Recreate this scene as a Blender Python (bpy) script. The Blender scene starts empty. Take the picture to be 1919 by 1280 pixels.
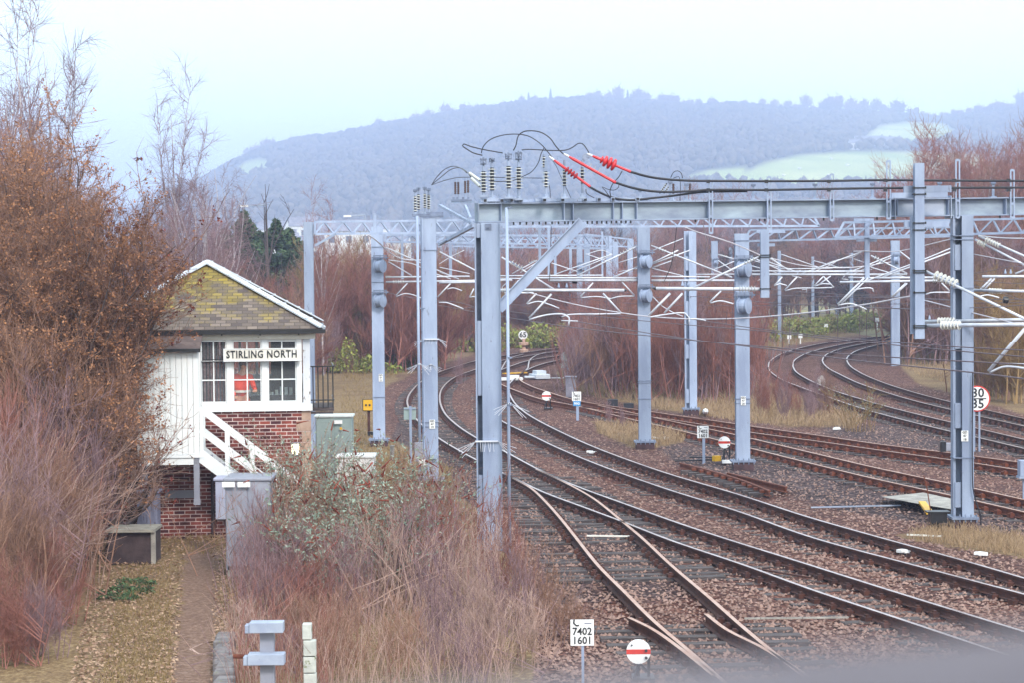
import bpy, math, random
import numpy as np
from mathutils import Vector, Matrix, Euler

# ---------------------------------------------------------------- camera, world, sun
scene = bpy.context.scene
C = scene.collection
F = 4000.0                      # focal length in pixels of a 1919 px wide picture
CAM_H = 5.8
PITCH = math.atan(135.0 / F)
ROLL = math.radians(0.5)
cam_data = bpy.data.cameras.new("camera")
cam = bpy.data.objects.new("camera", cam_data)
C.objects.link(cam)
cam_data.sensor_width = 36.0
cam_data.lens = 36.0 * F / 1919.0
cam_data.clip_start = 0.05
cam_data.clip_end = 20000.0
cam_rot = Matrix.Rotation(math.pi / 2 - PITCH, 3, 'X') @ Matrix.Rotation(-ROLL, 3, 'Z')
cam.matrix_world = Matrix.Translation((0, 0, CAM_H)) @ cam_rot.to_4x4()
cam_data.dof.use_dof = True
cam_data.dof.focus_distance = 62.0
cam_data.dof.aperture_fstop = 6.6
scene.camera = cam

world = bpy.data.worlds.new("World")
scene.world = world
world.use_nodes = True
wn = world.node_tree.nodes
wl = world.node_tree.links
wn.clear()
SUN_EL, SUN_AZ = math.radians(38), math.radians(158)
sky = wn.new('ShaderNodeTexSky')
sky.sky_type = 'NISHITA'
sky.sun_disc = False
sky.sun_elevation = SUN_EL
sky.sun_rotation = SUN_AZ
sky.air_density = 1.0
sky.dust_density = 4.0
bg1 = wn.new('ShaderNodeBackground'); bg1.inputs[1].default_value = 0.05
bg2 = wn.new('ShaderNodeBackground'); bg2.inputs[0].default_value = (0.80, 0.94, 0.95, 1); bg2.inputs[1].default_value = 1.24
wadd = wn.new('ShaderNodeAddShader')
wout = wn.new('ShaderNodeOutputWorld')
wl.new(sky.outputs[0], bg1.inputs[0])
wl.new(bg1.outputs[0], wadd.inputs[0]); wl.new(bg2.outputs[0], wadd.inputs[1])
wl.new(wadd.outputs[0], wout.inputs[0])

sun_data = bpy.data.lights.new("sun", 'SUN')
sun_data.energy = 2.1
sun_data.angle = math.radians(12)
sun_data.color = (1.0, 0.95, 0.88)
sun = bpy.data.objects.new("sun", sun_data)
C.objects.link(sun)
# the sun stands behind the viewer, a little to the right
sd = Vector((-math.sin(SUN_AZ) * math.cos(SUN_EL) * -1, math.cos(SUN_AZ) * math.cos(SUN_EL), math.sin(SUN_EL)))
sun.rotation_euler = sd.to_track_quat('Z', 'Y').to_euler()

scene.view_settings.view_transform = 'Standard'
scene.view_settings.look = 'None'
scene.view_settings.gamma = 1.0
scene.view_settings.exposure = 0.56
scene.render.engine = 'CYCLES'
scene.cycles.max_bounces = 6
scene.cycles.diffuse_bounces = 2
scene.cycles.glossy_bounces = 2
scene.cycles.transmission_bounces = 4
scene.cycles.volume_bounces = 3
scene.cycles.transparent_max_bounces = 12
scene.cycles.caustics_reflective = False
scene.cycles.caustics_refractive = False

rng = random.Random(7)

# ---------------------------------------------------------------- pixel helpers
def ray(px, py):
    d = cam_rot @ Vector(((px - 959.5) / F, (640.0 - py) / F, -1.0))
    return d
def P(px, py, D):
    d = ray(px, py)
    t = D / d.y
    return Vector((d.x * t, D, CAM_H + d.z * t))
def G(px, py, z=0.0):
    d = ray(px, py)
    t = (z - CAM_H) / d.z
    return Vector((d.x * t, d.y * t, z))
def DG(py, px=960, z=0.0):
    return G(px, py, z).y
def topix(x, y, z):
    v = cam_rot.transposed() @ Vector((x, y, z - CAM_H))
    return 959.5 + F * v.x / -v.z, 640.0 - F * v.y / -v.z
def srgb(r, g, b):
    def f(c):
        c /= 255.0
        return c / 12.92 if c <= 0.04045 else ((c + 0.055) / 1.055) ** 2.4
    k = 0.80
    return (f(r) * k, f(g) * k, f(b) * k, 1.0)

# ---------------------------------------------------------------- materials
MATS = {}
def nd(nt, typ, **kw):
    n = nt.nodes.new(typ)
    for k, v in kw.items():
        if k.startswith('i_'):
            key = k[2:]
            key = int(key) if key.isdigit() else key.replace('_', ' ')
            n.inputs[key].default_value = v
        else:
            setattr(n, k, v)
    return n
def newmat(name):
    m = bpy.data.materials.new(name)
    m.use_nodes = True
    nt = m.node_tree
    b = nt.nodes['Principled BSDF']
    MATS[name] = m
    return m, nt, b
def noisy(name, c1, c2, scale=8.0, rough=0.7, metal=0.0, detail=6, bump=0.0, bscale=None, c3=None, s3=60.0, f3=0.5, stretch=None, lo=0.35, hi=0.65, vary=0.0):
    """two-tone noise material with an optional third speckle colour and bump"""
    m, nt, b = newmat(name)
    tc = nd(nt, 'ShaderNodeTexCoord')
    mp = nd(nt, 'ShaderNodeMapping')
    if stretch: mp.inputs['Scale'].default_value = stretch
    nt.links.new(tc.outputs['Object'], mp.inputs[0])
    n = nd(nt, 'ShaderNodeTexNoise', i_Scale=scale, i_Detail=detail, i_Roughness=0.6)
    nt.links.new(mp.outputs[0], n.inputs['Vector'])
    r = nd(nt, 'ShaderNodeValToRGB')
    r.color_ramp.elements[0].position = lo; r.color_ramp.elements[0].color = c1
    r.color_ramp.elements[1].position = hi; r.color_ramp.elements[1].color = c2
    nt.links.new(n.outputs[0], r.inputs[0])
    col = r.outputs[0]
    if c3 is not None:
        n3 = nd(nt, 'ShaderNodeTexNoise', i_Scale=s3, i_Detail=4, i_Roughness=0.7)
        nt.links.new(mp.outputs[0], n3.inputs['Vector'])
        r3 = nd(nt, 'ShaderNodeValToRGB')
        r3.color_ramp.elements[0].position = f3; r3.color_ramp.elements[0].color = (0, 0, 0, 1)
        r3.color_ramp.elements[1].position = f3 + 0.08; r3.color_ramp.elements[1].color = (1, 1, 1, 1)
        nt.links.new(n3.outputs[0], r3.inputs[0])
        mx = nd(nt, 'ShaderNodeMix', data_type='RGBA')
        nt.links.new(r3.outputs[0], mx.inputs[0]); nt.links.new(col, mx.inputs[6]); mx.inputs[7].default_value = c3
        col = mx.outputs[2]
    if vary:
        oi = nd(nt, 'ShaderNodeObjectInfo'); hs = nd(nt, 'ShaderNodeHueSaturation'); ma = nd(nt, 'ShaderNodeMath', operation='MULTIPLY_ADD')
        ma.inputs[1].default_value = vary * 2; ma.inputs[2].default_value = 1 - vary; nt.links.new(oi.outputs['Random'], ma.inputs[0]); nt.links.new(ma.outputs[0], hs.inputs['Value'])
        nt.links.new(col, hs.inputs['Color']); col = hs.outputs[0]
    nt.links.new(col, b.inputs['Base Color'])
    b.inputs['Roughness'].default_value = rough
    b.inputs['Metallic'].default_value = metal
    if bump:
        nb = nd(nt, 'ShaderNodeTexNoise', i_Scale=bscale or scale * 6, i_Detail=5)
        nt.links.new(mp.outputs[0], nb.inputs['Vector'])
        bp = nd(nt, 'ShaderNodeBump', i_Strength=bump, i_Distance=0.02)
        nt.links.new(nb.outputs[0], bp.inputs['Height']); nt.links.new(bp.outputs[0], b.inputs['Normal'])
    return m
def inst_mat(name, c1, c2, rough=0.9, scale=3.0, trans=0.0):
    """vegetation: colour varies by object and inside it"""
    m, nt, b = newmat(name)
    oi = nd(nt, 'ShaderNodeObjectInfo')
    geo = nd(nt, 'ShaderNodeNewGeometry')
    tc = nd(nt, 'ShaderNodeTexCoord')
    n = nd(nt, 'ShaderNodeTexNoise', i_Scale=scale, i_Detail=3)
    nt.links.new(tc.outputs['Object'], n.inputs['Vector'])
    a1 = nd(nt, 'ShaderNodeMath', operation='MULTIPLY_ADD'); a1.inputs[1].default_value = 0.45; a1.inputs[2].default_value = -0.12
    nt.links.new(geo.outputs['Random Per Island'], a1.inputs[0])
    a2 = nd(nt, 'ShaderNodeMath', operation='MULTIPLY_ADD'); a2.inputs[1].default_value = 0.3
    nt.links.new(oi.outputs['Random'], a2.inputs[0]); nt.links.new(a1.outputs[0], a2.inputs[2])
    a3 = nd(nt, 'ShaderNodeMath', operation='MULTIPLY_ADD'); a3.inputs[1].default_value = 0.6
    nt.links.new(n.outputs[0], a3.inputs[0]); nt.links.new(a2.outputs[0], a3.inputs[2])
    r = nd(nt, 'ShaderNodeValToRGB')
    r.color_ramp.elements[0].position = 0.12; r.color_ramp.elements[0].color = c1
    r.color_ramp.elements[1].position = 0.85; r.color_ramp.elements[1].color = c2
    nt.links.new(a3.outputs[0], r.inputs[0])
    nt.links.new(r.outputs[0], b.inputs['Base Color'])
    b.inputs['Roughness'].default_value = rough
    b.inputs['Specular IOR Level'].default_value = 0.2
    return m

steel = noisy('galvanised_steel', srgb(144, 157, 186), srgb(172, 186, 212), 1.6, 0.5, 0.0, c3=srgb(118, 116, 130), s3=11, f3=0.64, stretch=(1.4, 1.4, 0.3), vary=0.16, bump=0.08, bscale=40)
steel2 = noisy('weathered_steel', srgb(150, 160, 186), srgb(182, 192, 210), 2.2, 0.6, 0.0, c3=srgb(120, 110, 110), s3=22, f3=0.66, bump=0.08)
beam_m = noisy('beam_steel', srgb(128, 138, 160), srgb(170, 186, 200), 1.6, 0.55, 0.0, c3=srgb(104, 100, 104), s3=14, f3=0.67, bump=0.06, stretch=(0.5, 1, 1.5))
steel_dark = noisy('shaded_bracket_steel', srgb(104, 114, 138), srgb(138, 150, 176), 5, 0.6)
white_tube = noisy('aluminium_tube', srgb(204, 208, 222), srgb(236, 238, 248), 3, 0.4, 0.1, vary=0.1)
ins_white = noisy('porcelain', srgb(216, 216, 210), srgb(242, 242, 238), 20, 0.2)
ins_brown = noisy('brown_porcelain', srgb(70, 48, 46), srgb(98, 70, 66), 20, 0.2)
ins_dark = noisy('dark_core', srgb(40, 42, 50), srgb(64, 66, 78), 20, 0.4)
black = noisy('black_rubber', srgb(20, 20, 26), srgb(44, 42, 54), 12, 0.45)
blackpaint = noisy('black_paint', srgb(18, 18, 22), srgb(36, 34, 40), 12, 0.35)
redm = noisy('red_sleeve', srgb(206, 30, 44), srgb(232, 58, 66), 10, 0.35)
redpaint = noisy('red_paint', srgb(206, 40, 30), srgb(224, 60, 44), 10, 0.5)
rust = noisy('rail_rust', srgb(64, 36, 32), srgb(98, 56, 44), 6, 0.85, c3=srgb(42, 26, 26), s3=30, f3=0.58, bump=0.2, bscale=60)
rust_bright = noisy('yard_rail_rust', srgb(98, 48, 32), srgb(132, 70, 44), 6, 0.85, c3=srgb(58, 32, 28), s3=30, f3=0.6, bump=0.2, bscale=60)
railtop = noisy('rail_running_surface', srgb(190, 168, 164), srgb(222, 204, 200), 3, 0.28, 0.55)
railtop_rust = noisy('worn_rail_top', srgb(196, 146, 120), srgb(214, 178, 160), 3, 0.4, 0.25)
timber = noisy('old_timber', srgb(46, 40, 42), srgb(110, 98, 98), 5, 0.9, stretch=(0.6, 6, 6), bump=0.4, bscale=30, c3=srgb(40, 32, 34), s3=18, f3=0.58)
concrete = noisy('concrete', srgb(136, 130, 126), srgb(186, 180, 172), 4, 0.9, c3=srgb(92, 86, 80), s3=16, f3=0.6, bump=0.3)
darkconc = noisy('damp_concrete', srgb(58, 44, 48), srgb(88, 72, 74), 3, 0.9, c3=srgb(120, 110, 104), s3=40, f3=0.66, bump=0.3)
foundm = noisy('rusty_foundation', srgb(54, 36, 42), srgb(92, 66, 70), 5, 0.85, c3=srgb(120, 90, 84), s3=20, f3=0.62, bump=0.3)
whitepaint = noisy('white_paint', srgb(244, 250, 255), srgb(255, 255, 255), 3, 0.6, c3=srgb(220, 222, 226), s3=9, f3=0.66)
creampaint = noisy('cream_paint', srgb(236, 230, 218), srgb(254, 252, 246), 3, 0.6, c3=srgb(176, 160, 140), s3=12, f3=0.62)
signwhite = noisy('sign_white', srgb(250, 250, 252), srgb(255, 255, 255), 3, 0.5, c3=srgb(206, 204, 202), s3=20, f3=0.66)
signblue = noisy('sign_blue', srgb(52, 146, 214), srgb(66, 158, 222), 3, 0.5)
signyellow = noisy('sign_yellow', srgb(236, 178, 28), srgb(246, 192, 40), 5, 0.5)
lettering_m = noisy('letter_black', srgb(20, 20, 24), srgb(30, 30, 34), 5, 0.6)
cabgrey = noisy('cabinet_grey', srgb(140, 142, 158), srgb(162, 164, 178), 2, 0.6, c3=srgb(112, 108, 116), s3=12, f3=0.67)
cabgreen = noisy('cabinet_green_grey', srgb(140, 158, 158), srgb(162, 178, 176), 2, 0.6, c3=srgb(120, 130, 130), s3=12, f3=0.67)
orange_m = noisy('orange_cloth', srgb(246, 44, 8), srgb(255, 74, 18), 12, 0.8)
skinm = noisy('skin', srgb(206, 150, 124), srgb(220, 166, 140), 12, 0.6)
hairm = noisy('grey_hair', srgb(70, 66, 70), srgb(130, 124, 128), 60, 0.7)
trouser_m = noisy('dark_cloth', srgb(30, 34, 50), srgb(48, 50, 66), 12, 0.9)

# ---------------------------------------------------------------- mesh builder
class MB:
    def __init__(s):
        s.v = []; s.f = []; s.m = []
    def poly(s, pts, faces, mi=0):
        o = len(s.v)
        s.v.extend([Vector(p) for p in pts])
        for f in faces:
            s.f.append([i + o for i in f]); s.m.append(mi)
        return s
    def box(s, c, d, rz=0.0, mi=0, R=None):
        c = Vector(c); x, y, z = d[0] / 2, d[1] / 2, d[2] / 2
        M = R if R is not None else Matrix.Rotation(rz, 3, 'Z')
        pts = [c + M @ Vector((a * x, b * y, e * z)) for a in (-1, 1) for b in (-1, 1) for e in (-1, 1)]
        return s.poly(pts, [(0, 1, 3, 2), (4, 6, 7, 5), (0, 4, 5, 1), (2, 3, 7, 6), (0, 2, 6, 4), (1, 5, 7, 3)], mi)
    def bar(s, p0, p1, w, h, mi=0, up=(0, 0, 1)):
        """rectangular bar from p0 to p1: w across, h along 'up'"""
        p0 = Vector(p0); p1 = Vector(p1); d = (p1 - p0)
        L = d.length
        if L < 1e-6: return s
        d.normalize(); u = Vector(up)
        if abs(d.dot(u)) > 0.98: u = Vector((0, 1, 0))
        sx = d.cross(u).normalized(); u = sx.cross(d).normalized()
        M = Matrix((sx, d, u)).transposed()
        return s.box((p0 + p1) / 2, (w, L, h), mi=mi, R=M)
    def tube(s, pts, r, n=6, mi=0, cap=True, r1=None):
        pts = [Vector(p) for p in pts]
        o = len(s.v); k = len(pts)
        prev = None
        for i, p in enumerate(pts):
            if i == 0: d = pts[1] - p
            elif i == k - 1: d = p - pts[i - 1]
            else: d = pts[i + 1] - pts[i - 1]
            d = d.normalized() if d.length > 1e-9 else Vector((0, 0, 1))
            if prev is None:
                a = Vector((0, 0, 1)) if abs(d.z) < 0.9 else Vector((1, 0, 0))
                u = d.cross(a).normalized()
            else:
                u = (prev - d * prev.dot(d)).normalized()
            prev = u
            w = d.cross(u)
            rr = r if r1 is None else r + (r1 - r) * i / (k - 1)
            for j in range(n):
                t = 2 * math.pi * j / n
                s.v.append(p + (u * math.cos(t) + w * math.sin(t)) * rr)
        for i in range(k - 1):
            for j in range(n):
                a = o + i * n + j; b = o + i * n + (j + 1) % n
                s.f.append([a, b, b + n, a + n]); s.m.append(mi)
        if cap:
            s.f.append([o + j for j in range(n)][::-1]); s.m.append(mi)
            s.f.append([o + (k - 1) * n + j for j in range(n)]); s.m.append(mi)
        return s
    def lathe(s, p0, p1, prof, n=10, mi=0):
        """prof: list of (t along p0..p1 , radius)"""
        p0 = Vector(p0); p1 = Vector(p1); d = p1 - p0
        L = d.length; d.normalize()
        a = Vector((0, 0, 1)) if abs(d.z) < 0.9 else Vector((1, 0, 0))
        u = d.cross(a).normalized(); w = d.cross(u)
        o = len(s.v)
        for (t, r) in prof:
            c = p0 + d * L * t
            for j in range(n):
                q = 2 * math.pi * j / n
                s.v.append(c + (u * math.cos(q) + w * math.sin(q)) * r)
        for i in range(len(prof) - 1):
            for j in range(n):
                a_ = o + i * n + j; b_ = o + i * n + (j + 1) % n
                s.f.append([a_, b_, b_ + n, a_ + n]); s.m.append(mi)
        s.f.append([o + j for j in range(n)][::-1]); s.m.append(mi)
        s.f.append([o + (len(prof) - 1) * n + j for j in range(n)]); s.m.append(mi)
        return s
    def disc(s, c, r, t, n=24, mi=0, nrm=(0, -1, 0)):
        c = Vector(c); d = Vector(nrm).normalized()
        return s.lathe(c - d * t / 2, c + d * t / 2, [(0, r), (1, r)], n, mi)
    def build(s, name, mats, parent=None, origin=None, smooth=False, bevel=0.0):
        if not isinstance(mats, (list, tuple)): mats = [mats]
        if parent is not None:
            q = parent; off = Vector((0, 0, 0))
            while q is not None:
                off += q.location; q = q.parent
        else:
            off = Vector(origin) if origin is not None else base_of(s.v)
        me = bpy.data.meshes.new(name)
        me.from_pydata([tuple(p - off) for p in s.v], [], s.f)
        for m in mats: me.materials.append(m)
        me.polygons.foreach_set('material_index', s.m)
        if smooth: me.polygons.foreach_set('use_smooth', [True] * len(s.f))
        me.update()
        o = bpy.data.objects.new(name, me)
        C.objects.link(o)
        if parent is not None: o.parent = parent
        else: o.location = off
        if bevel:
            b = o.modifiers.new('bevel', 'BEVEL'); b.width = bevel; b.segments = 1; b.limit_method = 'ANGLE'
        return o
def base_of(vs):
    n = len(vs)
    zs = min(p.z for p in vs)
    return Vector((sum(p.x for p in vs) / n, sum(p.y for p in vs) / n, zs))
def tag(o, label, cat=None, group=None, kind=None):
    if label: o['label'] = label
    if cat: o['category'] = cat
    if group: o['group'] = group
    if kind: o['kind'] = kind
    return o
def thing(name, loc, label, cat, group=None):
    o = bpy.data.objects.new(name, None)
    C.objects.link(o); o.location = Vector(loc); o.empty_display_size = 0.2
    return tag(o, label, cat, group)
def text(body, center, size, mat, parent, rz=0.0, ext=0.004, sx=1.0, name='lettering', spacing=1.0):
    cu = bpy.data.curves.new(name, 'FONT')
    cu.body = body; cu.size = size; cu.align_x = 'CENTER'; cu.align_y = 'CENTER'
    cu.extrude = ext; cu.space_character = spacing; cu.resolution_u = 2
    cu.offset = size * 0.02
    cu.materials.append(mat)
    tmp = bpy.data.objects.new(name, cu); C.objects.link(tmp)
    me = bpy.data.meshes.new_from_object(tmp)
    bpy.data.objects.remove(tmp)
    o = bpy.data.objects.new(name, me); C.objects.link(o)
    q = parent; off = Vector((0, 0, 0))
    while q is not None:
        off += q.location; q = q.parent
    o.parent = parent
    o.location = Vector(center) - off
    o.rotation_euler = (math.pi / 2, 0, rz)
    o.scale = (sx, 1, 1)
    return o
def catmull(pts, step=6.0):
    """dense curve through control points"""
    pts = [np.array(p, float) for p in pts]
    ext = [2 * pts[0] - pts[1]] + pts + [2 * pts[-1] - pts[-2]]
    out = []
    for i in range(1, len(ext) - 2):
        p0, p1, p2, p3 = ext[i - 1:i + 3]
        # centripetal parametrisation keeps uneven spacing from looping
        t0 = 0; t1 = t0 + max(1e-4, np.linalg.norm(p1 - p0)) ** .5
        t2 = t1 + max(1e-4, np.linalg.norm(p2 - p1)) ** .5; t3 = t2 + max(1e-4, np.linalg.norm(p3 - p2)) ** .5
        k = max(1, int(np.linalg.norm(p2 - p1) / step))
        for j in range(k):
            t = t1 + (t2 - t1) * j / k
            A1 = (t1 - t) / (t1 - t0) * p0 + (t - t0) / (t1 - t0) * p1
            A2 = (t2 - t) / (t2 - t1) * p1 + (t - t1) / (t2 - t1) * p2
            A3 = (t3 - t) / (t3 - t2) * p2 + (t - t2) / (t3 - t2) * p3
            B1 = (t2 - t) / (t2 - t0) * A1 + (t - t0) / (t2 - t0) * A2
            B2 = (t3 - t) / (t3 - t1) * A2 + (t - t1) / (t3 - t1) * A3
            out.append((t2 - t) / (t2 - t1) * B1 + (t - t1) / (t2 - t1) * B2)
    out.append(pts[-1])
    return out
# ---------------------------------------------------------------- tracks: rail traces (photo pixels, rail head height)
RZ = 0.19
RAILS = {
 'L1': [(1100,646),(1077,649),(983,661),(935,668.5),(888,677.6),(821,699),(790.5,715),(768,738),(763,752),(768,770),(784,790),(821,820.8),(869.7,850),(889,860.4),(935,883.8),(962.5,896.7),(1017.5,922.5),(1100,953.4),(1168.8,979),(1258,1013.6),(1395.6,1060),(1519,1104.7),(1700,1165),(1919,1238),(2050,1280)],
 'L2': [(1080,655),(1054.6,658),(1001.8,665.4),(934.7,677.6),(888,693.8),(857.5,705),(841,715),(827,731.4),(824,749.7),(833,774),(855.5,796.4),(889,818.8),(936.8,842),(1017.5,884.7),(1072.5,908.8),(1175.6,946.6),(1301,991),(1519,1060),(1700,1117),(1919,1184),(2050,1224)],
 'M1': [(1080,662),(1050.5,666.4),(989.6,676.6),(963,684.7),(934.7,696),(920,706),(907,722),(904,744),(914,767),(936.8,787),(963,801),(1003.8,820),(1041,838),(1120,871),(1240,914),(1386,960),(1519,1007),(1710,1059),(1919,1114),(2050,1149)],
 'M2': [(1085,668),(1052.6,674.5),(1016,682.7),(983.5,696),(961,713),(952,724),(954,736),(963,753.8),(979.4,770),(1003.8,786),(1064.8,816.8),(1120,841),(1240,884.4),(1386,928),(1519,971),(1830,1058),(1919,1084),(2050,1122)],
 'N1': [(915,711),(934.7,719),(963,731),(1014.7,748.7),(1072.5,759.7),(1132,773.7),(1198,790),(1260,804),(1379,833.7),(1540,874),(1640,898),(1787,930),(1823,938),(1919,960),(2050,990)],
 'N2': [(983.5,696),(972,704),(973,711),(993.6,723.3),(1030,736),(1071,748.7),(1116,757.5),(1198,769),(1260,778),(1379,795),(1405,799),(1540,817.4),(1640,832),(1787.6,850.4),(1919,868),(2050,886)],
 'S2': [(1120,760),(1143,765),(1198,777),(1240,786),(1379,815.5),(1405,821.6),(1540,853.5),(1640,877),(1787,908),(1823,915.5),(1919,937),(2050,966)],
 'R1': [(1085,763),(1132,771),(1198,779.5),(1240,784.5),(1379,806),(1405,810.5),(1540,828.5),(1640,843),(1787,863),(1823,868),(1919,883),(2050,903)],
 'K1': [(945,888),(963,897.5),(997,917),(1024.4,943),(1051.9,974),(1079.4,1008.5),(1120.6,1060),(1172,1111.6),(1223.8,1163),(1292.5,1221.6),(1350,1272),(1420,1335)],
 'K2': [(1005,880),(1034,893),(1072.5,912),(1113.8,936),(1168.8,980),(1206.6,1011.9),(1258,1060),(1327,1118.4),(1395.6,1178.6),(1464.4,1235),(1520,1278),(1600,1335)],
 'Y1': [(1760,620),(1700,625),(1667,628),(1610.5,633.5),(1535,645),(1485,656.5),(1456,667.8),(1441,681),(1442,694),(1462,710),(1500,726),(1549,743.5),(1593,759),(1642.5,774),(1709.5,791.6),(1781,809),(1826,819),(1919,841),(2050,872)],
 'Y2': [(1760,625),(1700,629.5),(1667,632.5),(1610.5,640),(1535,655.5),(1502,667),(1486,680),(1489,694),(1511.5,710),(1546.4,726),(1575.6,737),(1622,751),(1651.3,759.5),(1709.5,774.5),(1781,791.6),(1837.7,804.7),(1919,824),(2050,855)],
 'Y3': [(1760,630),(1700,634),(1667,637.3),(1610.5,646),(1569.7,656),(1547,666.3),(1541,676.5),(1549,688),(1575.6,703),(1607.6,718),(1651,733),(1709.5,750.5),(1781,768),(1837.7,781),(1919,799),(2050,828)],
 'Y4': [(1760,635),(1700,639),(1667,643),(1631,650),(1600,660.5),(1587,672),(1591,683.8),(1610.5,698),(1651,716),(1709.5,735),(1781,753.7),(1837.7,766.5),(1919,785),(2050,814)],
 'X1': [(936,696),(941,690),(947,679),(952,673.5),(963,669),(983,663.5)],
 'X2': [(983.5,696.5),(989.6,690),(991.6,677),(1003.8,667),(1024,660.5)],
 'C1': [(1179,1158),(1223.8,1180),(1275,1216),(1340,1268)],
 'C2': [(1323,1151),(1361,1180),(1430,1214.7),(1490,1252),(1540,1285)],
 'Z1': [(1274.4,868),(1330,882),(1390,900),(1444.6,921)],
 'Z2': [(1364,886.5),(1420,900),(1480.7,914.5)],
}
RW = {}
for k, pts in RAILS.items():
    RW[k] = [G(p[0], p[1], RZ) for p in catmull(pts, 5.0)]
def even(pts, step):
    """resample a 3-D polyline evenly, thinning near-duplicate points"""
    out = [pts[0]]; acc = 0.0
    for a, b in zip(pts[:-1], pts[1:]):
        L = (b - a).length
        while acc + L >= step:
            t = (step - acc) / L
            a = a + (b - a) * t; L = (b - a).length; acc = 0.0
            out.append(a.copy())
        acc += L
    return out

def rail_mesh(pts, mats=None, h=0.16):
    """flat-bottomed rail section swept along the points (points at head top)"""
    prof = [(-0.036, 0), (0.036, 0), (0.036, -0.04), (0.011, -0.055), (0.011, -h + 0.025), (0.07, -h + 0.008), (0.07, -h), (-0.07, -h), (-0.07, -h + 0.008), (-0.011, -h + 0.025), (-0.011, -0.055), (-0.036, -0.04)]
    b = MB(); n = len(prof)
    for i, p in enumerate(pts):
        a = pts[max(0, i - 1)]; c = pts[min(len(pts) - 1, i + 1)]
        d = (c - a); d.z = 0; d.normalize(); s = Vector((d.y, -d.x, 0))
        for (u, w) in prof: b.v.append(p + s * u + Vector((0, 0, w)))
    for i in range(len(pts) - 1):
        for j in range(n):
            q = i * n + j; r = i * n + (j + 1) % n
            b.f.append([q, r, r + n, q + n]); b.m.append(1 if j == 0 else 0)
    b.f.append(list(range(n))); b.m.append(0)
    b.f.append([(len(pts) - 1) * n + j for j in range(n)][::-1]); b.m.append(0)
    return b

def track(ra, rb, label, mats, sl_len=2.5, spacing=0.65, smat=None, zs=0.03, group=None, skip=None, extra=(), chair=True, cat='railway track', maxd=115.0, lo=None, hi=None, jitter=0.02):
    A = even(RW[ra], 0.8); 
    th = thing('railway_track', Vector((A[len(A) // 2].x, A[len(A) // 2].y, 0)), label, cat, group)
    for k in (ra, rb) + tuple(extra):
        rail_mesh(even(RW[k], 0.5)).build('rail', mats, th)
    Bp = even(RW[rb], 0.15)
    bx = np.array([[p.x, p.y] for p in Bp])
    cand = []
    for i, p in enumerate(even(RW[ra], spacing)):
        d2 = ((bx - np.array([p.x, p.y])) ** 2).sum(1); j = int(d2.argmin())
        if j in (0, len(Bp) - 1): continue
        q = Bp[j]; g = (q - p).length
        if g < 0.7 or g > 3.2: continue
        c = (p + q) / 2
        if c.y > maxd or (skip and skip(c)): continue
        u = topix(c.x, c.y, 0)
        if u[0] < -60 or u[0] > 1985 or u[1] > 1330: continue
        cand.append((c.y, c, (q - p).normalized(), g))
    cand.sort(key=lambda t: t[0])
    rr = random.Random(hash(ra) % 1000 if False else len(cand))
    rest = MB()
    for n_, (_, c, d, g) in enumerate(cand):
        b = MB() if n_ < 100 else rest
        cc = Vector((c.x, c.y, zs - 0.06 + rr.uniform(-jitter, jitter * 0.5)))
        ang = math.atan2(d.y, d.x) + rr.uniform(-0.01, 0.01)
        ln = sl_len + (g - 1.435) + rr.uniform(-0.05, 0.05)
        b.box(cc, (ln, 0.25, 0.12), ang, 0)
        if chair:
            for s in (-1, 1):
                for o in (-0.1, 0.1):
                    q = c + d * (s * g / 2 + o)
                    b.box((q.x, q.y, zs + 0.035), (0.13, 0.17, 0.09), ang, 1)
                    b.box((q.x, q.y, zs + 0.085), (0.06, 0.09, 0.05), ang, 1)
        if n_ < 100: b.build('sleeper', [smat or timber, mats[0]], th)
    if rest.f:
        tag(rest.build('sleeper', [smat or timber, mats[0]], th), None, kind='stuff')
    return th

mr = [rust, railtop]; yr = [rust_bright, railtop_rust]
track('L1', 'L2', 'main line nearest the signal box, curving left behind the gantry column', mr, smat=timber, zs=0.005)
track('M1', 'M2', 'second main line, between the nearest line and the junction points', mr, smat=timber, zs=-0.005, maxd=100)
track('N1', 'S2', 'rusty branch line diverging right in front of the white disc signal', yr, smat=timber, zs=0.025, extra=())
track('R1', 'N2', 'rusty branch line running right below the dry grass strip', yr, smat=timber, zs=0.02)
kt = track('K1', 'K2', 'siding branching off towards the bottom of the picture over dark timbers', [rust, railtop_rust], smat=timber, sl_len=3.3, spacing=0.62, zs=0.025,
      extra=('C1', 'C2'), skip=lambda c: 34.9 < c.y < 38.9 or 43.5 < c.y < 45.0, jitter=0.04)
track('Y1', 'Y2', 'far curved yard line on the outside of the right-hand bend', mr, smat=timber, zs=0.02, maxd=90, group='curved yard lines on the right')
track('Y3', 'Y4', 'far curved yard line on the inside of the right-hand bend', mr, smat=timber, zs=0.02, maxd=90, group='curved yard lines on the right')
xo = thing('crossover_rail', G(955, 690, 0), 'short curved crossover rails joining the bending main lines far off', 'rails')
for k in ('X1', 'X2'): rail_mesh(even(RW[k], 0.5)).build('rail', mr, xo)
# cut-off lengths of old track lying beside the disc signal
st = thing('cut_track_panel', G(1375, 900, 0), 'short cut length of rusty old track lying in the ballast', 'track panel')
for k in ('Z1', 'Z2'): rail_mesh(even(RW[k], 0.4), h=0.15).build('rail', [rust_bright, rust_bright], st)
for i, p in enumerate(even(RW['Z1'], 0.62)[2:-1]):
    b = MB(); b.box((p.x - 0.1, p.y - 0.12, 0.03), (0.62, 0.22, 0.12), 0.1, 0); b.box((p.x - 0.05, p.y - 0.13, 0.11), (0.14, 0.16, 0.1), 0.1, 1)
    b.build('sleeper', [timber, rust_bright], st)

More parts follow.
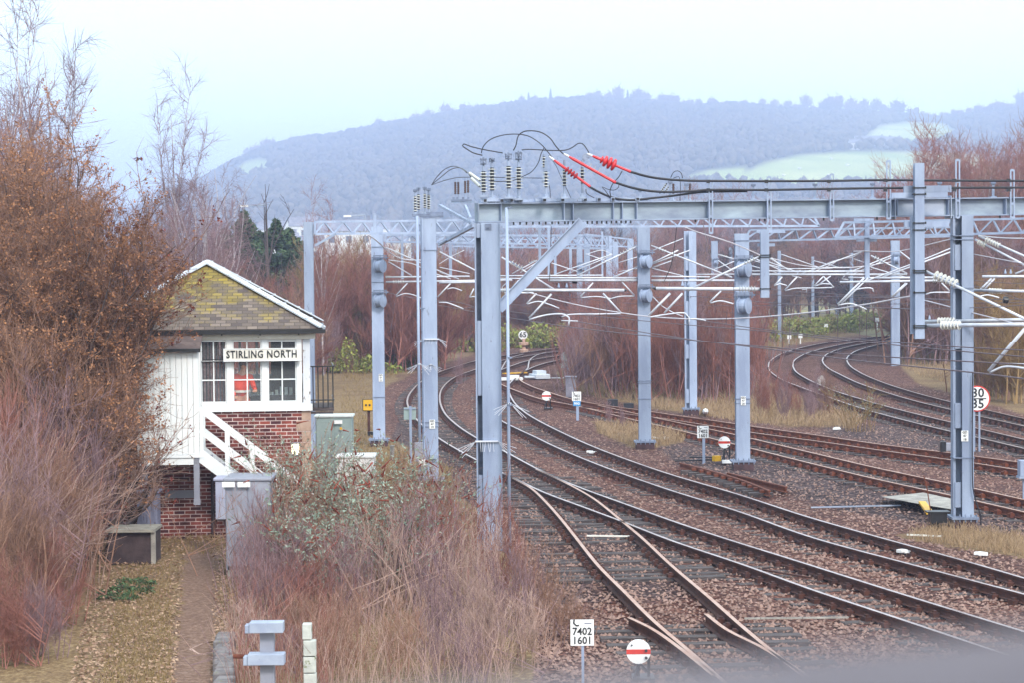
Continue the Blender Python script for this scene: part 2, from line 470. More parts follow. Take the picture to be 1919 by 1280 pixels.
# ---------------------------------------------------------------- ground
def poly_mask(poly, X, Y, soft):
    """signed soft mask of a pixel-space polygon"""
    inside = np.zeros(X.shape, bool)
    dist = np.full(X.shape, 1e9)
    n = len(poly)
    for i in range(n):
        x1, y1 = poly[i]; x2, y2 = poly[(i + 1) % n]
        cond = ((y1 > Y) != (y2 > Y))
        xi = (x2 - x1) * (Y - y1) / ((y2 - y1) if y2 != y1 else 1e-9) + x1
        inside ^= cond & (X < xi)
        dx, dy = x2 - x1, y2 - y1
        t = np.clip(((X - x1) * dx + (Y - y1) * dy) / (dx * dx + dy * dy + 1e-9), 0, 1)
        dist = np.minimum(dist, np.hypot(X - x1 - t * dx, Y - y1 - t * dy))
    sd = np.where(inside, dist, -dist)
    return np.clip(0.5 + sd / soft / 2, 0, 1)
GRASS = [
 [(-400,1500),(-400,700),(200,700),(300,980),(560,980),(720,950),(860,930),(905,960),(930,1010),(960,1060),(1000,1110),(1010,1190),(980,1400),(900,1500)],
 [(560,640),(640,700),(760,708),(730,720),(705,740),(700,800),(745,830),(800,860),(860,905),(850,960),(700,1000),(560,1000)],
 [(-400,1000),(-400,560),(1100,560),(1080,600),(1080,640),(980,650),(900,660),(760,704),(640,706),(600,700),(560,1000),(200,1000)],
 [(1040,700),(1075,680),(1200,690),(1300,700),(1420,700),(1450,720),(1540,760),(1620,790),(1560,800),(1480,800),(1400,790),(1300,776),(1220,766),(1120,745),(1060,722)],
 [(1110,790),(1190,800),(1290,818),(1280,830),(1220,842),(1180,838),(1120,810)],
 [(1380,640),(1450,655),(1520,640),(1600,628),(1700,618),(1700,560),(1300,560),(1280,640)],
 [(1690,650),(1760,650),(1960,700),(1960,790),(1830,750),(1720,720),(1690,690)],
 [(1680,1005),(1760,985),(1850,1000),(1960,1010),(1960,1055),(1880,1040),(1780,1025)],
]
PATH = [[(322,1300),(330,1200),(338,1120),(345,1040),(345,1012),(405,1010),(412,1050),(408,1150),(400,1300),(395,1500),(305,1500)]]
DARK = [[(1230,830),(1330,840),(1480,850),(1640,885),(1960,955),(1960,1010),(1760,985),(1600,960),(1480,930),(1400,900),(1260,866)],
        [(1540,800),(1660,795),(1780,825),(1960,860),(1960,850),(1780,850),(1640,830),(1540,812)],
        [(700,900),(760,760),(765,800),(900,870),(1000,930),(900,960),(800,920)],
        [(1000,900),(1180,980),(1300,1120),(1040,1130),(980,1000)]]
def grid_obj(name, xs, ys, zfun, attr_fun, mat):
    XX, YY = np.meshgrid(xs, ys)
    ZZ = zfun(XX, YY)
    nx, ny = len(xs), len(ys)
    verts = np.stack([XX, YY, ZZ], -1).reshape(-1, 3)
    i = np.arange((ny - 1) * (nx - 1)); r = i // (nx - 1); c = i % (nx - 1)
    a = r * nx + c
    faces = np.stack([a, a + 1, a + nx + 1, a + nx], 1)
    return verts, faces
def np_mesh(name, verts, faces, mats, attrs=None, smooth=False, parent=None, loc=(0, 0, 0), midx=None):
    me = bpy.data.meshes.new(name)
    k = faces.shape[1]
    me.vertices.add(len(verts)); me.vertices.foreach_set('co', np.asarray(verts, np.float32).ravel())
    me.loops.add(faces.size); me.loops.foreach_set('vertex_index', faces.ravel().astype(np.int32))
    me.polygons.add(len(faces))
    me.polygons.foreach_set('loop_start', (np.arange(len(faces)) * k).astype(np.int32))
    if not isinstance(mats, (list, tuple)): mats = [mats]
    for m in mats: me.materials.append(m)
    if midx is not None: me.polygons.foreach_set('material_index', midx.astype(np.int32))
    me.update(calc_edges=True)
    if smooth: me.polygons.foreach_set('use_smooth', np.ones(len(faces), bool))
    for an, av in (attrs or {}).items():
        at = me.attributes.new(an, 'FLOAT', 'POINT'); at.data.foreach_set('value', np.asarray(av, np.float32).ravel())
    o = bpy.data.objects.new(name, me); C.objects.link(o)
    o.location = loc
    if parent: o.parent = parent
    return o
def px_of(X, Y, Z=0.0):
    M = np.array(cam_rot.transposed())
    v = np.stack([X, Y, np.full_like(X, Z - CAM_H)], -1) @ M.T
    return 959.5 + F * v[..., 0] / -v[..., 2], 640.0 - F * v[..., 1] / -v[..., 2]
def wob(X, Y, s, seed=0):
    r = np.random.RandomState(seed); o = np.zeros_like(X)
    for k in range(6):
        a = r.uniform(0, 6.28); f = s * r.uniform(0.6, 1.8); o += np.sin((X * math.cos(a) + Y * math.sin(a)) * f + r.uniform(0, 6.28))
    return o / 6

# near ground: one sheet split by surface into ground / ballast / path
xs = np.arange(-26, 30.01, 0.25)
ys = np.concatenate([np.arange(20, 70, 0.25), np.arange(70, 200.01, 0.7)])
XX, YY = np.meshgrid(xs, ys)
PX, PY = px_of(XX, YY)
soft = 14.0
grass = np.zeros_like(XX)
for g in GRASS: grass = np.maximum(grass, poly_mask(g, PX, PY, soft))
far = (PY < 640) & ~((PX > 1440) & (PX < 1780) & (PY > 618))
grass[far] = 1.0
path = np.zeros_like(XX)
for g in PATH: path = np.maximum(path, poly_mask(g, PX, PY, 34))
dark = np.zeros_like(XX)
for g in DARK: dark = np.maximum(dark, poly_mask(g, PX, PY, 30))
railm = np.zeros_like(XX)
for k_, pts_ in RW.items():
    for p_ in even(pts_, 0.3):
        if not (20 < p_.y < 120): continue
        j0 = int((p_.x + 26) / .25); i0 = int(np.searchsorted(ys, p_.y))
        a0, a1, b0, b1 = max(0, i0 - 3), i0 + 4, max(0, j0 - 3), j0 + 4
        if j0 < -3 or j0 > len(xs) + 3: continue
        d_ = np.hypot(XX[a0:a1, b0:b1] - p_.x, YY[a0:a1, b0:b1] - p_.y)
        railm[a0:a1, b0:b1] = np.maximum(railm[a0:a1, b0:b1], np.clip(1 - d_ / .75, 0, 1))
ZZ = wob(XX, YY, 1.3, 3) * 0.018 - 0.02 + grass * (0.03 + 0.04 * wob(XX, YY, 0.9, 5)) - path * 0.02
ZZ -= np.clip(grass - 0.5, 0, 1) * 0.05
nx = len(xs)
verts = np.stack([XX, YY, ZZ], -1).reshape(-1, 3)
i = np.arange((len(ys) - 1) * (nx - 1)); r = i // (nx - 1); c = i % (nx - 1); a = r * nx + c
faces = np.stack([a, a + 1, a + nx + 1, a + nx], 1)

gm, nt, bs = newmat('track_ground')
tc = nd(nt, 'ShaderNodeTexCoord')
ag = nd(nt, 'ShaderNodeAttribute', attribute_name='grass'); ap = nd(nt, 'ShaderNodeAttribute', attribute_name='path'); ad = nd(nt, 'ShaderNodeAttribute', attribute_name='dark')
L = nt.links.new
def ramp(inp, stops):
    r_ = nd(nt, 'ShaderNodeValToRGB')
    e = r_.color_ramp.elements
    e[0].position, e[0].color = stops[0]; e[1].position, e[1].color = stops[-1]
    for s_ in stops[1:-1]:
        q = e.new(s_[0]); q.color = s_[1]
    L(inp, r_.inputs[0]); return r_.outputs[0]
def mixc(f, a_, b_):
    m_ = nd(nt, 'ShaderNodeMix', data_type='RGBA')
    L(f, m_.inputs[0]); L(a_, m_.inputs[6]); L(b_, m_.inputs[7]); return m_.outputs[2]
def thr(attr, scale, w, seedoff):
    n_ = nd(nt, 'ShaderNodeTexNoise', i_Scale=scale, i_Detail=8, i_Roughness=0.75); L(tc.outputs['Object'], n_.inputs['Vector'])
    s_ = nd(nt, 'ShaderNodeMath', operation='MULTIPLY_ADD'); s_.inputs[1].default_value = w; s_.inputs[2].default_value = -w / 2
    L(n_.outputs[0], s_.inputs[0])
    a_ = nd(nt, 'ShaderNodeMath', operation='ADD'); L(attr, a_.inputs[0]); L(s_.outputs[0], a_.inputs[1])
    return ramp(a_.outputs[0], [(0.42, (0, 0, 0, 1)), (0.58, (1, 1, 1, 1))])
vo = nd(nt, 'ShaderNodeTexVoronoi', i_Scale=14.0); L(tc.outputs['Object'], vo.inputs['Vector'])
vo2 = nd(nt, 'ShaderNodeTexVoronoi', i_Scale=9.0); L(tc.outputs['Object'], vo2.inputs['Vector'])
sep = nd(nt, 'ShaderNodeSeparateColor'); L(vo.outputs['Color'], sep.inputs[0])
stone = ramp(sep.outputs[0], [(0.0, srgb(88, 62, 58)), (0.35, srgb(126, 92, 84)), (0.7, srgb(150, 114, 102)), (0.93, srgb(170, 138, 126)), (1.0, srgb(204, 182, 172))])
stoned = ramp(sep.outputs[1], [(0.0, srgb(54, 44, 48)), (0.4, srgb(98, 82, 84)), (0.8, srgb(132, 116, 116)), (1.0, srgb(180, 166, 162))])
edge = ramp(vo.outputs['Distance'], [(0.25, (1, 1, 1, 1)), (0.75, (0.30, 0.27, 0.27, 1))])
st_ = mixc(thr(ad.outputs['Fac'], 1.2, 0.8, 0), stone, stoned)
# rusty dust patches along the line
nr = nd(nt, 'ShaderNodeTexNoise', i_Scale=0.35, i_Detail=6, i_Roughness=0.65); L(tc.outputs['Object'], nr.inputs['Vector'])
patch = ramp(nr.outputs[0], [(0.35, (0.74, 0.66, 0.68, 1)), (0.65, (1.12, 1.0, 0.96, 1))])
mul = nd(nt, 'ShaderNodeMix', data_type='RGBA', blend_type='MULTIPLY'); mul.inputs[0].default_value = 1.0
L(st_, mul.inputs[6]); L(edge, mul.inputs[7])
mul2 = nd(nt, 'ShaderNodeMix', data_type='RGBA', blend_type='MULTIPLY'); mul2.inputs[0].default_value = 1.0
L(mul.outputs[2], mul2.inputs[6]); L(patch, mul2.inputs[7])
ar = nd(nt, 'ShaderNodeAttribute', attribute_name='rust')
dust = nd(nt, 'ShaderNodeMix', data_type='RGBA', blend_type='MULTIPLY'); L(ar.outputs['Fac'], dust.inputs[0]); L(mul2.outputs[2], dust.inputs[6]); dust.inputs[7].default_value = (0.72, 0.46, 0.36, 1)
ng = nd(nt, 'ShaderNodeTexNoise', i_Scale=11.0, i_Detail=8, i_Roughness=0.8); L(tc.outputs['Object'], ng.inputs['Vector'])
ng2 = nd(nt, 'ShaderNodeTexNoise', i_Scale=0.5, i_Detail=5, i_Roughness=0.6); L(tc.outputs['Object'], ng2.inputs['Vector'])
gcol1 = ramp(ng.outputs[0], [(0.32, srgb(78, 58, 46)), (0.5, srgb(140, 114, 84)), (0.62, srgb(178, 154, 116)), (0.75, srgb(204, 184, 150))])
gcol2 = ramp(ng.outputs[0], [(0.32, srgb(74, 56, 46)), (0.5, srgb(130, 104, 78)), (0.7, srgb(172, 146, 114))])
gcol = mixc(ramp(ng2.outputs[0], [(0.48, (0, 0, 0, 1)), (0.6, (1, 1, 1, 1))]), gcol1, gcol2)
npth = nd(nt, 'ShaderNodeTexNoise', i_Scale=13.0, i_Detail=6, i_Roughness=0.8); L(tc.outputs['Object'], npth.inputs['Vector'])
pcol = ramp(npth.outputs[0], [(0.3, srgb(84, 62, 54)), (0.5, srgb(136, 108, 94)), (0.66, srgb(170, 142, 126)), (0.8, srgb(206, 184, 164))])
col = mixc(thr(ag.outputs['Fac'], 2.2, 1.1, 1), dust.outputs[2], gcol)
col = mixc(thr(ap.outputs['Fac'], 1.6, 1.5, 2), col, pcol)
L(col, bs.inputs['Base Color']); bs.inputs['Roughness'].default_value = 0.95
bs.inputs['Specular IOR Level'].default_value = 0.15
bh = nd(nt, 'ShaderNodeMath', operation='MULTIPLY_ADD'); bh.inputs[1].default_value = -1.0; L(vo.outputs['Distance'], bh.inputs[0]); L(sep.outputs[2], bh.inputs[2])
bp = nd(nt, 'ShaderNodeBump', i_Strength=0.9, i_Distance=0.03); L(bh.outputs[0], bp.inputs['Height']); L(bp.outputs[0], bs.inputs['Normal'])

fg = grass.ravel()[faces].mean(1); fp = path.ravel()[faces].mean(1)
def sub(name, sel):
    f = faces[sel]; used, inv = np.unique(f.ravel(), return_inverse=True)
    o = np_mesh(name, verts[used], inv.reshape(-1, 4), gm, {'grass': grass.ravel()[used], 'path': path.ravel()[used], 'dark': dark.ravel()[used], 'rust': railm.ravel()[used]}, smooth=True)
    tag(o, None, kind='structure'); return o
isp = fp > 0.5
sub('path', isp)
sub('ground', (~isp) & (fg > 0.5))
sub('ballast_bed', (~isp) & (fg <= 0.5))

# wide land out to the hill
landm = noisy('field_land', srgb(120, 112, 72), srgb(150, 140, 84), 0.02, 0.95, c3=srgb(92, 72, 62), s3=0.3, f3=0.5)
lb = MB()
Xb = [-3400, -26, 30, 3400]; Yb = [-300, 20, 200, 4600]
for ix in range(3):
    for iy in range(3):
        if ix == 1 and iy == 1: continue
        lb.poly([(Xb[ix], Yb[iy], -0.06), (Xb[ix + 1], Yb[iy], -0.06), (Xb[ix + 1], Yb[iy + 1], -0.06), (Xb[ix], Yb[iy + 1], -0.06)], [(0, 1, 2, 3)])
tag(lb.build('land', landm, origin=(0, 0, 0)), None, kind='structure')
# ---------------------------------------------------------------- overhead line structures
def W(px, D): return px * D / F
def plate_text(parent, c, w, h, lines, name='number_plate', size=None, mat=None, bg=None, rz=0.0, t=0.012):
    b = MB(); b.box(c, (w, t, h), rz)
    o = b.build(name, bg or signwhite, parent, bevel=0.0)
    n = len(lines); s = size or h / n * 0.95
    for i, l in enumerate(lines):
        z = c[2] + h / 2 - (i + 0.5) * h / n
        text(l, (c[0], c[1] - t / 2 - 0.004, z), s, mat or lettering_m, o, rz, 0.002)
    return o
def spikes(parent, px, py, D, wpx, n=7, ln=0.3, back=0.0):
    """ring of thin anti-climb rods pointing out and down"""
    c = P(px, py, D); w = W(wpx, D)
    b = MB(); q = random.Random(int(px * 7 + py))
    b.box((c.x, c.y, c.z), (w + 0.03, 0.06, 0.03))
    for s in (-1, 1):
        for k in range(4):
            a = math.radians(22 + k * 9 + q.uniform(-3, 3)); L = ln * q.uniform(0.8, 1.1)
            p0 = Vector((c.x + s * w / 2, c.y + k * 0.02, c.z))
            b.tube([p0, p0 + Vector((s * math.cos(a), -0.15 * k, -math.sin(a))) * L], 0.0045, 4)
    for k in range(n - 3):
        x = c.x - w * 0.3 + w * 0.6 * k / max(1, n - 4)
        b.tube([(x, c.y, c.z), (x + q.uniform(-0.03, 0.03), c.y - 0.06, c.z - ln * 0.5)], 0.0045, 4)
    return b.build('spike_collar', white_tube, parent)
def tensioner(parent, px, py, D, s=1.0, out=0.16):
    """spring tensioner: bracket plate with a drum hanging below it"""
    c = P(px, py, D); c.y -= out
    s *= 1.3; r = 0.165 * s
    b = MB()
    b.box((c.x, c.y, c.z + r + 0.07), (0.42 * s, 0.12, 0.04)); b.box((c.x, c.y, c.z + r + 0.13), (0.30 * s, 0.1, 0.03))
    for k in (-1, 1):
        b.box((c.x + k * 0.15 * s, c.y, c.z + r + 0.05), (0.03, 0.1, 0.12)); b.box((c.x + k * 0.11 * s, c.y, c.z + 0.05), (0.015, 0.03, r * 1.9))
    for k in (-0.16, 0, 0.16): b.tube([(c.x + k * s, c.y, c.z + r), (c.x + k * s, c.y, c.z + r + 0.16)], 0.012, 5)
    o = b.build('tensioner', steel_dark, parent)
    ax = Vector((0.86, -0.5, 0)); q = MB()
    q.lathe(c - ax * 0.11 * s, c + ax * 0.11 * s, [(0, r * 0.5), (0.01, r * 1.05), (0.1, r * 1.08), (0.14, r * 0.86), (0.55, r * 0.9), (0.8, r * 0.8), (0.84, r), (0.92, r), (1, r * 0.3)], 18)
    q.build('drum', steel, o, smooth=False)
    return o
def mast(x0, x1, ty, by, label, D=None, plate=None, tens=(), twin=0, bands=(), mat=None, sp=(), group='overhead line masts', found=True, depth=0.28, fw=1.75):
    """x0..x1 faces of the column in photo pixels; ty top; by bottom of the foundation"""
    xc = (x0 + x1) / 2
    D = D or DG(by, xc)
    g = P(xc, by, D); g.z = 0.0
    top = P(xc, ty, D).z; w = W(x1 - x0, D)
    t = thing('overhead_line_mast', g, label, 'mast', group)
    z0 = 0.26 if found else -0.05
    b = MB(); X, Y = g.x, g.y
    main_l = X - w / 2
    if twin:
        tw = W(twin, D); main_l = X - w / 2 + tw
        b.box((X - w / 2 + tw * 0.16, Y + 0.05, (top + z0) / 2), (tw * 0.32, depth * 0.8, top - z0))
        b.box((X - w / 2 + tw * 0.6, Y + depth * 0.4, (top + z0) / 2), (tw * 0.8, 0.03, top - z0), mi=0)
        z = z0 + 0.2
        while z < top - 0.3:
            b.box((X - w / 2 + tw * 0.6, Y - depth * 0.3, z + 0.28), (tw * 0.8, 0.02, 0.56)); z += 1.75
    mw = X + w / 2 - main_l; mc = (main_l + X + w / 2) / 2
    b.box((mc, Y - depth / 2, (top + z0) / 2), (mw, 0.02, top - z0))
    b.box((mc, Y + depth / 2, (top + z0) / 2), (mw, 0.02, top - z0))
    b.box((mc - mw * 0.28, Y, (top + z0) / 2), (0.02, depth - 0.022, top - z0))
    b.build('column', [steel, steel_dark], t, bevel=0.004)
    if found:
        b = MB(); b.box((X, Y, z0 - 0.02), (w * fw, depth * 2.1, 0.05))
        for k in range(5): b.tube([(X - w * fw * 0.42 + k * w * fw * 0.21, Y - depth * 0.95, z0 - 0.1), (X - w * fw * 0.42 + k * w * fw * 0.21, Y - depth * 0.95, z0 + 0.07)], 0.016, 6)
        b.build('base_plate', steel_dark, t)
        b = MB(); b.box((X, Y, 0.09), (w * fw * 0.86, depth * 1.8, 0.30)); b.build('foundation', foundm, t, bevel=0.02)
    for (yy) in bands:
        z = P(xc, yy, D).z; b = MB(); b.box((X, Y, z), (w + 0.03, depth + 0.06, 0.02)); b.build('band', steel_dark, t)
    for (yy, s) in tens: tensioner(t, xc + 2, yy, D - depth / 2, s)
    if plate:
        (px, py, pw, ph, lines) = plate
        c = P(px, py, D - depth / 2 - 0.03); plate_text(t, (c.x, c.y, c.z), W(pw, D), W(ph, D), lines)
    for (yy, ww) in sp: spikes(t, xc, yy, D - depth / 2 - 0.04, ww)
    return t, D

mB, DB = mast(700, 722, 424, 838, 'grey mast with two wheel tensioners standing behind the yellow box sign', tens=((498, 1.0), (563, 1.0)), plate=(713.5, 709, 7.5, 14, ['GD', '47', '21']), bands=(462, 528, 745))
mC, DC = mast(793, 822, 408, 915, 'capped mast with white insulators on top beside the left-hand line', plate=(810, 796, 10.5, 17, ['GD', '47', '19']), bands=(468, 792, 800, 866), sp=((635, 29), (684, 2)), found=True)
mF, DF = mast(1197, 1220, 424, 842, 'mast with two wheel tensioners beside the pale grass patch, right of the blue-tagged sign', tens=((489, 1.0), (553, 1.0)), bands=(714, 718, 748))
mG, DGm = mast(1284, 1306, 432, 778, 'twin-channel mast at the edge of the red brown thicket', twin=8, fw=1.5)
mH, DH = mast(1379, 1405, 437, 880, 'mast with two wheel tensioners standing right of the white disc signal', tens=((503, 1.1), (572, 1.1)), plate=(1393, 752, 9, 17, ['GD', '47', '20']), bands=(450, 748, 756))
mI, DI = mast(1785, 1822, 404, 990, 'large twin-channel mast under the main beam, beside the 30 over 35 speed sign', plate=(1808, 818, 13, 20, ['GD', '47', '18']), twin=15, bands=(441, 448, 539, 858), fw=1.35, depth=0.34)
mJ, DJ = mast(1670, 1686, 450, 686, 'mast with a wheel tensioner on the inside of the far curve', tens=((486, 0.95),), found=False)
mA, DA = mast(574, 591, 415, 800, 'tall mast rising behind the signal box roof, carrying the left gantry end', D=66, found=False)
far_masts = [
 (1334, 1346, 451, 640, 'distant mast with wheel tensioner left of the thick mast with two wheels', ((491, .9),)),
 (1082, 1093, 438, 668, 'distant mast with a wheel tensioner, nearly hidden by the diagonal brace', ((500, .9),)),
 (1096, 1107, 438, 662, 'distant mast immediately right of the one behind the diagonal brace', ()),
 (1137, 1148, 441, 655, 'distant mast at the right end of the far lattice beams', ()),
 (1149, 1160, 452, 668, 'distant mast close behind the right end of the far lattice beams', ()),
 (1177, 1187, 448, 640, 'distant mast with a short sloped bracket, left of the tensioner mast', ()),
 (1009, 1021, 478, 621, 'distant mast standing in brambles beside the 65 speed sign', ()),
 (1458, 1464, 469, 641, 'far slim mast in front of the brown wood, left end of the yard row', ()),
 (1521, 1526, 480, 601, 'far slim mast, second from the left in the yard row', ()),
 (1566, 1572, 481, 596, 'far slim mast, third from the left in the yard row', ()),
 (1593, 1599, 473, 612, 'far slim mast, fourth from the left above the yellow-green bank', ()),
 (1367, 1373, 463, 600, 'far slim mast just left of the thick mast with two wheels', ()),
 (1690, 1695, 483, 575, 'far slim mast seen just right of the curve mast', ()),
 (977, 981, 446, 600, 'far slim mast between the drop pipe and the brace', ()),
 (1068, 1073, 462, 640, 'far slim mast crossing the diagonal brace', ()),
]
for (a, b_, ty, by, lab, tn) in far_masts: mast(a, b_, ty, by, lab, tens=tn, found=False, depth=0.2)

# lattice gantry beams
def truss(name_label, x0, x1, t0, t1, b0, b1, D0, D1, period, slant0=0, slant1=0, depth=0.45, th=4.0, knee=None, group='lattice gantry beams'):
    m = P((x0 + x1) / 2, (t0 + t1) / 2, (D0 + D1) / 2)
    t = thing('lattice_gantry', m, name_label, 'lattice beam', group)
    ch = MB(); dg = MB(); r = W(th, (D0 + D1) / 2) * 0.5
    for k, off in ((0, 0.0), (1, depth)):
        A = P(x0 + slant0, t0, D0 + off); Bq = P(x1 - slant1, t1, D1 + off); A2 = P(x0, b0, D0 + off); B2 = P(x1, b1, D1 + off)
        ch.bar(A, Bq, 2 * r, 2 * r); ch.bar(A2, B2, 2 * r, 2 * r)
        ch.bar(A, A2, 2 * r, 2 * r); ch.bar(Bq, B2, 2 * r, 2 * r)
        n = max(2, int(round((x1 - x0) / period)))
        if k == 0:
            for i in range(n + 1): p = A2.lerp(B2, i / n); dg.bar(p, p + Vector((0, depth, 0)), 1.2 * r, 1.2 * r)
        for i in range(n):
            f0 = (i + 0.0) / n; f1 = (i + 0.5) / n; f2 = (i + 1.0) / n
            p0 = A2.lerp(B2, f0); p1 = A.lerp(Bq, f1); p2 = A2.lerp(B2, f2)
            dg.bar(p0, p1, 1.4 * r, 1.4 * r); dg.bar(p1, p2, 1.4 * r, 1.4 * r)
    ch.build('chord', steel, t); dg.build('lacing', steel, t)
    if knee:
        kb = MB(); (ax, ay, bx, by) = knee
        kb.bar(P(ax, ay, D0), P(bx, by, D0), 2 * r, 2 * r); kb.build('knee_brace', steel, t)
    return t
truss('left lattice beam fixed to the mast behind the signal box', 590, 930, 415, 411, 437.5, 434.5, 66, 70, 34, knee=(591, 459, 630, 437))
truss('lattice beam just under the main beam, ending left of the dark-wooded gap', 940, 1535, 409, 402, 424, 422.5, 62, 62, 34, slant1=11)
truss('lattice beam running right from the thick mast with two wheels', 1392, 1783, 430, 425, 451, 442, 84, 92, 33, slant0=14, th=3.6)
truss('right lattice beam with a sloping left end, passing behind the large right mast', 1565, 2040, 416, 406, 444, 432, 60, 56, 39, slant0=17, th=4.2)
truss('far lattice beam behind the capped mast', 722, 1108, 440, 440, 452, 458, 100, 112, 30, th=3.2)
truss('more distant lattice beam, upper one behind the diagonal brace', 890, 1140, 442, 442, 462, 464, 118, 122, 22, th=3.0)
truss('most distant lattice beam, lowest one behind the diagonal brace', 820, 1150, 447, 449, 460, 466, 150, 150, 20, th=2.2)
truss('short far lattice beam with a sloping bracket right of the distant masts', 1098, 1186, 438, 448, 458, 462, 125, 125, 24, th=2.6)

# ---------------------------------------------------------------- the near portal
portal = thing('electrification_portal', (P(912, 1038, 44).x, 44, 0), 'massive grey steel portal whose beam crosses the upper right of the picture', 'gantry')
pl = P(901, 416, 44); pr_ = P(935, 416, 44); ztop = P(912, 417, 44).z
b = MB(); zc = ztop / 2
fw = pr_.x - pl.x; mc = (pl.x + pr_.x) / 2
b.box((mc, 43.83, zc), (fw, 0.03, ztop)); b.box((mc, 44.17, zc), (fw, 0.03, ztop)); b.box((mc, 44, zc), (0.03, 0.31, ztop))
sl = P(889, 416, 44).x
b.box((sl + 0.016, 43.95, zc), (0.032, 0.3, ztop)); b.box((mc + fw / 2 + 0.012, 43.9, zc), (0.02, 0.2, ztop))
b.box(((sl + pl.x) / 2 + 0.02, 44.08, zc), (pl.x - sl, 0.03, ztop), mi=1)
for (ya, yb_) in ((418, 445), (600, 742), (890, 1010)):
    za, zb = P(900, ya, 44).z, P(900, yb_, 44).z
    b.box(((sl + pl.x) / 2 + 0.02, 43.88, (za + zb) / 2), (pl.x - sl - 0.035, 0.02, za - zb))
b.build('column', [steel, steel_dark], portal, bevel=0.004)
b = MB(); c = P(915, 424, 43.8); b.box(c, (0.13, 0.02, 0.12)); b.tube([c + Vector((0, -0.01, 0)), c + Vector((0, -0.05, 0))], 0.025, 8); b.build('bolt_plate', steel_dark, portal)
spikes(portal, 912, 828, 43.78, 40, n=9, ln=0.42)
# I-section beam
A0, A1 = P(893, 398, 44), P(2040, 384, 48)
dirb = (A1 - A0).normalized(); hgt = 0.40
b = MB()
up = Vector((0, 0, 1))
for (dz, ww, hh, mi) in ((hgt / 2 - 0.012, 0.30, 0.026, 0), (-hgt / 2 + 0.012, 0.30, 0.026, 0), (0, 0.02, hgt - 0.05, 1)):
    b.bar(A0 + up * dz, A1 + up * dz, ww, hh, mi)
nrm = Vector((dirb.y, -dirb.x, 0))
b.bar(A0 - dirb * 0.0, A0 + dirb * 0.02, 0.3, hgt, 1)
b.build('beam', [steel, beam_m], portal)
def on_beam(px, dz=0.0, front=0.0):
    """point on the beam axis seen at photo column px"""
    d = ray(px, 390); t = 0.0
    k = (A0.y * d.x / d.y - A0.x) / (dirb.x - dirb.y * d.x / d.y)
    p = A0 + dirb * k
    return p + up * dz + nrm * front
stf = MB()
for px in (936, 1054, 1071, 1146, 1163, 1190, 1325, 1435, 1551, 1677, 1773, 1880):
    p = on_beam(px, 0, 0.07); stf.box(p, (0.014, 0.13, hgt - 0.05), math.atan2(dirb.y, dirb.x))
stf.build('stiffener', steel, portal)
bl = MB()
for px in list(range(948, 1060, 12)) + list(range(1062, 1180, 9)) + [1300, 1420, 1430, 1540, 1640, 1780, 1870]:
    p = on_beam(px, -hgt / 2 - 0.03, 0.09); MB().box(p, (0.035, 0.035, 0.06)).build('bolt', black, portal)
# splice with thicker plates near the big drop post
sp_ = MB()
for px in (1672, 1776):
    p = on_beam(px, 0, 0.02); sp_.box(p, (0.02, 0.3, hgt + 0.1), math.atan2(dirb.y, dirb.x))
p0, p1 = on_beam(1680, 0, 0.02), on_beam(1768, 0, 0.02); sp_.bar(p0, p1, 0.015, hgt - 0.06)
sp_.build('splice_plate', steel2, portal)
# diagonal brace
b = MB(); q0, q1 = P(1092, 414, 43.95), P(934, 578, 43.95)
b.bar(q0, q1, 0.02, 0.20, up=(0, 0, 1)); off = Vector((0, -0.06, 0)); n2 = (q1 - q0).normalized().cross(Vector((0, 1, 0)))
b.bar(q0 + n2 * 0.10, q1 + n2 * 0.10, 0.16, 0.02, up=(0, 0, 1)); b.bar(q0 - n2 * 0.10, q1 - n2 * 0.10, 0.16, 0.02, up=(0, 0, 1))
b.build('diagonal_brace', steel, portal)
# channels lying along the top of the beam
tr = MB()
for (xa, xb, dz, fr, hh) in ((898, 965, 0.06, 0.12, 0.07), (965, 1050, 0.04, -0.1, 0.05), (1000, 1212, 0.045, 0.1, 0.06), (905, 1160, 0.035, -0.12, 0.05), (1180, 1215, 0.04, 0.0, 0.05)):
    tr.bar(on_beam(xa, hgt / 2 + dz, fr), on_beam(xb, hgt / 2 + dz, fr), 0.05, hh)
for px in (905, 936, 955, 972, 1016, 1050, 1092, 1118, 1144, 1190):
    p = on_beam(px, hgt / 2 + 0.045, 0.0); tr.box(p, (0.09, 0.34, 0.085), math.atan2(dirb.y, dirb.x))
    tr.box(on_beam(px, hgt / 2 + 0.045, 0.18), (0.06, 0.012, 0.05), math.atan2(dirb.y, dirb.x), mi=1)
tr.build('equipment_rail', [steel, black], portal)

# drop pipe in front of the portal and pipe beside the capped mast
dp = thing('cable_pipe', (P(955, 1010, 43.4).x, 43.4, 0), 'slim vertical pipe standing just right of the big near column', 'pipe', 'vertical cable pipes')
b = MB(); xx = P(955, 1000, 43.4).x; zt = P(955, 388, 43.4).z; b.tube([(xx, 43.4, -0.02), (xx, 43.4, zt)], W(3.1, 43.4), 10); b.build('pipe', white_tube if False else steel, dp, smooth=True)
b = MB()
for py in (388, 671, 757, 760): b.disc(P(955, py, 43.4), 0.055, 0.03, 10, nrm=(0, 0, 1))
b.build('clamp', steel_dark, dp); spikes(dp, 955, 757, 43.38, 3, n=3, ln=0.4)
dp2 = thing('cable_pipe', (P(786, 880, DC - 0.3).x, DC - 0.3, 0), 'slim vertical pipe clamped left of the capped mast', 'pipe', 'vertical cable pipes')
b = MB(); xx = P(786, 800, DC - 0.3).x; zt = P(786, 404, DC).z; b.tube([(xx, DC - 0.3, -0.02), (xx, DC - 0.3, zt)], W(2.6, DC), 8); b.build('pipe', steel, dp2, smooth=True)
b = MB()
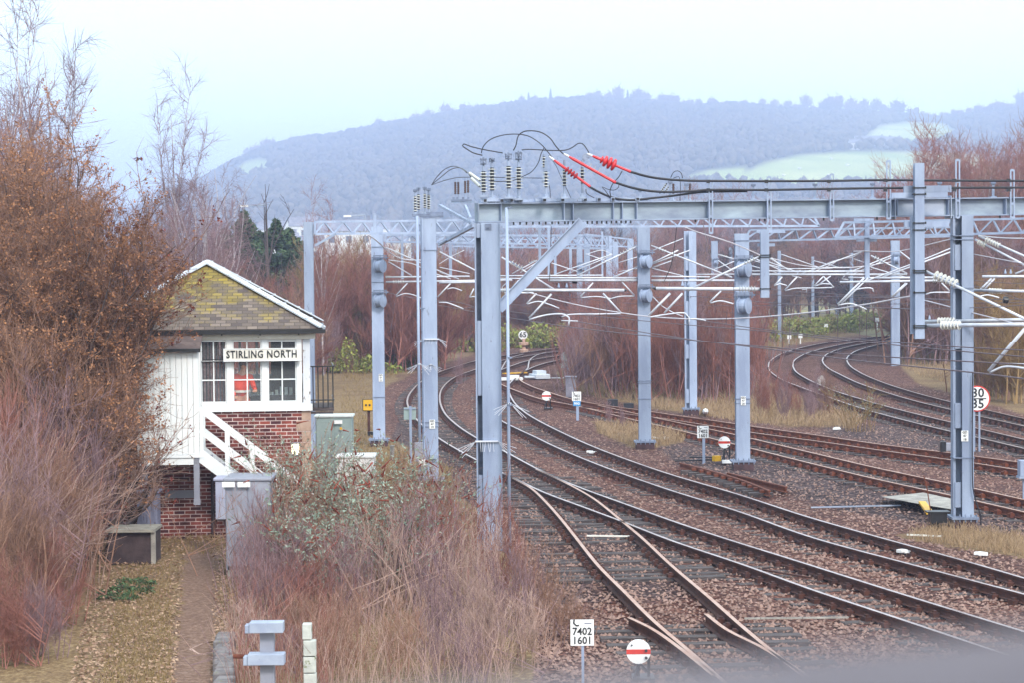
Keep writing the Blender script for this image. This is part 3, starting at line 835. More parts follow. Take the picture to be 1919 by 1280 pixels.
for py in (577, 640): b.bar(P(783, py, DC - 0.3), P(797, py, DC - 0.3), 0.03, 0.03)
b.build('clamp', steel_dark, dp2); spikes(dp2, 786, 683, DC - 0.32, 3, n=3, ln=0.35)
b = MB(); xx = P(795, 800, DC - 0.25).x; b.tube([(xx, DC - 0.25, 0.5), (xx, DC - 0.25, P(795, 408, DC).z)], W(1.5, DC), 6); b.build('conduit', steel, mC)
b = MB(); c = P(809, 404, DC); b.box(c, (0.62, 0.4, 0.05)); b.box(c + Vector((0.06, 0, 0.06)), (0.5, 0.1, 0.09)); c = P(790, 402, DC); b.box(c, (0.5, 0.35, 0.06)); b.build('cap_plate', steel_dark, mC)
b = MB(); c = P(812, 857, DC - 0.22); b.box(c, (0.22, 0.08, 0.13)); b.build('junction_box', steel, mC, bevel=0.01)
bb = thing('cable_box', (P(792, 880, DC - 0.5).x, DC - 0.5, 0.0), 'small grey cable box with a white tag at the foot of the capped mast', 'cable box')
b = MB(); c = P(785, 848, DC - 0.5); b.box((c.x, c.y, c.z), (0.22, 0.15, 0.5)); b.box((c.x, c.y, c.z / 2 - 0.1), (0.06, 0.06, c.z)); b.build('housing', cabgrey, bb, bevel=0.01)
c = P(791, 868, DC - 0.62); b = MB(); b.box(c, (0.17, 0.012, 0.16)); b.build('tag', signwhite, bb)
# bracket between capped mast and portal
br = thing('steel_bracket', P(855, 420, 50), 'triangular steel bracket between the capped mast and the near portal', 'bracket')
b = MB()
for (x0, y0, x1, y1, w_) in ((824, 384, 885, 418, 5), (872, 384, 882, 408, 4), (823, 457, 888, 422, 6), (888, 424, 790 + 34, 455, 3), (846, 378, 892, 378, 2.4)):
    b.bar(P(x0, y0, 52), P(x1, y1, 46 if x1 > 880 else 50), W(w_, 48), W(w_, 48))
b.build('strut', steel, br)
b = MB(); c0, c1 = P(846, 375, 49), P(884, 374, 49); b.bar(c0, c1, 0.3, 0.04)
for px in (850, 857, 868, 878): b.box(P(px, 371, 49), (0.05, 0.2, 0.06))
b.build('tray', steel_dark, br)

# vertical slotted cable supports fixed to the beam
for i, (px, y0, y1, w_) in enumerate(((1326, 330, 437, 8.5), (1435, 330, 430, 9), (1552, 325, 413, 8.5), (1658, 300, 410, 9), (1787, 298, 408, 9), (1889, 317, 408, 8.5), (1990, 315, 405, 8.5))):
    p = on_beam(px, 0, 0.19); D_ = p.y
    za, zb = P(px, y0, D_).z, P(px, y1, D_).z; w = W(w_, D_)
    t = thing('cable_support', (p.x, p.y, zb), '%s slotted upright bracket clamped to the front of the beam, counting from the left' % ['first', 'second', 'third', 'fourth', 'fifth', 'sixth', 'seventh'][i], 'cable support', 'slotted cable supports')
    b = MB()
    for s in (-1, 1): b.box((p.x + s * w * 0.36, p.y, (za + zb) / 2), (w * 0.27, 0.04, za - zb))
    for z in (za - 0.012, zb + 0.015, zb + (za - zb) * 0.30, zb + (za - zb) * 0.62): b.box((p.x, p.y - 0.002, z), (w * 0.5, 0.036, 0.05))
    b.build('channel', steel, t)
    k = MB()
    for yy in (339 if px < 1600 else 337, 355): q = P(px + 1, yy, D_ - 0.05); k.box(q, (w * 0.75, 0.07, 0.07))
    k.build('cable_clamp', black, t)
sb = [(1205, 355, 376), (1261, 340, 376), (1292, 345, 374), (1417, 346, 373), (1533, 345, 371), (1641, 344, 369), (1767, 342, 368), (1868, 342, 367)]
for i, (px, y0, y1) in enumerate(sb):
    p = on_beam(px, 0, -0.16); za, zb = P(px, y0, p.y).z, A0.z + (p.x - A0.x) * dirb.z + hgt / 2
    t = thing('stub_support', (p.x, p.y, zb), '%s short upright stub behind the cables on the beam, from the left' % ['first', 'second', 'third', 'fourth', 'fifth', 'sixth', 'seventh', 'eighth'][i], 'cable support', 'short stub supports')
    b = MB(); b.box((p.x, p.y, (za + zb) / 2), (0.05, 0.05, za - zb)); b.box((p.x, p.y, zb + 0.02), (0.13, 0.1, 0.04)); b.build('stub', steel, t)
    b = MB(); b.box((p.x, p.y - 0.02, za), (0.1, 0.06, 0.05)); b.build('clip', steel_dark, t)

# big drop posts hanging from the beams
def drop(label, x0, x1, ty, by, D, clamps=(), second=None, depth=0.16):
    a, c = P(x0, ty, D), P(x1, by, D); w = W(x1 - x0, D)
    xm = (a.x + c.x) / 2
    t = thing('drop_post', (xm, D, c.z), label, 'drop post', 'drop posts hanging from the gantries')
    b = MB(); H = a.z - c.z
    b.box((xm, D - depth / 2, c.z + H / 2), (w, 0.02, H)); b.box((xm, D + depth / 2, c.z + H / 2), (w, 0.02, H)); b.box((xm - w * 0.3, D, c.z + H / 2), (0.015, depth, H)); b.box((xm + w * 0.3, D, c.z + H / 2), (0.015, depth, H))
    if second:
        (s0, s1, t2, b2) = second
        e = P((s0 + s1) / 2, t2, D + 0.12); f = P((s0 + s1) / 2, b2, D + 0.12)
        b.box((e.x, D + 0.12, (e.z + f.z) / 2), (W(s1 - s0, D), 0.14, e.z - f.z))
    b.build('post', steel, t, bevel=0.003)
    if clamps:
        for yy in clamps:
            b = MB(); z = P(x0, yy, D).z
            b.box((xm, D - 0.01, z), (w + 0.05, depth + 0.06, 0.018))
            for s in (-1, 1): b.box((xm + s * (w / 2 + 0.02), D - depth / 2 - 0.02, z), (0.03, 0.03, 0.05))
            b.build('clamp_band', blackpaint, t)
    return t
d1 = drop('thick twin drop post bolted across the beam at right', 1713, 1731, 305, 634, DI - 1.1, clamps=(351, 363, 417, 430, 506, 510, 547, 609, 613), second=(1706, 1716, 405, 625), depth=0.18)
D_ = DI - 1.0
for (xa, xb, y0, y1) in ((1695, 1784, 347, 359), (1696, 1780, 414, 424), (1735, 1777, 359, 369), (1672, 1712, 360, 370)):
    a, c = P(xa, y0, D_), P(xb, y1, D_); MB().bar((a.x, D_ + 0.1, (a.z + c.z) / 2), (c.x, D_ + 0.1, (a.z + c.z) / 2), 0.1, abs(a.z - c.z)).build('clamp_plate', steel, d1)
d2 = drop('drop post with a long white tube, right of the first two-wheel mast pair', 1425, 1441, 430, 557, 56, clamps=(477, 481, 540), depth=0.14)
for (xa, xb, yy) in ((1418, 1471, 433), (1420, 1452, 458)): MB().bar(P(xa, yy, 56.1), P(xb, yy, 56.1), 0.1, 0.08).build('clamp_plate', steel, d2)
d3 = drop('slim drop post hanging from the lattice beam with the sloping end', 1620.5, 1629, 409, 521, 60, clamps=(470,), depth=0.12)
for (xa, xb, yy) in ((1600, 1637, 411), (1605, 1643, 449)): MB().bar(P(xa, yy, 60), P(xb, yy, 60), 0.1, 0.08).build('clamp_plate', steel, d3)
for (x0, x1, ty, by, D_, lab) in ((751.5, 756, 426, 522, 98, 'slim distant drop post seen between the two left masts'), (841.5, 847, 450, 518, 110, 'slim distant drop post between capped mast and near column'),
    (1009, 1014, 422, 490, 96, 'distant drop post hanging from the far lattice beam'), (1026, 1031, 424, 515, 100, 'second distant drop post under the far lattice beam'), (1127, 1130.5, 433, 520, 120, 'thin far drop post between distant masts'),
    (699.5, 705, 400, 437, 66, 'short post standing up on the left lattice beam'), (1038, 1043, 480, 516, 110, 'short distant drop post low behind the brace')):
    drop(lab, x0, x1, ty, by, D_, depth=0.1)

# ---------------------------------------------------------------- insulators on the beam
def shed_profile(n, rc, rs, a=0.0, b_=1.0):
    pr = [(a, rc)]
    for i in range(n):
        t = a + (b_ - a) * (i + 0.5) / n; d = (b_ - a) / n
        pr += [(t - d * 0.22, rc), (t - d * 0.16, rs), (t - d * 0.02, rs * 0.96), (t + d * 0.20, rc)]
    pr.append((b_, rc))
    return pr
def add_sheds(b, a, c, n, rc, rs, t0=0.0, t1=1.0):
    """dark core with separate pale discs"""
    b.lathe(a, c, [(t0, rc), (t1, rc)], 8, 1)
    for i in range(n):
        t = t0 + (t1 - t0) * (i + 0.5) / n; d = (t1 - t0) / n
        b.lathe(a, c, [(t - d * .14, rc), (t - d * .12, rs), (t - d * .03, rs * .97), (t + d * .12, rc * 1.02)], 16, 0)
def post_insulator(label, px, yb, y0, y1, yt, n, D, dia, white=True, head=None, mats=None, slim=0.5, group='post insulators on the steelwork'):
    """yb base, y0..y1 shed zone (bottom..top), yt top of the stem"""
    a = P(px, yb, D); e = P(px, yt, D); s0 = P(px, y0, D); s1 = P(px, y1, D); r = W(dia, D) / 2
    x = a.x
    t = thing('post_insulator', (x, D, a.z), label, 'insulator', group)
    b = MB(); b.lathe((x, D, a.z), (x, D, s0.z), [(0, r * 0.62), (0.3, r * 0.62), (0.35, r * 0.4), (1, r * 0.4)], 10)
    b.box((x, D, a.z + 0.015), (r * 2.0, r * 2.2, 0.04)); b.build('stem', steel, t); b = MB(); b.lathe((x, D, s1.z), (x, D, e.z), [(0, r * 0.4), (1, r * 0.4)], 10); b.build('neck', steel, t)
    m = mats or (ins_white if white else ins_brown)
    b = MB(); add_sheds(b, (x, D, s0.z), (x, D, s1.z), n, r * slim, r); b.build('sheds', [m, ins_dark if m is not ins_brown else ins_brown], t)
    if head:
        b = MB(); q = random.Random(int(px))
        (hw, hh) = head; hw = W(hw, D); hh = W(hh, D)
        b.box((x, D, e.z + hh * 0.25), (hw, hw * 0.9, hh * 0.12)); b.box((x, D, e.z + hh * 0.8), (hw * 1.15, hw, hh * 0.14))
        for k in (-1, 1): b.box((x + k * hw * 0.42, D, e.z + hh * 0.5), (0.018, hw * 0.6, hh * 0.7))
        b.tube([(x, D, e.z), (x, D, e.z + hh)], 0.02, 8)
        for k in range(4): b.tube([(x + q.uniform(-.5, .5) * hw, D - hw * 0.5, e.z + q.uniform(0.2, 0.9) * hh), (x + q.uniform(-.5, .5) * hw, D - hw * 0.7, e.z + q.uniform(0.2, 1) * hh)], 0.012, 5)
        b.build('terminal', steel_dark, t)
    return t
lab = 'white ribbed insulator on the near end of the beam, %s from the left'
post_insulator(lab % 'first', 906.5, 368, 359, 320, 310, 7, 43.9, 15.5, head=(11, 16))
post_insulator(lab % 'second', 922.5, 372, 356, 313, 304, 7, 44.1, 15.5, head=(10, 9))
post_insulator(lab % 'third', 953.5, 371, 352, 310, 300, 7, 43.9, 15.5, head=(12, 15))
post_insulator(lab % 'fourth', 972.5, 374, 353, 312, 302, 7, 44.1, 15.5, head=(12, 20))
post_insulator('dark-cored insulator carrying the first red cable end', 1023.5, 371, 350, 320, 300, 5, 44.0, 13, mats=ins_white, slim=0.45, group='cable end insulators')
post_insulator('small tall insulator just left of the red cable ends', 1019.5, 340, 313, 292, 288, 4, 44.3, 9, slim=0.5, group='cable end insulators')
post_insulator('insulator carrying the middle red cable end', 1058, 371, 348, 318, 299, 5, 44.0, 13, slim=0.45, group='cable end insulators')
post_insulator('insulator carrying the upper red cable end under a rounded plate', 1091.5, 371, 343, 313, 300, 5, 43.9, 12.5, slim=0.45, group='cable end insulators')
b = MB(); c = P(1098, 293, 43.88); b.disc(c, W(6.5, 44), 0.03, 14); b.bar(P(1091.5, 302, 43.90), P(1097, 293, 43.90), 0.03, W(6, 44)); b.bar(c, P(1109, 291, 43.84), 0.03, 0.04)
o = b.build('terminal_plate', steel, origin=c); tag(o, 'rounded grey plate holding the uppermost red cable end', 'clamp plate')
lab = 'white ribbed insulator on the capped mast, %s from the left'
for i, (px, ya, yb) in enumerate(((778.5, 396, 366), (784.5, 392, 363), (796.5, 389, 362), (803.5, 391, 364))):
    post_insulator(lab % ['first', 'second', 'third', 'fourth'][i], px, 402, ya, yb, yb - 6, 6, DC - 0.1 + (i % 2) * 0.25, 9.5, head=(7, 7), group='insulators on the capped mast')
lab = 'brown ribbed insulator on the small tray, %s from the left'
for i, (px, ya, yb) in enumerate(((853.5, 363, 340), (859, 363, 340), (872, 361, 338), (877.5, 360, 337))):
    post_insulator(lab % ['first', 'second', 'third', 'fourth'][i], px, 374, ya, yb, yb - 6, 6, 49 + (i % 2) * 0.2, 5.6, mats=ins_brown, slim=0.7, group='brown insulators on the tray')
def string_ins(label, x0, y0, x1, y1, D, n=7, th=6, D1=None):
    a, c = P(x0, y0, D), P(x1, y1, D1 or D)
    b = MB(); r = W(th, D) / 2; b.lathe(a, c, [(0, r * .3), (1, r * .3)], 8, 1); add_sheds(b, a, c, n, r * .4, r, .08, .92)
    o = b.build('strain_insulator', [ins_white, ins_dark], origin=a); return tag(o, label, 'insulator', 'sloping strain insulators')
string_ins('upper sloping strain insulator left of the white post insulators', 878, 322, 902, 339, 46, D1=44.6)
string_ins('lower sloping strain insulator left of the white post insulators', 882, 332, 901, 350, 46, D1=44.6)
string_ins('sloping strain insulator far behind the thick black cables, left one', 1236, 362, 1250, 342, 50, n=5)
string_ins('sloping strain insulator far behind the thick black cables, right one', 1244, 362, 1258, 342, 50, n=5)
for i, px in enumerate((1262, 1293)):
    post_insulator('small dark insulator behind the cables, %s of two' % ['left', 'right'][i], px, 376, 362, 343, 338, 4, 48, 7, mats=ins_brown, slim=0.6, group='small insulators behind cables')

# ---------------------------------------------------------------- cables
def cable(label, pts, th, D, mat=None, name='jumper_cable', group='black jumper loops', D1=None, cat='cable', n=8, origin=None):
    cp = catmull(pts, 4.0); L = len(cp)
    w = [P(p[0], p[1], D + ((D1 or D) - D) * i / (L - 1)) for i, p in enumerate(cp)]
    b = MB(); b.tube(w, W(th, D) / 2, n); o = b.build(name, mat or black, origin=w[0], smooth=True)
    return tag(o, label, cat, group)
cable('flat black loop reaching furthest left of the insulators', [(904,290),(887,285.5),(873,277),(866.5,272),(869,269),(880.7,273),(902.6,278.5),(942,285.5)], 2.2, 43.8)
cable('high arched black cable from the first insulator to the lowest red sleeve', [(902,286),(905,275),(916.6,262),(937,253.4),(966.7,250.3),(990,254),(1013.6,269),(1026,283),(1038,298)], 1.9, 43.8)
cable('highest arched black cable, from the third insulator to the middle red sleeve', [(962,281),(966.7,272),(971.4,253.4),(980.7,246),(993,244),(1013.6,247),(1030.8,258),(1041,272),(1048.8,281),(1058,289),(1066,293)], 2.2, 43.8)
cable('wavy black cable from the fourth insulator to the rounded plate', [(977.6,280),(990,279),(1040,281),(1061,280),(1073.8,274.6),(1083,268),(1091,268),(1098.8,277),(1103.5,285)], 2.0, 43.8)
cable('thin hanging black loop from the tall small insulator down to the left', [(1020,275),(1013.6,288),(1009,303.5),(996.4,320.7),(979,330),(962,337),(930,339),(915,337)], 1.6, 44.4)
cable('thin straight conductor behind the white insulators', [(900,330),(935,331.5),(960,332),(1028,333)], 1.3, 44.6)
cable('outermost thin loop arching right from the capped mast', [(808.8,345.7),(818,331.6),(833.8,316),(849.4,310.5),(865,315),(875,323)], 1.5, 57, D1=47)
cable('inner thin loop arching right from the capped mast', [(809,345),(827.5,330),(846,316),(862,313.5),(874,320),(882,330)], 1.5, 57, D1=47)
cable('low thin conductor from the capped mast to the brown insulators', [(809,345.5),(837,336),(858.8,331.6),(890,331)], 1.4, 57, D1=47)
cable('thin dark drop wire below the middle red sleeve', [(1166,319),(1160,330),(1148,344),(1143,358),(1145,368)], 1.7, 43.6)
cable('curly black earth wire above the beam', [(1142,367),(1134,356),(1128,349),(1140,354),(1152,355),(1159,350),(1160,345)], 1.4, 43.6)
cable('short black earth wire beside the third red sleeve', [(1098,353),(1099,361),(1108,367),(1114,370)], 1.4, 43.6)
cable('thin wire dropping left of the small tall insulator', [(1028,290),(1040,306),(1052,332),(1070,370)], 1.0, 44.3)
cable('short thin wire hanging beside the dark-cored insulator', [(1029,346),(1031,358),(1031,370)], 1.2, 43.8)
cable('far small loop over the distant insulators', [(1257,332),(1262,322),(1270,319),(1277,324),(1279,333)], 1.4, 50)
cable('far thin dark wire dropping behind the beam', [(1262,333),(1272,330),(1275,345),(1274,375)], 1.2, 50)
cable('thin black wire hanging below the beam, right of the tensioner mast', [(1268,425),(1264,460),(1258,495),(1245,526)], 1.3, 47, group='thin hanging wires')
cable('thin black wire hanging below the beam near the pipe', [(1033,423),(1032,465),(1030,526)], 1.3, 47, group='thin hanging wires')
# thick black feeders lying over the beam supports
def along(pts, th, label, Doff=-0.24):
    cp = catmull(pts, 5.0); w = []
    for p in cp:
        q = on_beam(p[0], 0, -Doff) if p[0] > 1000 else None
        w.append(P(p[0], p[1], q.y))
    b = MB(); b.tube(w, W(th, 45) / 2, 10); o = b.build('feeder_cable', black, origin=w[0], smooth=True); tag(o, label, 'cable', 'thick black feeder cables')
along([(1180,320.5),(1215,330),(1250,335),(1290,337.5),(1326,338),(1435,338.5),(1552,338),(1660,336.5),(1787,337.5),(1919,338),(2030,338)], 4.6, 'uppermost thick black cable running above the beam')
along([(1152,340.5),(1178,349),(1205,355),(1240,358.5),(1290,357.5),(1326,355),(1435,355),(1552,353),(1660,351.5),(1787,351),(1919,350.5),(2030,350)], 4.6, 'middle thick black cable, from the middle red sleeve')
along([(1103,348),(1125,360),(1150,370),(1180,374),(1215,371),(1260,366),(1300,360.5),(1326,358.5),(1400,357.5)], 4.2, 'lowest thick black cable lying close on the beam', Doff=-0.15)
# red sleeves
def sleeve(label, x0, y0, x1, y1, D, th, sheds=None, shed_mat=None, shedw=14):
    a, c = P(x0, y0, D), P(x1, y1, D)
    t = thing('cable_end_sleeve', a, label, 'cable termination', 'red cable end sleeves')
    r = W(th, D) / 2; b = MB(); b.lathe(a, c, [(0, r * .35), (.03, r * .8), (.1, r * 1.1), (.3, r * 1.1), (.34, r), (.93, r), (.96, r * 1.15), (1, r * 1.1)], 12)
    b.build('sleeve', redm, t, smooth=True)
    if sheds:
        for (f, sw) in sheds:
            b = MB(); p = a.lerp(c, f); d = (c - a).normalized(); rr = W(sw, D) / 2
            kx = 1.7 if sw > 20 else 1.0; b.lathe(p - d * 0.035 * kx, p + d * 0.02 * kx, [(0, r), (.15, rr * 0.9), (.5, rr), (.75, rr * .85), (1, r)], 16); b.build('shed', shed_mat or redm, t, smooth=True)
    b = MB(); b.lathe(a - (c - a).normalized() * 0.12, a, [(0, 0.015), (.4, 0.025), (1, 0.025)], 8); b.build('lug', white_tube, t)
    return t
sleeve('lowest red cable sleeve with four dark red discs', 1037.8, 298.8, 1106, 349, 43.7, 5.0, sheds=((.37, 13), (.45, 14), (.53, 14), (.61, 14)), shed_mat=noisy('dark_red_sheds', srgb(150, 20, 34), srgb(184, 34, 44), 8, .35))
sleeve('middle red cable sleeve, longest and without bulb', 1066, 292.5, 1154, 341.5, 43.6, 5.4)
sleeve('uppermost red cable sleeve with a fat bulb of discs', 1109.7, 291, 1182, 321, 43.5, 5.0, sheds=((.26, 15), (.36, 22), (.47, 24), (.58, 24)))
b = MB()
for (x, y) in ((1104.5, 312.5), (1112.5, 317), (1120.5, 321)): b.bar(P(x - 4, y + 7, 43.7), P(x + 4.5, y - 7, 43.7), 0.04, 0.012)
o = b.build('spike_plates', ins_white); tag(o, 'three thin pale discs seen edge-on beside the middle red sleeve', 'insulator discs')
# ---------------------------------------------------------------- cantilevers: traced members at their own distance
def cantilever(label, D, items, Dfar=None, group='white tubular cantilever brackets'):
    """items: (kind, points, px thickness); kinds H main tube, S stay, D strut, A arm, I insulator, K fitting, C end cap"""
    xs_ = [p[0] for it in items for p in it[1]]; x0, x1 = min(xs_), max(xs_)
    Df = Dfar or D
    anchor = items[0][1][0][0]
    def Q(p):
        f = abs(p[0] - anchor) / max(1.0, x1 - x0)
        return P(p[0], p[1], D + (Df - D) * f)
    t = thing('cantilever_bracket', Q(items[0][1][0]), label, 'cantilever', group)
    nm = {'H': 'main_tube', 'S': 'stay_tube', 'D': 'strut', 'A': 'registration_arm', 'I': 'insulator', 'K': 'fitting', 'C': 'end_cap'}
    for it in items:
        k, pts, th = it[0], it[1], it[2]
        b = MB(); r = W(th * (.86 if D < 70 else .76), D) / 2
        if k == 'I':
            a, c = Q(pts[0]), Q(pts[1]); n = it[3] if len(it) > 3 else 6
            a = Vector(a); c = Vector(c); b.lathe(a, c, [(0, r * .36), (1, r * .36)], 8, 1); add_sheds(b, a, c, max(3, int(n * .75)), r * .42, r * 1.35, .04, .96); m = [ins_white, steel_dark]
        elif k == 'K':
            for p in pts:
                c = Q(p); b.lathe(c + Vector((0, 0, 0)), c + Vector((0, 0, r * 4)), [(0, r), (.2, r * 1.1), (.8, r * .5), (1, r * .5)], 8)
            m = steel
        elif k == 'C':
            a, c = Q(pts[0]), Q(pts[1]); b.lathe(a, c, [(0, r), (1, r * .1)], 8); m = blackpaint
        else:
            w = [Q(p) for p in (catmull(pts, 5) if len(pts) > 2 else pts)]
            b.tube(w, r, 8); m = white_tube
        b.build(nm[k], m, t, smooth=k in 'HSDA')
    return t
H, S_, D_k, A, I, K, Cc = 'H', 'S', 'D', 'A', 'I', 'K', 'C'
cantilever('double cantilever reaching right from the mast behind the yellow box sign', DB, [
 ('H', [(723,527.7),(960,524)], 4.6), ('I', [(735,527.5),(759,527)], 8, 7), ('H', [(722,518.5),(880,517)], 4.0), ('I', [(722,518.3),(733,518)], 6, 3),
 ('S', [(723,462.7),(853,520)], 3.0), ('I', [(733,467),(751,475)], 6, 6), ('S', [(728,489.5),(772,515.7)], 2.8), ('S', [(728,486),(775,494),(800,506),(845,522)], 2.0),
 ('D', [(763.5,530),(742,553)], 3.2), ('A', [(742.7,555),(757,549.6),(770,550.5),(783,555),(800,561)], 2.4),
 ('D', [(844.5,530),(820,556)], 3.6), ('A', [(838,541),(849,538.6),(866,544)], 2.6), ('A', [(822.6,566),(835.7,566),(855.4,572.6),(868.5,578)], 2.8)])
cantilever('short cantilever stay from the capped mast towards the near column', DC, [
 ('S', [(823.7,470.8),(935,529)], 3.0), ('I', [(856,488),(872,496)], 5, 5), ('H', [(823,529),(935,527)], 4.0), ('D', [(888,540),(880,556)], 3.0), ('A', [(880,556),(888,555),(905,559)], 2.4)])
cantilever('thick white cantilever with a dark tube end, right of the near column', 62, [
 ('H', [(936,543),(1170,543.3)], 7.0), ('C', [(1170,543.3),(1175,543.5)], 7), ('I', [(939,543),(954,543)], 10, 4), ('S', [(940,481),(1041,543)], 3.6), ('I', [(956,489),(980,504)], 10, 6),
 ('K', [(1047,538),(1062,538)], 5), ('D', [(1033.5,550),(991.5,595.5)], 4.4), ('A', [(992,598),(1012,592),(1035,588),(1058,588.5),(1066,594),(1065.7,609)], 3.4), ('A', [(1052,600),(1083,601)], 2.6),
 ('D', [(1130,548.8),(1164,586)], 4.2), ('A', [(1164,587),(1116,587.7),(1065.7,589),(1052.5,593)], 3.0)])
cantilever('cantilever reaching left from the mast with two wheels beside the grass patch', DF, [
 ('H', [(1196,524.5),(1028,524.7)], 4.8), ('I', [(1188,524.5),(1162,524.6)], 7, 8), ('H', [(1196,520),(990,520)], 4.2),
 ('S', [(1195,460),(1081,516)], 3.2), ('I', [(1189,463),(1160,476)], 6, 7), ('S', [(1196,499),(1149,519)], 3.4),
 ('D', [(1111.6,529),(1087.5,555.4)], 3.0), ('A', [(1089.7,557),(1118,555),(1144.4,558.6)], 2.6), ('D', [(1166,528),(1189,553)], 3.0), ('A', [(1189,554),(1159.8,555),(1142,559.7)], 2.6)])
cantilever('cantilever reaching right from the mast with two wheels beside the grass patch', DF, [
 ('H', [(1221,524.7),(1385,524.7)], 4.4), ('I', [(1232,524.7),(1258,524.7)], 6, 7), ('S', [(1220,459),(1372,519)], 3.2), ('I', [(1234,465),(1250,471)], 6, 5), ('H', [(1221,517),(1330,518)], 3.0),
 ('S', [(1222,492),(1271,468)], 2.8), ('S', [(1222,494),(1293,468)], 2.8), ('S', [(1222,501),(1258,488)], 2.4), ('S', [(1222,502),(1280,516)], 2.2), ('D', [(1223,555),(1241,573)], 2.4), ('A', [(1241,573),(1262,585),(1280,592)], 2.0)])
cantilever('long thick white cantilever hung from the drop post, its dark end pointing left', 56, [
 ('H', [(1426,541),(1229,540)], 7.6), ('C', [(1229,540),(1222,539.5)], 7.6), ('I', [(1418,541),(1382,540.6)], 11, 9), ('S', [(1425,479),(1288,544)], 4.6), ('I', [(1416,483),(1393,494)], 8, 6),
 ('K', [(1279,535),(1290,535)], 6), ('D', [(1256,548.8),(1215.6,590.4)], 5.2), ('D', [(1279,548.8),(1245,586)], 4.8), ('A', [(1216.7,593.7),(1251.7,588),(1284.5,586.5),(1291,594),(1291,606)], 3.2), ('A', [(1290,597),(1308,597),(1323,600)], 3.0),
 ('D', [(1351.4,544),(1330.6,565)], 3.8), ('A', [(1331.5,567),(1350,563),(1374.4,568.5)], 3.2)])
cantilever('cantilever reaching left from the slim drop post', 60, [
 ('H', [(1622,507.5),(1460,508)], 4.0), ('H', [(1700,513.5),(1409,513.5)], 4.4), ('S', [(1617,470),(1500,513)], 2.6), ('S', [(1441,481),(1480,507)], 3.0), ('I', [(1444,483),(1455,490)], 6, 4), ('S', [(1441,490),(1494,509)], 2.4),
 ('D', [(1466,518),(1451,534.6)], 3.2), ('A', [(1451,534.6),(1462,531),(1475,534.6)], 2.6), ('D', [(1493.6,518),(1470.7,543)], 3.2), ('A', [(1471.7,544),(1487,540),(1503.5,539),(1530,539),(1560,538)], 2.6), ('A', [(1503,542),(1512,541),(1511,547)], 2.2),
 ('D', [(1543,517),(1562.6,538)], 3.2), ('D', [(1543,517),(1526,534.6)], 2.8), ('D', [(1557,516),(1534,533)], 2.8), ('A', [(1527,536),(1540,531),(1558,532)], 2.6)])
cantilever('lower white cantilever left of the large right mast', 52, [
 ('H', [(1783,524.5),(1574,528)], 5.0), ('I', [(1763,525),(1746,525)], 8, 6), ('H', [(1760,519),(1640,520)], 4.4), ('S', [(1785,470),(1645,522)], 3.4), ('S', [(1785,463),(1732,485),(1620,527)], 3.0),
 ('D', [(1619.5,520),(1570,569.6)], 4.4), ('D', [(1627,520),(1577,568)], 3.6), ('A', [(1571,571),(1593,568),(1610,573),(1624,579.4)], 3.4), ('D', [(1697.5,529.7),(1671,556)], 4.0), ('A', [(1598.7,543),(1620,539),(1635,540),(1637,546)], 2.8),
 ('D', [(1764,529),(1779,544)], 3.6), ('A', [(1735,551),(1743,548),(1780,547)], 3.2)])
cantilever('largest white cantilever at the right edge, with a long pale strut', DI - 1.1, [
 ('H', [(1733,609.5),(2010,606)], 8.6), ('I', [(1762,609),(1803,608.5)], 15, 9), ('S', [(1732,506),(2010,640)], 6.2), ('I', [(1750,513),(1797,533)], 15, 8),
 ('D', [(1925,610),(1853,696)], 8.0), ('A', [(1855,699),(1881,688.5),(1919,691),(1960,700)], 5.0), ('A', [(1872,682),(1940,684)], 3.4)], Dfar=DI - 3.5)
cantilever('second large white tube just above and behind the largest one', DI + 0.4, [
 ('H', [(1733,602),(2010,597)], 8.0), ('I', [(1756,601.5),(1793,601)], 13, 8), ('K', [(1742,598)], 5)], Dfar=DI - 2)
cantilever('cantilever on the right side of the large right mast', DI + 0.3, [
 ('S', [(1828,448),(1940,506)], 5.0), ('I', [(1832,452),(1849,460)], 9, 6), ('S', [(1834,441),(1940,488)], 5.0), ('I', [(1846,447),(1876,461)], 9, 8), ('S', [(1834,440.7),(1880,445),(1940,446)], 2.4),
 ('H', [(1823,543),(1940,545.5)], 6.4), ('I', [(1852,544),(1879,545)], 9, 7)], Dfar=DI - 1)
cantilever('white tube with a cut left end beyond the large right mast', 62, [
 ('H', [(1841,517.5),(2010,517)], 6.2), ('K', [(1884,512),(1894,512)], 5), ('D', [(1858,521),(1835,544)], 4.4), ('D', [(1864,521),(1842,544)], 4.0), ('S', [(1903,512),(1990,478)], 4.0), ('A', [(1832,556),(1850,552),(1872,557)], 3.2)])
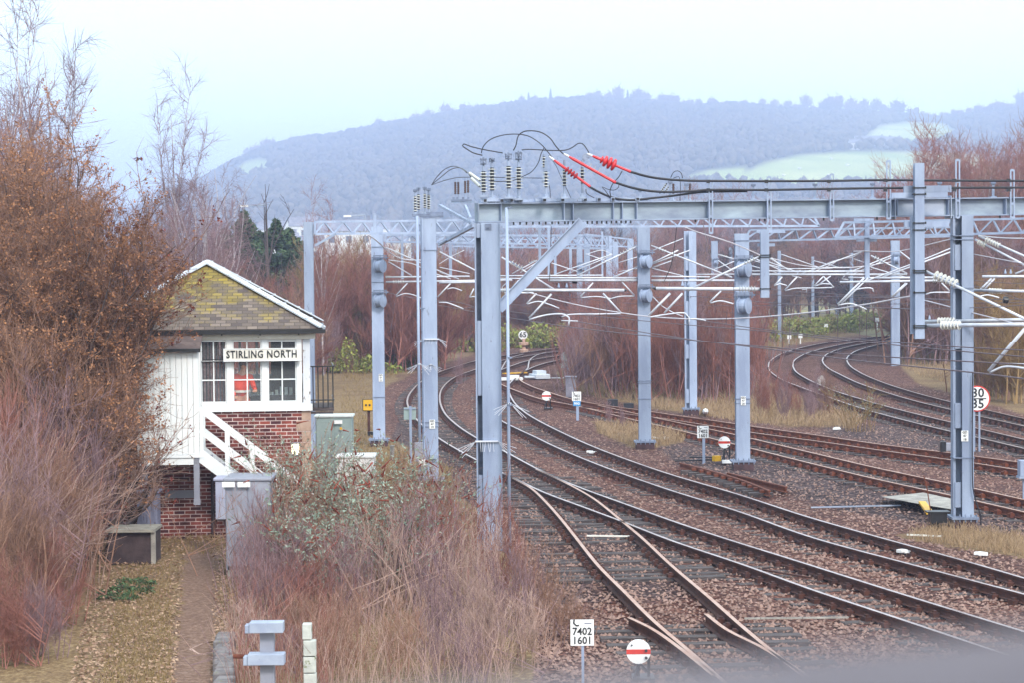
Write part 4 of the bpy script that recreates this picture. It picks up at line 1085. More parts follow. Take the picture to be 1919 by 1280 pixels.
# tangle of finer cantilevers further off
fine = [
 ([('H', [(1000,548),(945,548)], 3.6), ('D', [(1005.5,549),(987,568.5)], 3.6), ('A', [(988,569),(1008.8,564),(1030,570),(1048,577)], 2.8), ('S', [(1008,522),(1040,545)], 2.6)], 66, 'pale cantilever close behind the near column at brace level'),
 ([('H', [(935,516),(1130,515)], 3.4), ('S', [(1146.6,475.5),(1041.6,512.7)], 2.6), ('S', [(1146,478),(1065,512)], 2.4), ('S', [(1034,492),(1082,508)], 2.2), ('I', [(1144,477),(1130,481)], 4, 5)], 104, 'fine distant cantilever joined to the masts behind the brace'),
 ([('H', [(930,521),(1010,521)], 3.0), ('S', [(1006,487),(960,512)], 2.4), ('I', [(1004,487),(990,493)], 5, 5), ('S', [(1006,491),(975,510)], 2.2), ('D', [(955,524),(940,538)], 2.4), ('D', [(972,524),(958,540)], 2.4)], 92, 'distant cantilever pointing left between column and brace'),
 ([('H', [(1463,503),(1560,502)], 2.6), ('S', [(1464,475.5),(1536,500.7)], 2.2), ('D', [(1500,505),(1492,514)], 1.8), ('A', [(1485,516),(1502,520)], 1.8)], 110, 'far cantilever on the left mast of the yard row'),
 ([('H', [(1526,500.5),(1600,500)], 2.4), ('S', [(1525,487.5),(1572,500)], 2.0), ('S', [(1526,508),(1560,494),(1567,489)], 1.8)], 150, 'far cantilever on the second mast of the yard row'),
 ([('H', [(1570,508),(1520,507)], 2.4), ('S', [(1566,487),(1519,508)], 2.0), ('S', [(1600,484),(1640,498)], 2.0), ('H', [(1600,504),(1660,505)], 2.4)], 150, 'far cantilever on the third mast of the yard row'),
 ([('H', [(1668,520),(1590,519)], 3.4), ('S', [(1670,478),(1585,512)], 2.6), ('S', [(1670,482),(1600,512)], 2.4), ('I', [(1667,480),(1655,485)], 4, 4), ('D', [(1586,512),(1578,521)], 2.0), ('A', [(1578,522),(1590,523)], 1.8)], 120, 'cantilever reaching left from the curve mast'),
 ([('S', [(1686,470),(1740,512)], 3.0), ('S', [(1632,478),(1700,512)], 3.4), ('I', [(1637,480),(1658,492)], 7, 6), ('S', [(1632,500),(1700,520)], 2.4), ('H', [(1640,527),(1700,526.5)], 4.0), ('D', [(1700,530),(1672,556.5)], 3.6)], 62, 'cantilever between the slim drop post and the thick drop post'),
 ([('S', [(1346,476),(1378,485)], 2.6), ('S', [(1346,487),(1375,508)], 2.4), ('S', [(1334,506),(1378,488)], 2.4), ('H', [(1300,513.5),(1378,513)], 3.0), ('I', [(1350,477),(1364,481)], 5, 4)], 92, 'distant cantilever behind the thick mast with two wheels'),
 ([('S', [(1407,480),(1470,509)], 2.6), ('S', [(1407,486),(1460,500)], 2.2), ('S', [(1408,497),(1455,510)], 2.2), ('H', [(1407,507),(1470,507)], 3.0), ('D', [(1430,520),(1420,525)], 2.0)], 92, 'distant cantilever right of the thick mast with two wheels'),
 ([('S', [(1148,476),(1128,468),(1098,476)], 1.8), ('S', [(1098,475),(1146,491)], 2.2), ('S', [(1160,491),(1196,480)], 1.8), ('S', [(1160,508),(1196,502)], 1.8)], 118, 'thin bracing rods among the distant masts'),
 ([('S', [(1222,469),(1280,446)], 2.4), ('I', [(1272,449),(1279,446)], 4, 2)], 80, 'single slanting stay rising to the twin-channel mast'),
 ([('S', [(823,494),(845,480),(870,468)], 1.6), ('S', [(824,500),(880,512)], 2.0), ('S', [(824,509),(860,522)], 2.6)], 90, 'thin rods right of the capped mast'),
]
for its, D_, lab in fine: cantilever(lab, D_, its)

# ---------------------------------------------------------------- wires
def wire(label, pts, z=None, D=None, th=1.3, mat=None, name='overhead_wire', group='overhead wires', droppers=None):
    cp = catmull(pts, 8.0); w = []
    for i, p in enumerate(cp):
        if z is not None: w.append(G(p[0], p[1], z))
        else: w.append(P(p[0], p[1], D[0] + (D[1] - D[0]) * i / (len(cp) - 1)))
    b = MB(); n = len(w)
    ths = [W(th, p.y) / 2 for p in w]
    b.tube(w, sum(ths) / n if D else 0.0105, 5)
    o = b.build(name, mat or wire_m, origin=w[0]); return tag(o, label, 'wire', group)
wire_m = noisy('copper_wire', srgb(84, 66, 76), srgb(120, 100, 108), 8, 0.5)
wire_pale = noisy('pale_cable', srgb(214, 208, 218), srgb(236, 230, 238), 8, 0.5)
ZC = 4.35
wires = [
 ('lowest contact wire crossing the right half of the picture', [(1919,711),(1850,702),(1600,676),(1450,656),(1300,637.5),(1190,626),(1083,614),(941,592.5),(888,583.5),(822.6,571)]),
 ('contact wire just above the lowest one, ending left at the far brackets', [(1919,684),(1787.6,677),(1600,665.7),(1450,652),(1330,641),(1256,629.8),(1180,618),(1083,602)]),
 ('upper of two close wires over the far curve', [(1919,657),(1782,649.8),(1600,634.8),(1431,616.6),(1300,598),(1223,590)]),
 ('lower of two close wires over the far curve', [(1919,669.5),(1767,656),(1600,639.5),(1431,620),(1300,609),(1180,598),(1035,584)]),
]
for lab, pts in wires: wire(lab, pts, z=ZC)
wires2 = [
 ('thin wire under the brackets left of the near column', [(728,548),(792,560.5),(860,566),(888,574)], (90, 80), 1.2),
 ('thin wire leaving the dark box right of the capped mast', [(868,578),(888,574.5),(935,580),(1010,590)], (72, 64), 1.2),
 ('thin wire crossing the diagonal brace low down', [(940,568),(1000,573),(1083,584),(1180,592)], (90, 80), 1.1),
 ('thin wire behind the two-wheel masts, upper', [(1040,552),(1180,568),(1330,572),(1560,570),(1919,566)], (100, 70), 1.1),
 ('thin wire behind the two-wheel masts, lower', [(1180,560),(1300,555),(1440,566),(1570,573),(1740,580)], (90, 60), 1.2),
 ('thin wire at bracket foot level across the yard row', [(1330,545),(1450,552),(1600,556),(1700,558)], (90, 70), 1.2),
 ('thin wire just under the yard row brackets', [(1440,541),(1560,550),(1670,556),(1780,562)], (90, 60), 1.2),
 ('thin level wire at the left foot of the large right mast', [(1620,576.5),(1720,577),(1850,575),(1919,571)], (60, 40), 1.3),
 ('thin wire sloping behind the thick drop post', [(1600,550),(1700,555),(1760,560),(1919,560)], (70, 45), 1.2),
 ('fine wire right of the large right mast, upper', [(1823,512),(1870,504),(1893,498),(1919,500)], (60, 55), 1.1),
 ('fine wire right of the large right mast, lower', [(1823,524),(1860,528),(1919,531)], (60, 55), 1.2),
 ('fine wire right of the large right mast, lowest', [(1820,533),(1870,546),(1919,563)], (60, 55), 1.2),
 ('faint far wire left of the twin-channel mast', [(1144,545),(1260,560),(1300,575),(1431,592)], (110, 90), 1.0),
]
for lab, pts, D_, th in wires2: wire(lab, pts, D=D_, th=th)
wp = [
 ('long sagging pale cable passing under the brackets from left to right', [(984.7,545.5),(1030,558),(1083,570.7),(1150,583),(1214.5,592),(1300,597),(1388,595.5),(1519,584.5),(1620,570),(1705,554.5)], (64, 50), 2.4),
 ('straight pale cable descending right of the thick drop post', [(1705,554.5),(1780,574),(1850,592),(1925,611)], (50, 44), 2.4),
 ('pale cable descending from the beam to the long-tube drop post', [(1285,425),(1300,431.7),(1372,454.7),(1424,477)], (50, 55), 2.4),
 ('pale feeder looping from the left lattice beam to the brackets', [(689,439),(700,446),(713,456.6),(730,472),(748,482.8),(774.4,487),(795,486)], (66, 74), 2.4),
 ('pale cable rising right to the large right mast, upper', [(1600,470),(1618,469.6),(1680,470),(1731,459.6),(1782,447)], (60, 48), 1.9),
 ('pale cable falling right from the large right mast', [(1787,464),(1813,472.4),(1860,482),(1925,494)], (48, 44), 1.9),
 ('thin pale cable hanging from the beam beside the second far mast', [(1317,415),(1324,450),(1334,487)], (50, 70), 1.4),
 ('pale catenary wire over the yard row', [(1441,482),(1500,496),(1560,501),(1600,500),(1670,490)], (60, 70), 1.7),
 ('pale catenary wire from the second yard mast rising right', [(1519,508),(1562,488),(1600,480),(1617,470)], (80, 62), 1.5),
]
for lab, pts, D_, th in wp: wire(lab, pts, D=D_, th=th, mat=wire_pale)
# droppers: thin vertical wires
dr = [(1466,570,1466,661), (1519,573,1519,602), (1570,573,1570,660), (1611,575,1611,632), (1624,580,1624,676), (1807,580,1807,696), (1340,566,1340,640), (1118,590,1118,606), (1137,560,1137,616), (1124,566,1124,608), (1446,572,1431,616), (1480,600,1480,650), (1373,575,1371,614), (1363,575,1361,605), (1255,528,1253,560), (742,556,732,620), (1375,530,1375,556), (1767,640,1767,656)]
for i, (x0, y0, x1, y1) in enumerate(dr):
    D_ = 50 + (i % 4) * 6
    b = MB(); b.tube([P(x0, y0, D_), P(x1, y1, D_)], W(1.1, D_) / 2, 4); b.box(P(x1, y1, D_), (0.03, 0.03, 0.05))
    o = b.build('dropper_wire', wire_m); tag(o, 'thin vertical dropper wire hanging between the overhead wires', 'wire', 'dropper wires')
# dark round weights on tubes
for (x, y, D_, lab) in ((1077, 526, 70, 'dark round section insulator weight beside the thick white tube'), (1315, 521, 70, 'dark round weight on the tubes right of the twin-channel mast'), (1885, 561, 45, 'dark cylindrical weight under the right edge brackets')):
    b = MB(); b.lathe(P(x - 5, y, D_), P(x + 5, y + 1, D_), [(0, .03), (.1, .07), (.8, .075), (1, .04)], 12); tag(b.build('wire_weight', blackpaint), lab, 'weight')
# ---------------------------------------------------------------- signal box
brickm, nt, bs = newmat('brick_wall')
tc = nd(nt, 'ShaderNodeTexCoord'); mp = nd(nt, 'ShaderNodeMapping'); mp.inputs['Rotation'].default_value = (math.pi / 2, 0, 0)
nt.links.new(tc.outputs['Object'], mp.inputs[0])
bt = nd(nt, 'ShaderNodeTexBrick', i_Scale=1.0, i_Mortar_Size=0.009, i_Mortar_Smooth=0.2, i_Brick_Width=0.235, i_Row_Height=0.081, i_Bias=-0.1)
bt.inputs['Color1'].default_value = srgb(82, 36, 40); bt.inputs['Color2'].default_value = srgb(156, 76, 64); bt.inputs['Mortar'].default_value = srgb(218, 198, 196)
bt.offset_frequency = 2; bt.squash = 1.0
nt.links.new(mp.outputs[0], bt.inputs['Vector'])
nz = nd(nt, 'ShaderNodeTexNoise', i_Scale=2.2, i_Detail=6, i_Roughness=0.7); nt.links.new(tc.outputs['Object'], nz.inputs['Vector'])
rr_ = nd(nt, 'ShaderNodeValToRGB'); rr_.color_ramp.elements[0].position = 0.36; rr_.color_ramp.elements[0].color = (0.42, 0.36, 0.38, 1); rr_.color_ramp.elements[1].position = 0.62; rr_.color_ramp.elements[1].color = (1.2, 1.2, 1.15, 1)
nt.links.new(nz.outputs[0], rr_.inputs[0])
mm = nd(nt, 'ShaderNodeMix', data_type='RGBA', blend_type='MULTIPLY'); mm.inputs[0].default_value = 0.9
nt.links.new(bt.outputs[0], mm.inputs[6]); nt.links.new(rr_.outputs[0], mm.inputs[7]); nt.links.new(mm.outputs[2], bs.inputs['Base Color'])
bs.inputs['Roughness'].default_value = 0.9
bp_ = nd(nt, 'ShaderNodeBump', i_Strength=0.5, i_Distance=0.01); bp_.invert = True; nt.links.new(bt.outputs['Fac'], bp_.inputs['Height']); nt.links.new(bp_.outputs[0], bs.inputs['Normal'])

slate, nt, bs = newmat('mossy_slates')
tc = nd(nt, 'ShaderNodeTexCoord')
uvn = nd(nt, 'ShaderNodeUVMap'); uvn.uv_map = 'slope'
bt = nd(nt, 'ShaderNodeTexBrick', i_Scale=1.0, i_Mortar_Size=0.012, i_Mortar_Smooth=0.3, i_Brick_Width=0.23, i_Row_Height=0.135, i_Bias=0.0)
bt.inputs['Color1'].default_value = (0, 0, 0, 1); bt.inputs['Color2'].default_value = (1, 1, 1, 1); bt.inputs['Mortar'].default_value = (0.5, 0.5, 0.5, 1)
nt.links.new(uvn.outputs[0], bt.inputs['Vector'])
r1 = nd(nt, 'ShaderNodeValToRGB'); e = r1.color_ramp.elements; e[0].color = srgb(92, 80, 78); e[1].color = srgb(146, 130, 120); q = e.new(0.5); q.color = srgb(118, 104, 96)
nt.links.new(bt.outputs[0], r1.inputs[0])
r2 = nd(nt, 'ShaderNodeValToRGB'); e = r2.color_ramp.elements; e[0].color = srgb(116, 100, 54); e[1].color = srgb(164, 142, 58)
nt.links.new(bt.outputs[0], r2.inputs[0])
nz = nd(nt, 'ShaderNodeTexNoise', i_Scale=1.3, i_Detail=8, i_Roughness=0.75); nt.links.new(uvn.outputs[0], nz.inputs['Vector'])
sx = nd(nt, 'ShaderNodeSeparateXYZ'); nt.links.new(uvn.outputs[0], sx.inputs[0])
ma = nd(nt, 'ShaderNodeMath', operation='MULTIPLY_ADD'); ma.inputs[1].default_value = 0.10; nt.links.new(sx.outputs[1], ma.inputs[0]); nt.links.new(nz.outputs[0], ma.inputs[2])
mb_ = nd(nt, 'ShaderNodeMath', operation='MULTIPLY_ADD'); mb_.inputs[1].default_value = 0.07; nt.links.new(bt.outputs[0], mb_.inputs[0]); nt.links.new(ma.outputs[0], mb_.inputs[2])
r3 = nd(nt, 'ShaderNodeValToRGB'); e = r3.color_ramp.elements; e[0].position = 0.60; e[0].color = (0, 0, 0, 1); e[1].position = 0.76; e[1].color = (1, 1, 1, 1); nt.links.new(mb_.outputs[0], r3.inputs[0])
mx = nd(nt, 'ShaderNodeMix', data_type='RGBA'); nt.links.new(r3.outputs[0], mx.inputs[0]); nt.links.new(r1.outputs[0], mx.inputs[6]); nt.links.new(r2.outputs[0], mx.inputs[7])
fm = nd(nt, 'ShaderNodeMath', operation='MULTIPLY'); fm.inputs[1].default_value = 0.6; nt.links.new(bt.outputs['Fac'], fm.inputs[0]); mx2 = nd(nt, 'ShaderNodeMix', data_type='RGBA'); nt.links.new(fm.outputs[0], mx2.inputs[0]); nt.links.new(mx.outputs[2], mx2.inputs[6]); mx2.inputs[7].default_value = srgb(64, 54, 44)
nt.links.new(mx2.outputs[2], bs.inputs['Base Color']); bs.inputs['Roughness'].default_value = 0.85
nf = nd(nt, 'ShaderNodeTexNoise', i_Scale=40, i_Detail=4); nt.links.new(uvn.outputs[0], nf.inputs['Vector'])
hh_ = nd(nt, 'ShaderNodeMath', operation='MULTIPLY_ADD'); hh_.inputs[1].default_value = -1.5; nt.links.new(bt.outputs['Fac'], hh_.inputs[0]); nt.links.new(nf.outputs[0], hh_.inputs[2])
bp_ = nd(nt, 'ShaderNodeBump', i_Strength=0.6, i_Distance=0.015); nt.links.new(hh_.outputs[0], bp_.inputs['Height']); nt.links.new(bp_.outputs[0], bs.inputs['Normal'])

# weathered boards on the porch: vertical tongue and groove
boards = noisy('white_boards', srgb(246, 252, 255), srgb(255, 255, 255), 2.0, 0.6, c3=srgb(220, 224, 228), s3=7, f3=0.68, stretch=(6, 6, 0.7))
flaking = noisy('flaking_white', srgb(216, 222, 232), srgb(238, 240, 246), 3, 0.7, c3=srgb(120, 96, 84), s3=14, f3=0.60, stretch=(1, 1, 0.4))
glass, nt, bs = newmat('window_glass')
bs.inputs['Base Color'].default_value = (0.9, 0.95, 1, 1); bs.inputs['Roughness'].default_value = 0.02
bs.inputs['Alpha'].default_value = 0.04; bs.inputs['Specular IOR Level'].default_value = 0.2
lead = noisy('lead_flashing', srgb(206, 214, 226), srgb(228, 234, 244), 4, 0.5)
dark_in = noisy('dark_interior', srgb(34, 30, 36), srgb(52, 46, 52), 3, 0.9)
felt = noisy('porch_felt', srgb(90, 72, 70), srgb(124, 104, 98), 2.5, 0.9, c3=srgb(70, 54, 52), s3=10, f3=0.6)

BD = 46.9                                     # distance of the front wall
BS = F / BD                                   # px per metre there
corner = P(585, 1000, BD); corner.z = 0.0
th_ = math.radians(5.5)
ex = Vector((math.cos(th_), math.sin(th_), 0)); ey = Vector((-math.sin(th_), math.cos(th_), 0))
def BX(px): return (px - 585) / BS            # local x, 0 at right corner
def BZ(py, px=585): return P(px, py, BD).z
def LB(x, y, z): return corner + ex * x + ey * y + Vector((0, 0, z))
def lbox(b, x0, x1, y0, y1, z0, z1, mi=0):
    return b.box(LB((x0 + x1) / 2, (y0 + y1) / 2, (z0 + z1) / 2), (x1 - x0, y1 - y0, z1 - z0), th_, mi)
sb_ = thing('signal_box', LB(-2.3, 0, 0), 'brick and white timber signal box with a mossy slate roof beside the line', 'signal box')
BW, BDp = 4.65, 5.6                            # width, depth
zs = BZ(770); ze = BZ(616); zt = BZ(640, 480); zb_ = BZ(752, 480)
b = MB()
lbox(b, -BW, 0, 0, 0.24, -0.1, zs - 0.0)
lbox(b, -BW, -BW + 0.24, 0.24, BDp, -0.1, zs); lbox(b, -0.24, 0, 0.24, BDp, -0.1, zs); lbox(b, -BW + 0.24, -0.24, BDp - 0.24, BDp, -0.1, zs)
b.build('wall', brickm, sb_)
sand = noisy('stone_quoin', srgb(170, 140, 124), srgb(196, 168, 150), 5, 0.9)
b = MB()
for k in range(12):
    z = 0.1 + k * 0.242
    if z + 0.2 < zs: lbox(b, -0.32 if k % 2 else -0.2, 0.004, -0.006, 0.3, z, z + 0.225)
b.build('quoin', sand, sb_)
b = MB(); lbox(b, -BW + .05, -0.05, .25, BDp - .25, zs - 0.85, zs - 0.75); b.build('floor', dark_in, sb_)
# sill, posts, head, fascia of the glazed storey
b = MB(); lbox(b, -BW - 0.02, 0.04, -0.07, 0.10, zs, zs + 0.145); lbox(b, -BW, 0.0, -0.03, 0.08, zs + 0.15, zb_ - 0.05); b.build('sill_board', whitepaint, sb_)
b = MB(); lbox(b, -0.16, 0.0, -0.03, 0.10, zs + 0.15, ze - 0.02); b.build('corner_post', flaking, sb_, bevel=0.004)
b = MB(); lbox(b, -BW, 0.0, -0.02, 0.08, zt + 0.05, ze - 0.06); lbox(b, -BW - 0.04, 0.12, -0.10, -0.04, BZ(634), BZ(622)); b.build('fascia', creampaint, sb_)
wins = [(384, 427), (443, 492), (508, 557)]
edges = [(427, 443), (492, 508), (557, 572)]
b = MB()
for (a, c) in edges: lbox(b, BX(a) + 0.03, BX(c) - 0.03, -0.045, 0.07, zb_ - 0.08, zt + 0.12)
lbox(b, -BW, BX(380), -0.03, 0.07, zb_ - 0.08, zt + 0.1)
b.build('window_post', whitepaint, sb_, bevel=0.004)
for (a, c) in wins:
    x0, x1 = BX(a), BX(c); o_ = 0.05
    b = MB()
    lbox(b, x0 - 0.05, x0, -0.01, 0.05, zb_ - 0.05, zt + 0.05); lbox(b, x1, x1 + 0.05, -0.01, 0.05, zb_ - 0.05, zt + 0.05)
    lbox(b, x0, x1, -0.01, 0.05, zb_ - 0.08, zb_); lbox(b, x0, x1, -0.01, 0.05, zt, zt + 0.06)
    xm = (x0 + x1) / 2; lbox(b, xm - 0.014, xm + 0.014, 0.0, 0.035, zb_, zt)
    for yy in (712, 677): z = BZ(yy, 480); lbox(b, x0, xm - 0.014, 0.002, 0.033, z - 0.014, z + 0.014); lbox(b, xm + 0.014, x1, 0.002, 0.033, z - 0.014, z + 0.014)
    w = b.build('window', whitepaint, sb_)
    g_ = MB(); lbox(g_, x0, x1, 0.036, 0.040, zb_, zt); g_.build('pane', glass, w)
# rest of the upper storey: side and rear glazing posts
b = MB()
for y0 in (0.10, 1.4, 2.8, 4.2, BDp - 0.12): lbox(b, -0.12, 0.0, y0, y0 + 0.12, zs + 0.15, ze); lbox(b, -BW, -BW + 0.12, y0, y0 + 0.12, zs + 0.15, ze)
lbox(b, -0.1, -0.01, 0.2, BDp, zs + 0.0, zs + 0.5); lbox(b, -BW + .01, -BW + 0.1, 0.2, BDp, zs, ze)
lbox(b, -0.1, -0.01, 0.2, BDp, ze - 0.3, ze)
for k in range(12): x = -BW + 0.05 + k * (BW - 0.1) / 11; lbox(b, x - 0.03, x + 0.03, BDp - 0.1, BDp - 0.02, zs + 0.3, ze)
lbox(b, -BW, 0, BDp - 0.1, BDp, zs, zs + 0.55); lbox(b, -BW, 0, BDp - 0.1, BDp, ze - 0.35, ze)
b.build('rear_frame', whitepaint, sb_)
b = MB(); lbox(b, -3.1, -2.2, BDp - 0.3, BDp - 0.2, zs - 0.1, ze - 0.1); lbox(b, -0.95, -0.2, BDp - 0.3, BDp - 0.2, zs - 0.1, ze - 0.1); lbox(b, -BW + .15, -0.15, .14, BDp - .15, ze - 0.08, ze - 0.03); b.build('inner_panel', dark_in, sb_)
# roof: hipped with ridge running back
ov = 0.28
E = [(-BW - ov, -ov), (ov, -ov), (ov, BDp + ov), (-BW - ov, BDp + ov)]
apx = -BW / 2; apz = BZ(503, 392) + 0.12; run = BW / 2 + ov
R0 = LB(apx, -ov + run, apz); R1 = LB(apx, BDp + ov - run, apz)
ec = [LB(x, y, ze + 0.02) for x, y in E]
def roof_plane(pts, a, bb):
    me = bpy.data.meshes.new('roof_slope')
    off = sb_.location
    me.from_pydata([tuple(p - off) for p in pts], [], [list(range(len(pts)))])
    uv = me.uv_layers.new(name='slope'); u_ = (bb - a).normalized(); n_ = (bb - a).cross(pts[-1] - a).normalized(); v_ = n_.cross(u_)
    for li, l in enumerate(me.loops):
        p = pts[l.vertex_index] - a; uv.data[li].uv = (p.dot(u_), p.dot(v_))
    me.materials.append(slate)
    o = bpy.data.objects.new('roof_slope', me); C.objects.link(o); o.parent = sb_
    s = o.modifiers.new('solid', 'SOLIDIFY'); s.thickness = 0.04; s.offset = -1
    return o
roof_plane([ec[0], ec[1], R0], ec[0], ec[1])
roof_plane([ec[1], ec[2], R1, R0], ec[1], ec[2])
roof_plane([ec[2], ec[3], R1], ec[2], ec[3])
roof_plane([ec[3], ec[0], R0, R1], ec[3], ec[0])
b = MB()
for a, c in ((ec[0], R0), (ec[1], R0), (ec[2], R1), (ec[3], R1), (R0, R1)):
    b.bar(a + Vector((0, 0, 0.03)), c + Vector((0, 0, 0.045)), 0.20, 0.03); b.tube([a + Vector((0, 0, 0.05)), c + Vector((0, 0, 0.065))], 0.035, 8)
    n_ = 9
    for k in range(1, n_): p = a.lerp(c, k / n_) + Vector((0, 0, 0.05)); b.bar(p, p + (c - a).normalized() * 0.02, 0.22, 0.05)
b.build('hip_flashing', lead, sb_)
b = MB()
for i in range(4):
    a, c = ec[i], ec[(i + 1) % 4]; o_ = Vector((0, 0, -0.06)); b.bar(a + o_, c + o_, 0.12, 0.09)
for k in range(6): p = ec[0].lerp(ec[1], 0.1 + k * 0.16); b.box(p + Vector((0, -0.02, -0.11)), (0.03, 0.14, 0.05), th_)
b.build('gutter', blackpaint, sb_)
b = MB(); lbox(b, -BW, 0, 0.0, BDp, ze - 0.03, ze - 0.01); b.build('soffit', whitepaint, sb_)
# iron bar across the windows
b = MB(); b.tube([LB(BX(383), -0.12, BZ(678, 383)), LB(BX(567), -0.12, BZ(676, 567))], 0.015, 6); b.tube([LB(BX(385), -0.10, BZ(677, 383) + 0.035), LB(BX(560), -0.10, BZ(675, 567) + 0.035)], 0.008, 5); b.build('safety_bar', blackpaint, sb_)
# name board
nb = MB(); x0, x1 = BX(424.5), BX(568); z0, z1 = BZ(676), BZ(652); lbox(nb, x0, x1, -0.20, -0.16, z0, z1)
nbo = thing('name_board', LB((x0 + x1) / 2, -0.18, z0), 'white station name board with black lettering across the signal box windows', 'name board')
nb.build('board', creampaint, nbo)
f_ = MB()
for (a, c, e_, g_) in ((x0, x1, z0, z0 + 0.02), (x0, x1, z1 - 0.02, z1), (x0, x0 + 0.02, z0 + .021, z1 - .021), (x1 - 0.02, x1, z0 + .021, z1 - .021)): lbox(f_, a, c, -0.215, -0.2, e_, g_)
f_.build('frame', whitepaint, nbo)
text('STIRLING NORTH', LB((x0 + x1) / 2 - 0.01, -0.212, (z0 + z1) / 2 + 0.005), 0.225, lettering_m, nbo, th_, 0.004, sx=0.78, spacing=1.12)
# porch
PZ0, PZ1 = P(330, 851, 45.6).z, P(330, 655, 45.6).z
pxa, pxb = BX(271), BX(383); PY = -1.3
b = MB(); n = 11
for k in range(n):
    xa = pxa + (pxb - pxa) * k / n; xb_ = pxa + (pxb - pxa) * (k + 1) / n
    lbox(b, xa + 0.006, xb_ - 0.006, PY, PY + 0.03, PZ0, PZ1)
lbox(b, pxa, pxb, PY + 0.031, PY + 0.05, PZ0, PZ1)
lbox(b, pxa, pxa + 0.04, PY + 0.05, 0, PZ0, PZ1); lbox(b, pxb - 0.04, pxb, PY + 0.9, 0, PZ0, PZ1)
b.build('porch_boarding', boards, sb_)
b = MB(); lbox(b, pxa, pxb + 0.02, PY - 0.03, 0, PZ0 - 0.07, PZ0 - 0.005); lbox(b, pxa + 0.02, pxb - 0.02, PY, PY + 0.1, PZ0 - 0.22, PZ0 - 0.075); b.build('porch_floor', whitepaint, sb_)
b = MB(); zr = BZ(625, 330)
b.poly([LB(pxa - 0.15, PY - 0.12, PZ1 + 0.02), LB(pxb + 0.04, PY - 0.12, PZ1 + 0.02), LB(pxb + 0.04, 0, zr + 0.05), LB(pxa - 0.15, 0, zr + 0.05), LB(pxa - 0.15, PY - 0.12, PZ1 - 0.05), LB(pxb + 0.04, PY - 0.12, PZ1 - 0.05), LB(pxb + 0.04, 0, zr - 0.02), LB(pxa - 0.15, 0, zr - 0.02)],
       [(0, 1, 2, 3), (7, 6, 5, 4), (0, 4, 5, 1), (1, 5, 6, 2), (0, 3, 7, 4)])
b.build('porch_roof', felt, sb_)
b = MB(); lbox(b, pxa - 0.15, pxb + 0.05, PY - 0.17, PY - 0.12, PZ1 - 0.06, PZ1 + 0.02); b.build('porch_gutter', blackpaint, sb_)
for (xx, z_) in ((BX(377), P(380, 946, 45.5).z), (BX(284), 0.0)):
    b = MB(); lbox(b, xx - 0.06, xx + 0.06, PY, PY + 0.12, max(0, z_ + 0.1), PZ0 - 0.07)
    if z_ > 0.1: lbox(b, xx - 0.07, xx + 0.07, PY - 0.01, PY + 0.13, z_, z_ + 0.12)
    b.build('porch_post', cabgrey, sb_)
b = MB(); lbox(b, BX(312), BX(372), -0.02, 0.0, BZ(930), BZ(915)); b.build('wall_plate', cabgrey, sb_)
# stairs running down to the right in front of the wall
stz = thing('wooden_stairs', LB(BX(480), -0.9, 0), 'white timber stairs with handrails descending right from the porch', 'stairs')
zt0 = PZ0; xs0 = pxb; slope = 0.80; xend = xs0 + zt0 / slope
for yy in (-1.25, -0.45):
    b = MB(); a = LB(xs0, yy, zt0 - 0.02); c = LB(xend, yy, 0.0); b.bar(a, c, 0.05, 0.26); b.build('stringer', whitepaint, stz)
    b = MB(); b.bar(a + up * 0.98, c + up * 0.98, 0.05, 0.09); b.build('handrail', whitepaint, stz)
    b = MB(); b.bar(a + up * 0.52, c + up * 0.52, 0.035, 0.09); b.build('mid_rail', whitepaint, stz)
    for k in range(5):
        p = a.lerp(c, 0.02 + k * 0.22); b = MB(); b.box(p + up * 0.48, (0.075, 0.06, 0.98), th_); b.build('baluster', whitepaint, stz)
for k in range(9):
    p0 = LB(xs0 + 0.12 + k * (zt0 / slope) / 9.3, -0.85, zt0 - 0.1 - k * zt0 / 9.6); b = MB(); b.box(p0, (0.26, 0.74, 0.035), th_); b.build('tread', cabgrey, stz)
# balcony at the far right side
bz = BZ(775)
bal = thing('balcony', LB(0.25, 1.2, bz), 'small dark iron balcony on the right side of the signal box', 'balcony')
b = MB(); lbox(b, 0.0, 0.52, 0.6, 2.4, bz, bz + 0.08)
lbox(b, 0.0, 0.5, 0.6, 0.65, bz - 0.06, bz - 0.01); b.build('deck', steel_dark if False else timber, bal)
b = MB(); zt_ = BZ(697) + 0.08
for z in (zt_, zt_ - 0.95 + 0.2): b.tube([LB(0.0, 0.6, z), LB(0.52, 0.6, z)], 0.016, 6); b.tube([LB(0.52, 0.6, z), LB(0.5, 2.4, z)], 0.016, 6)
b.build('rail', blackpaint, bal)
for k in range(5): b = MB(); b.tube([LB(0.06 + k * 0.11, 0.6, bz + 0.08), LB(0.06 + k * 0.11, 0.6, zt_)], 0.015, 5); b.build('bar', blackpaint, bal)
# lit bulkhead lamp on a bracket
lampm, nt, bs = newmat('lit_lamp'); bs.inputs['Emission Color'].default_value = (1.0, 0.86, 0.5, 1); bs.inputs['Emission Strength'].default_value = 3.0; bs.inputs['Base Color'].default_value = (1, .9, .7, 1)
lc = LB(BX(556), -0.62, BZ(838, 556))
lm = thing('lantern', lc, 'lit square yellow lamp at the foot of the signal box stairs', 'lamp')
b = MB(); b.box(lc, (0.17, 0.10, 0.22)); b.build('lamp_glass', lampm, lm, bevel=0.01)
b = MB(); b.box(lc + Vector((0, 0.02, 0.125)), (0.2, 0.16, 0.02)); b.box(lc + Vector((0, 0.02, -0.125)), (0.2, 0.16, 0.02)); b.bar(lc + Vector((0, 0.08, 0)), lc + Vector((0, 0.60, 0)), 0.03, 0.03); b.build('bracket', steel_dark, lm)
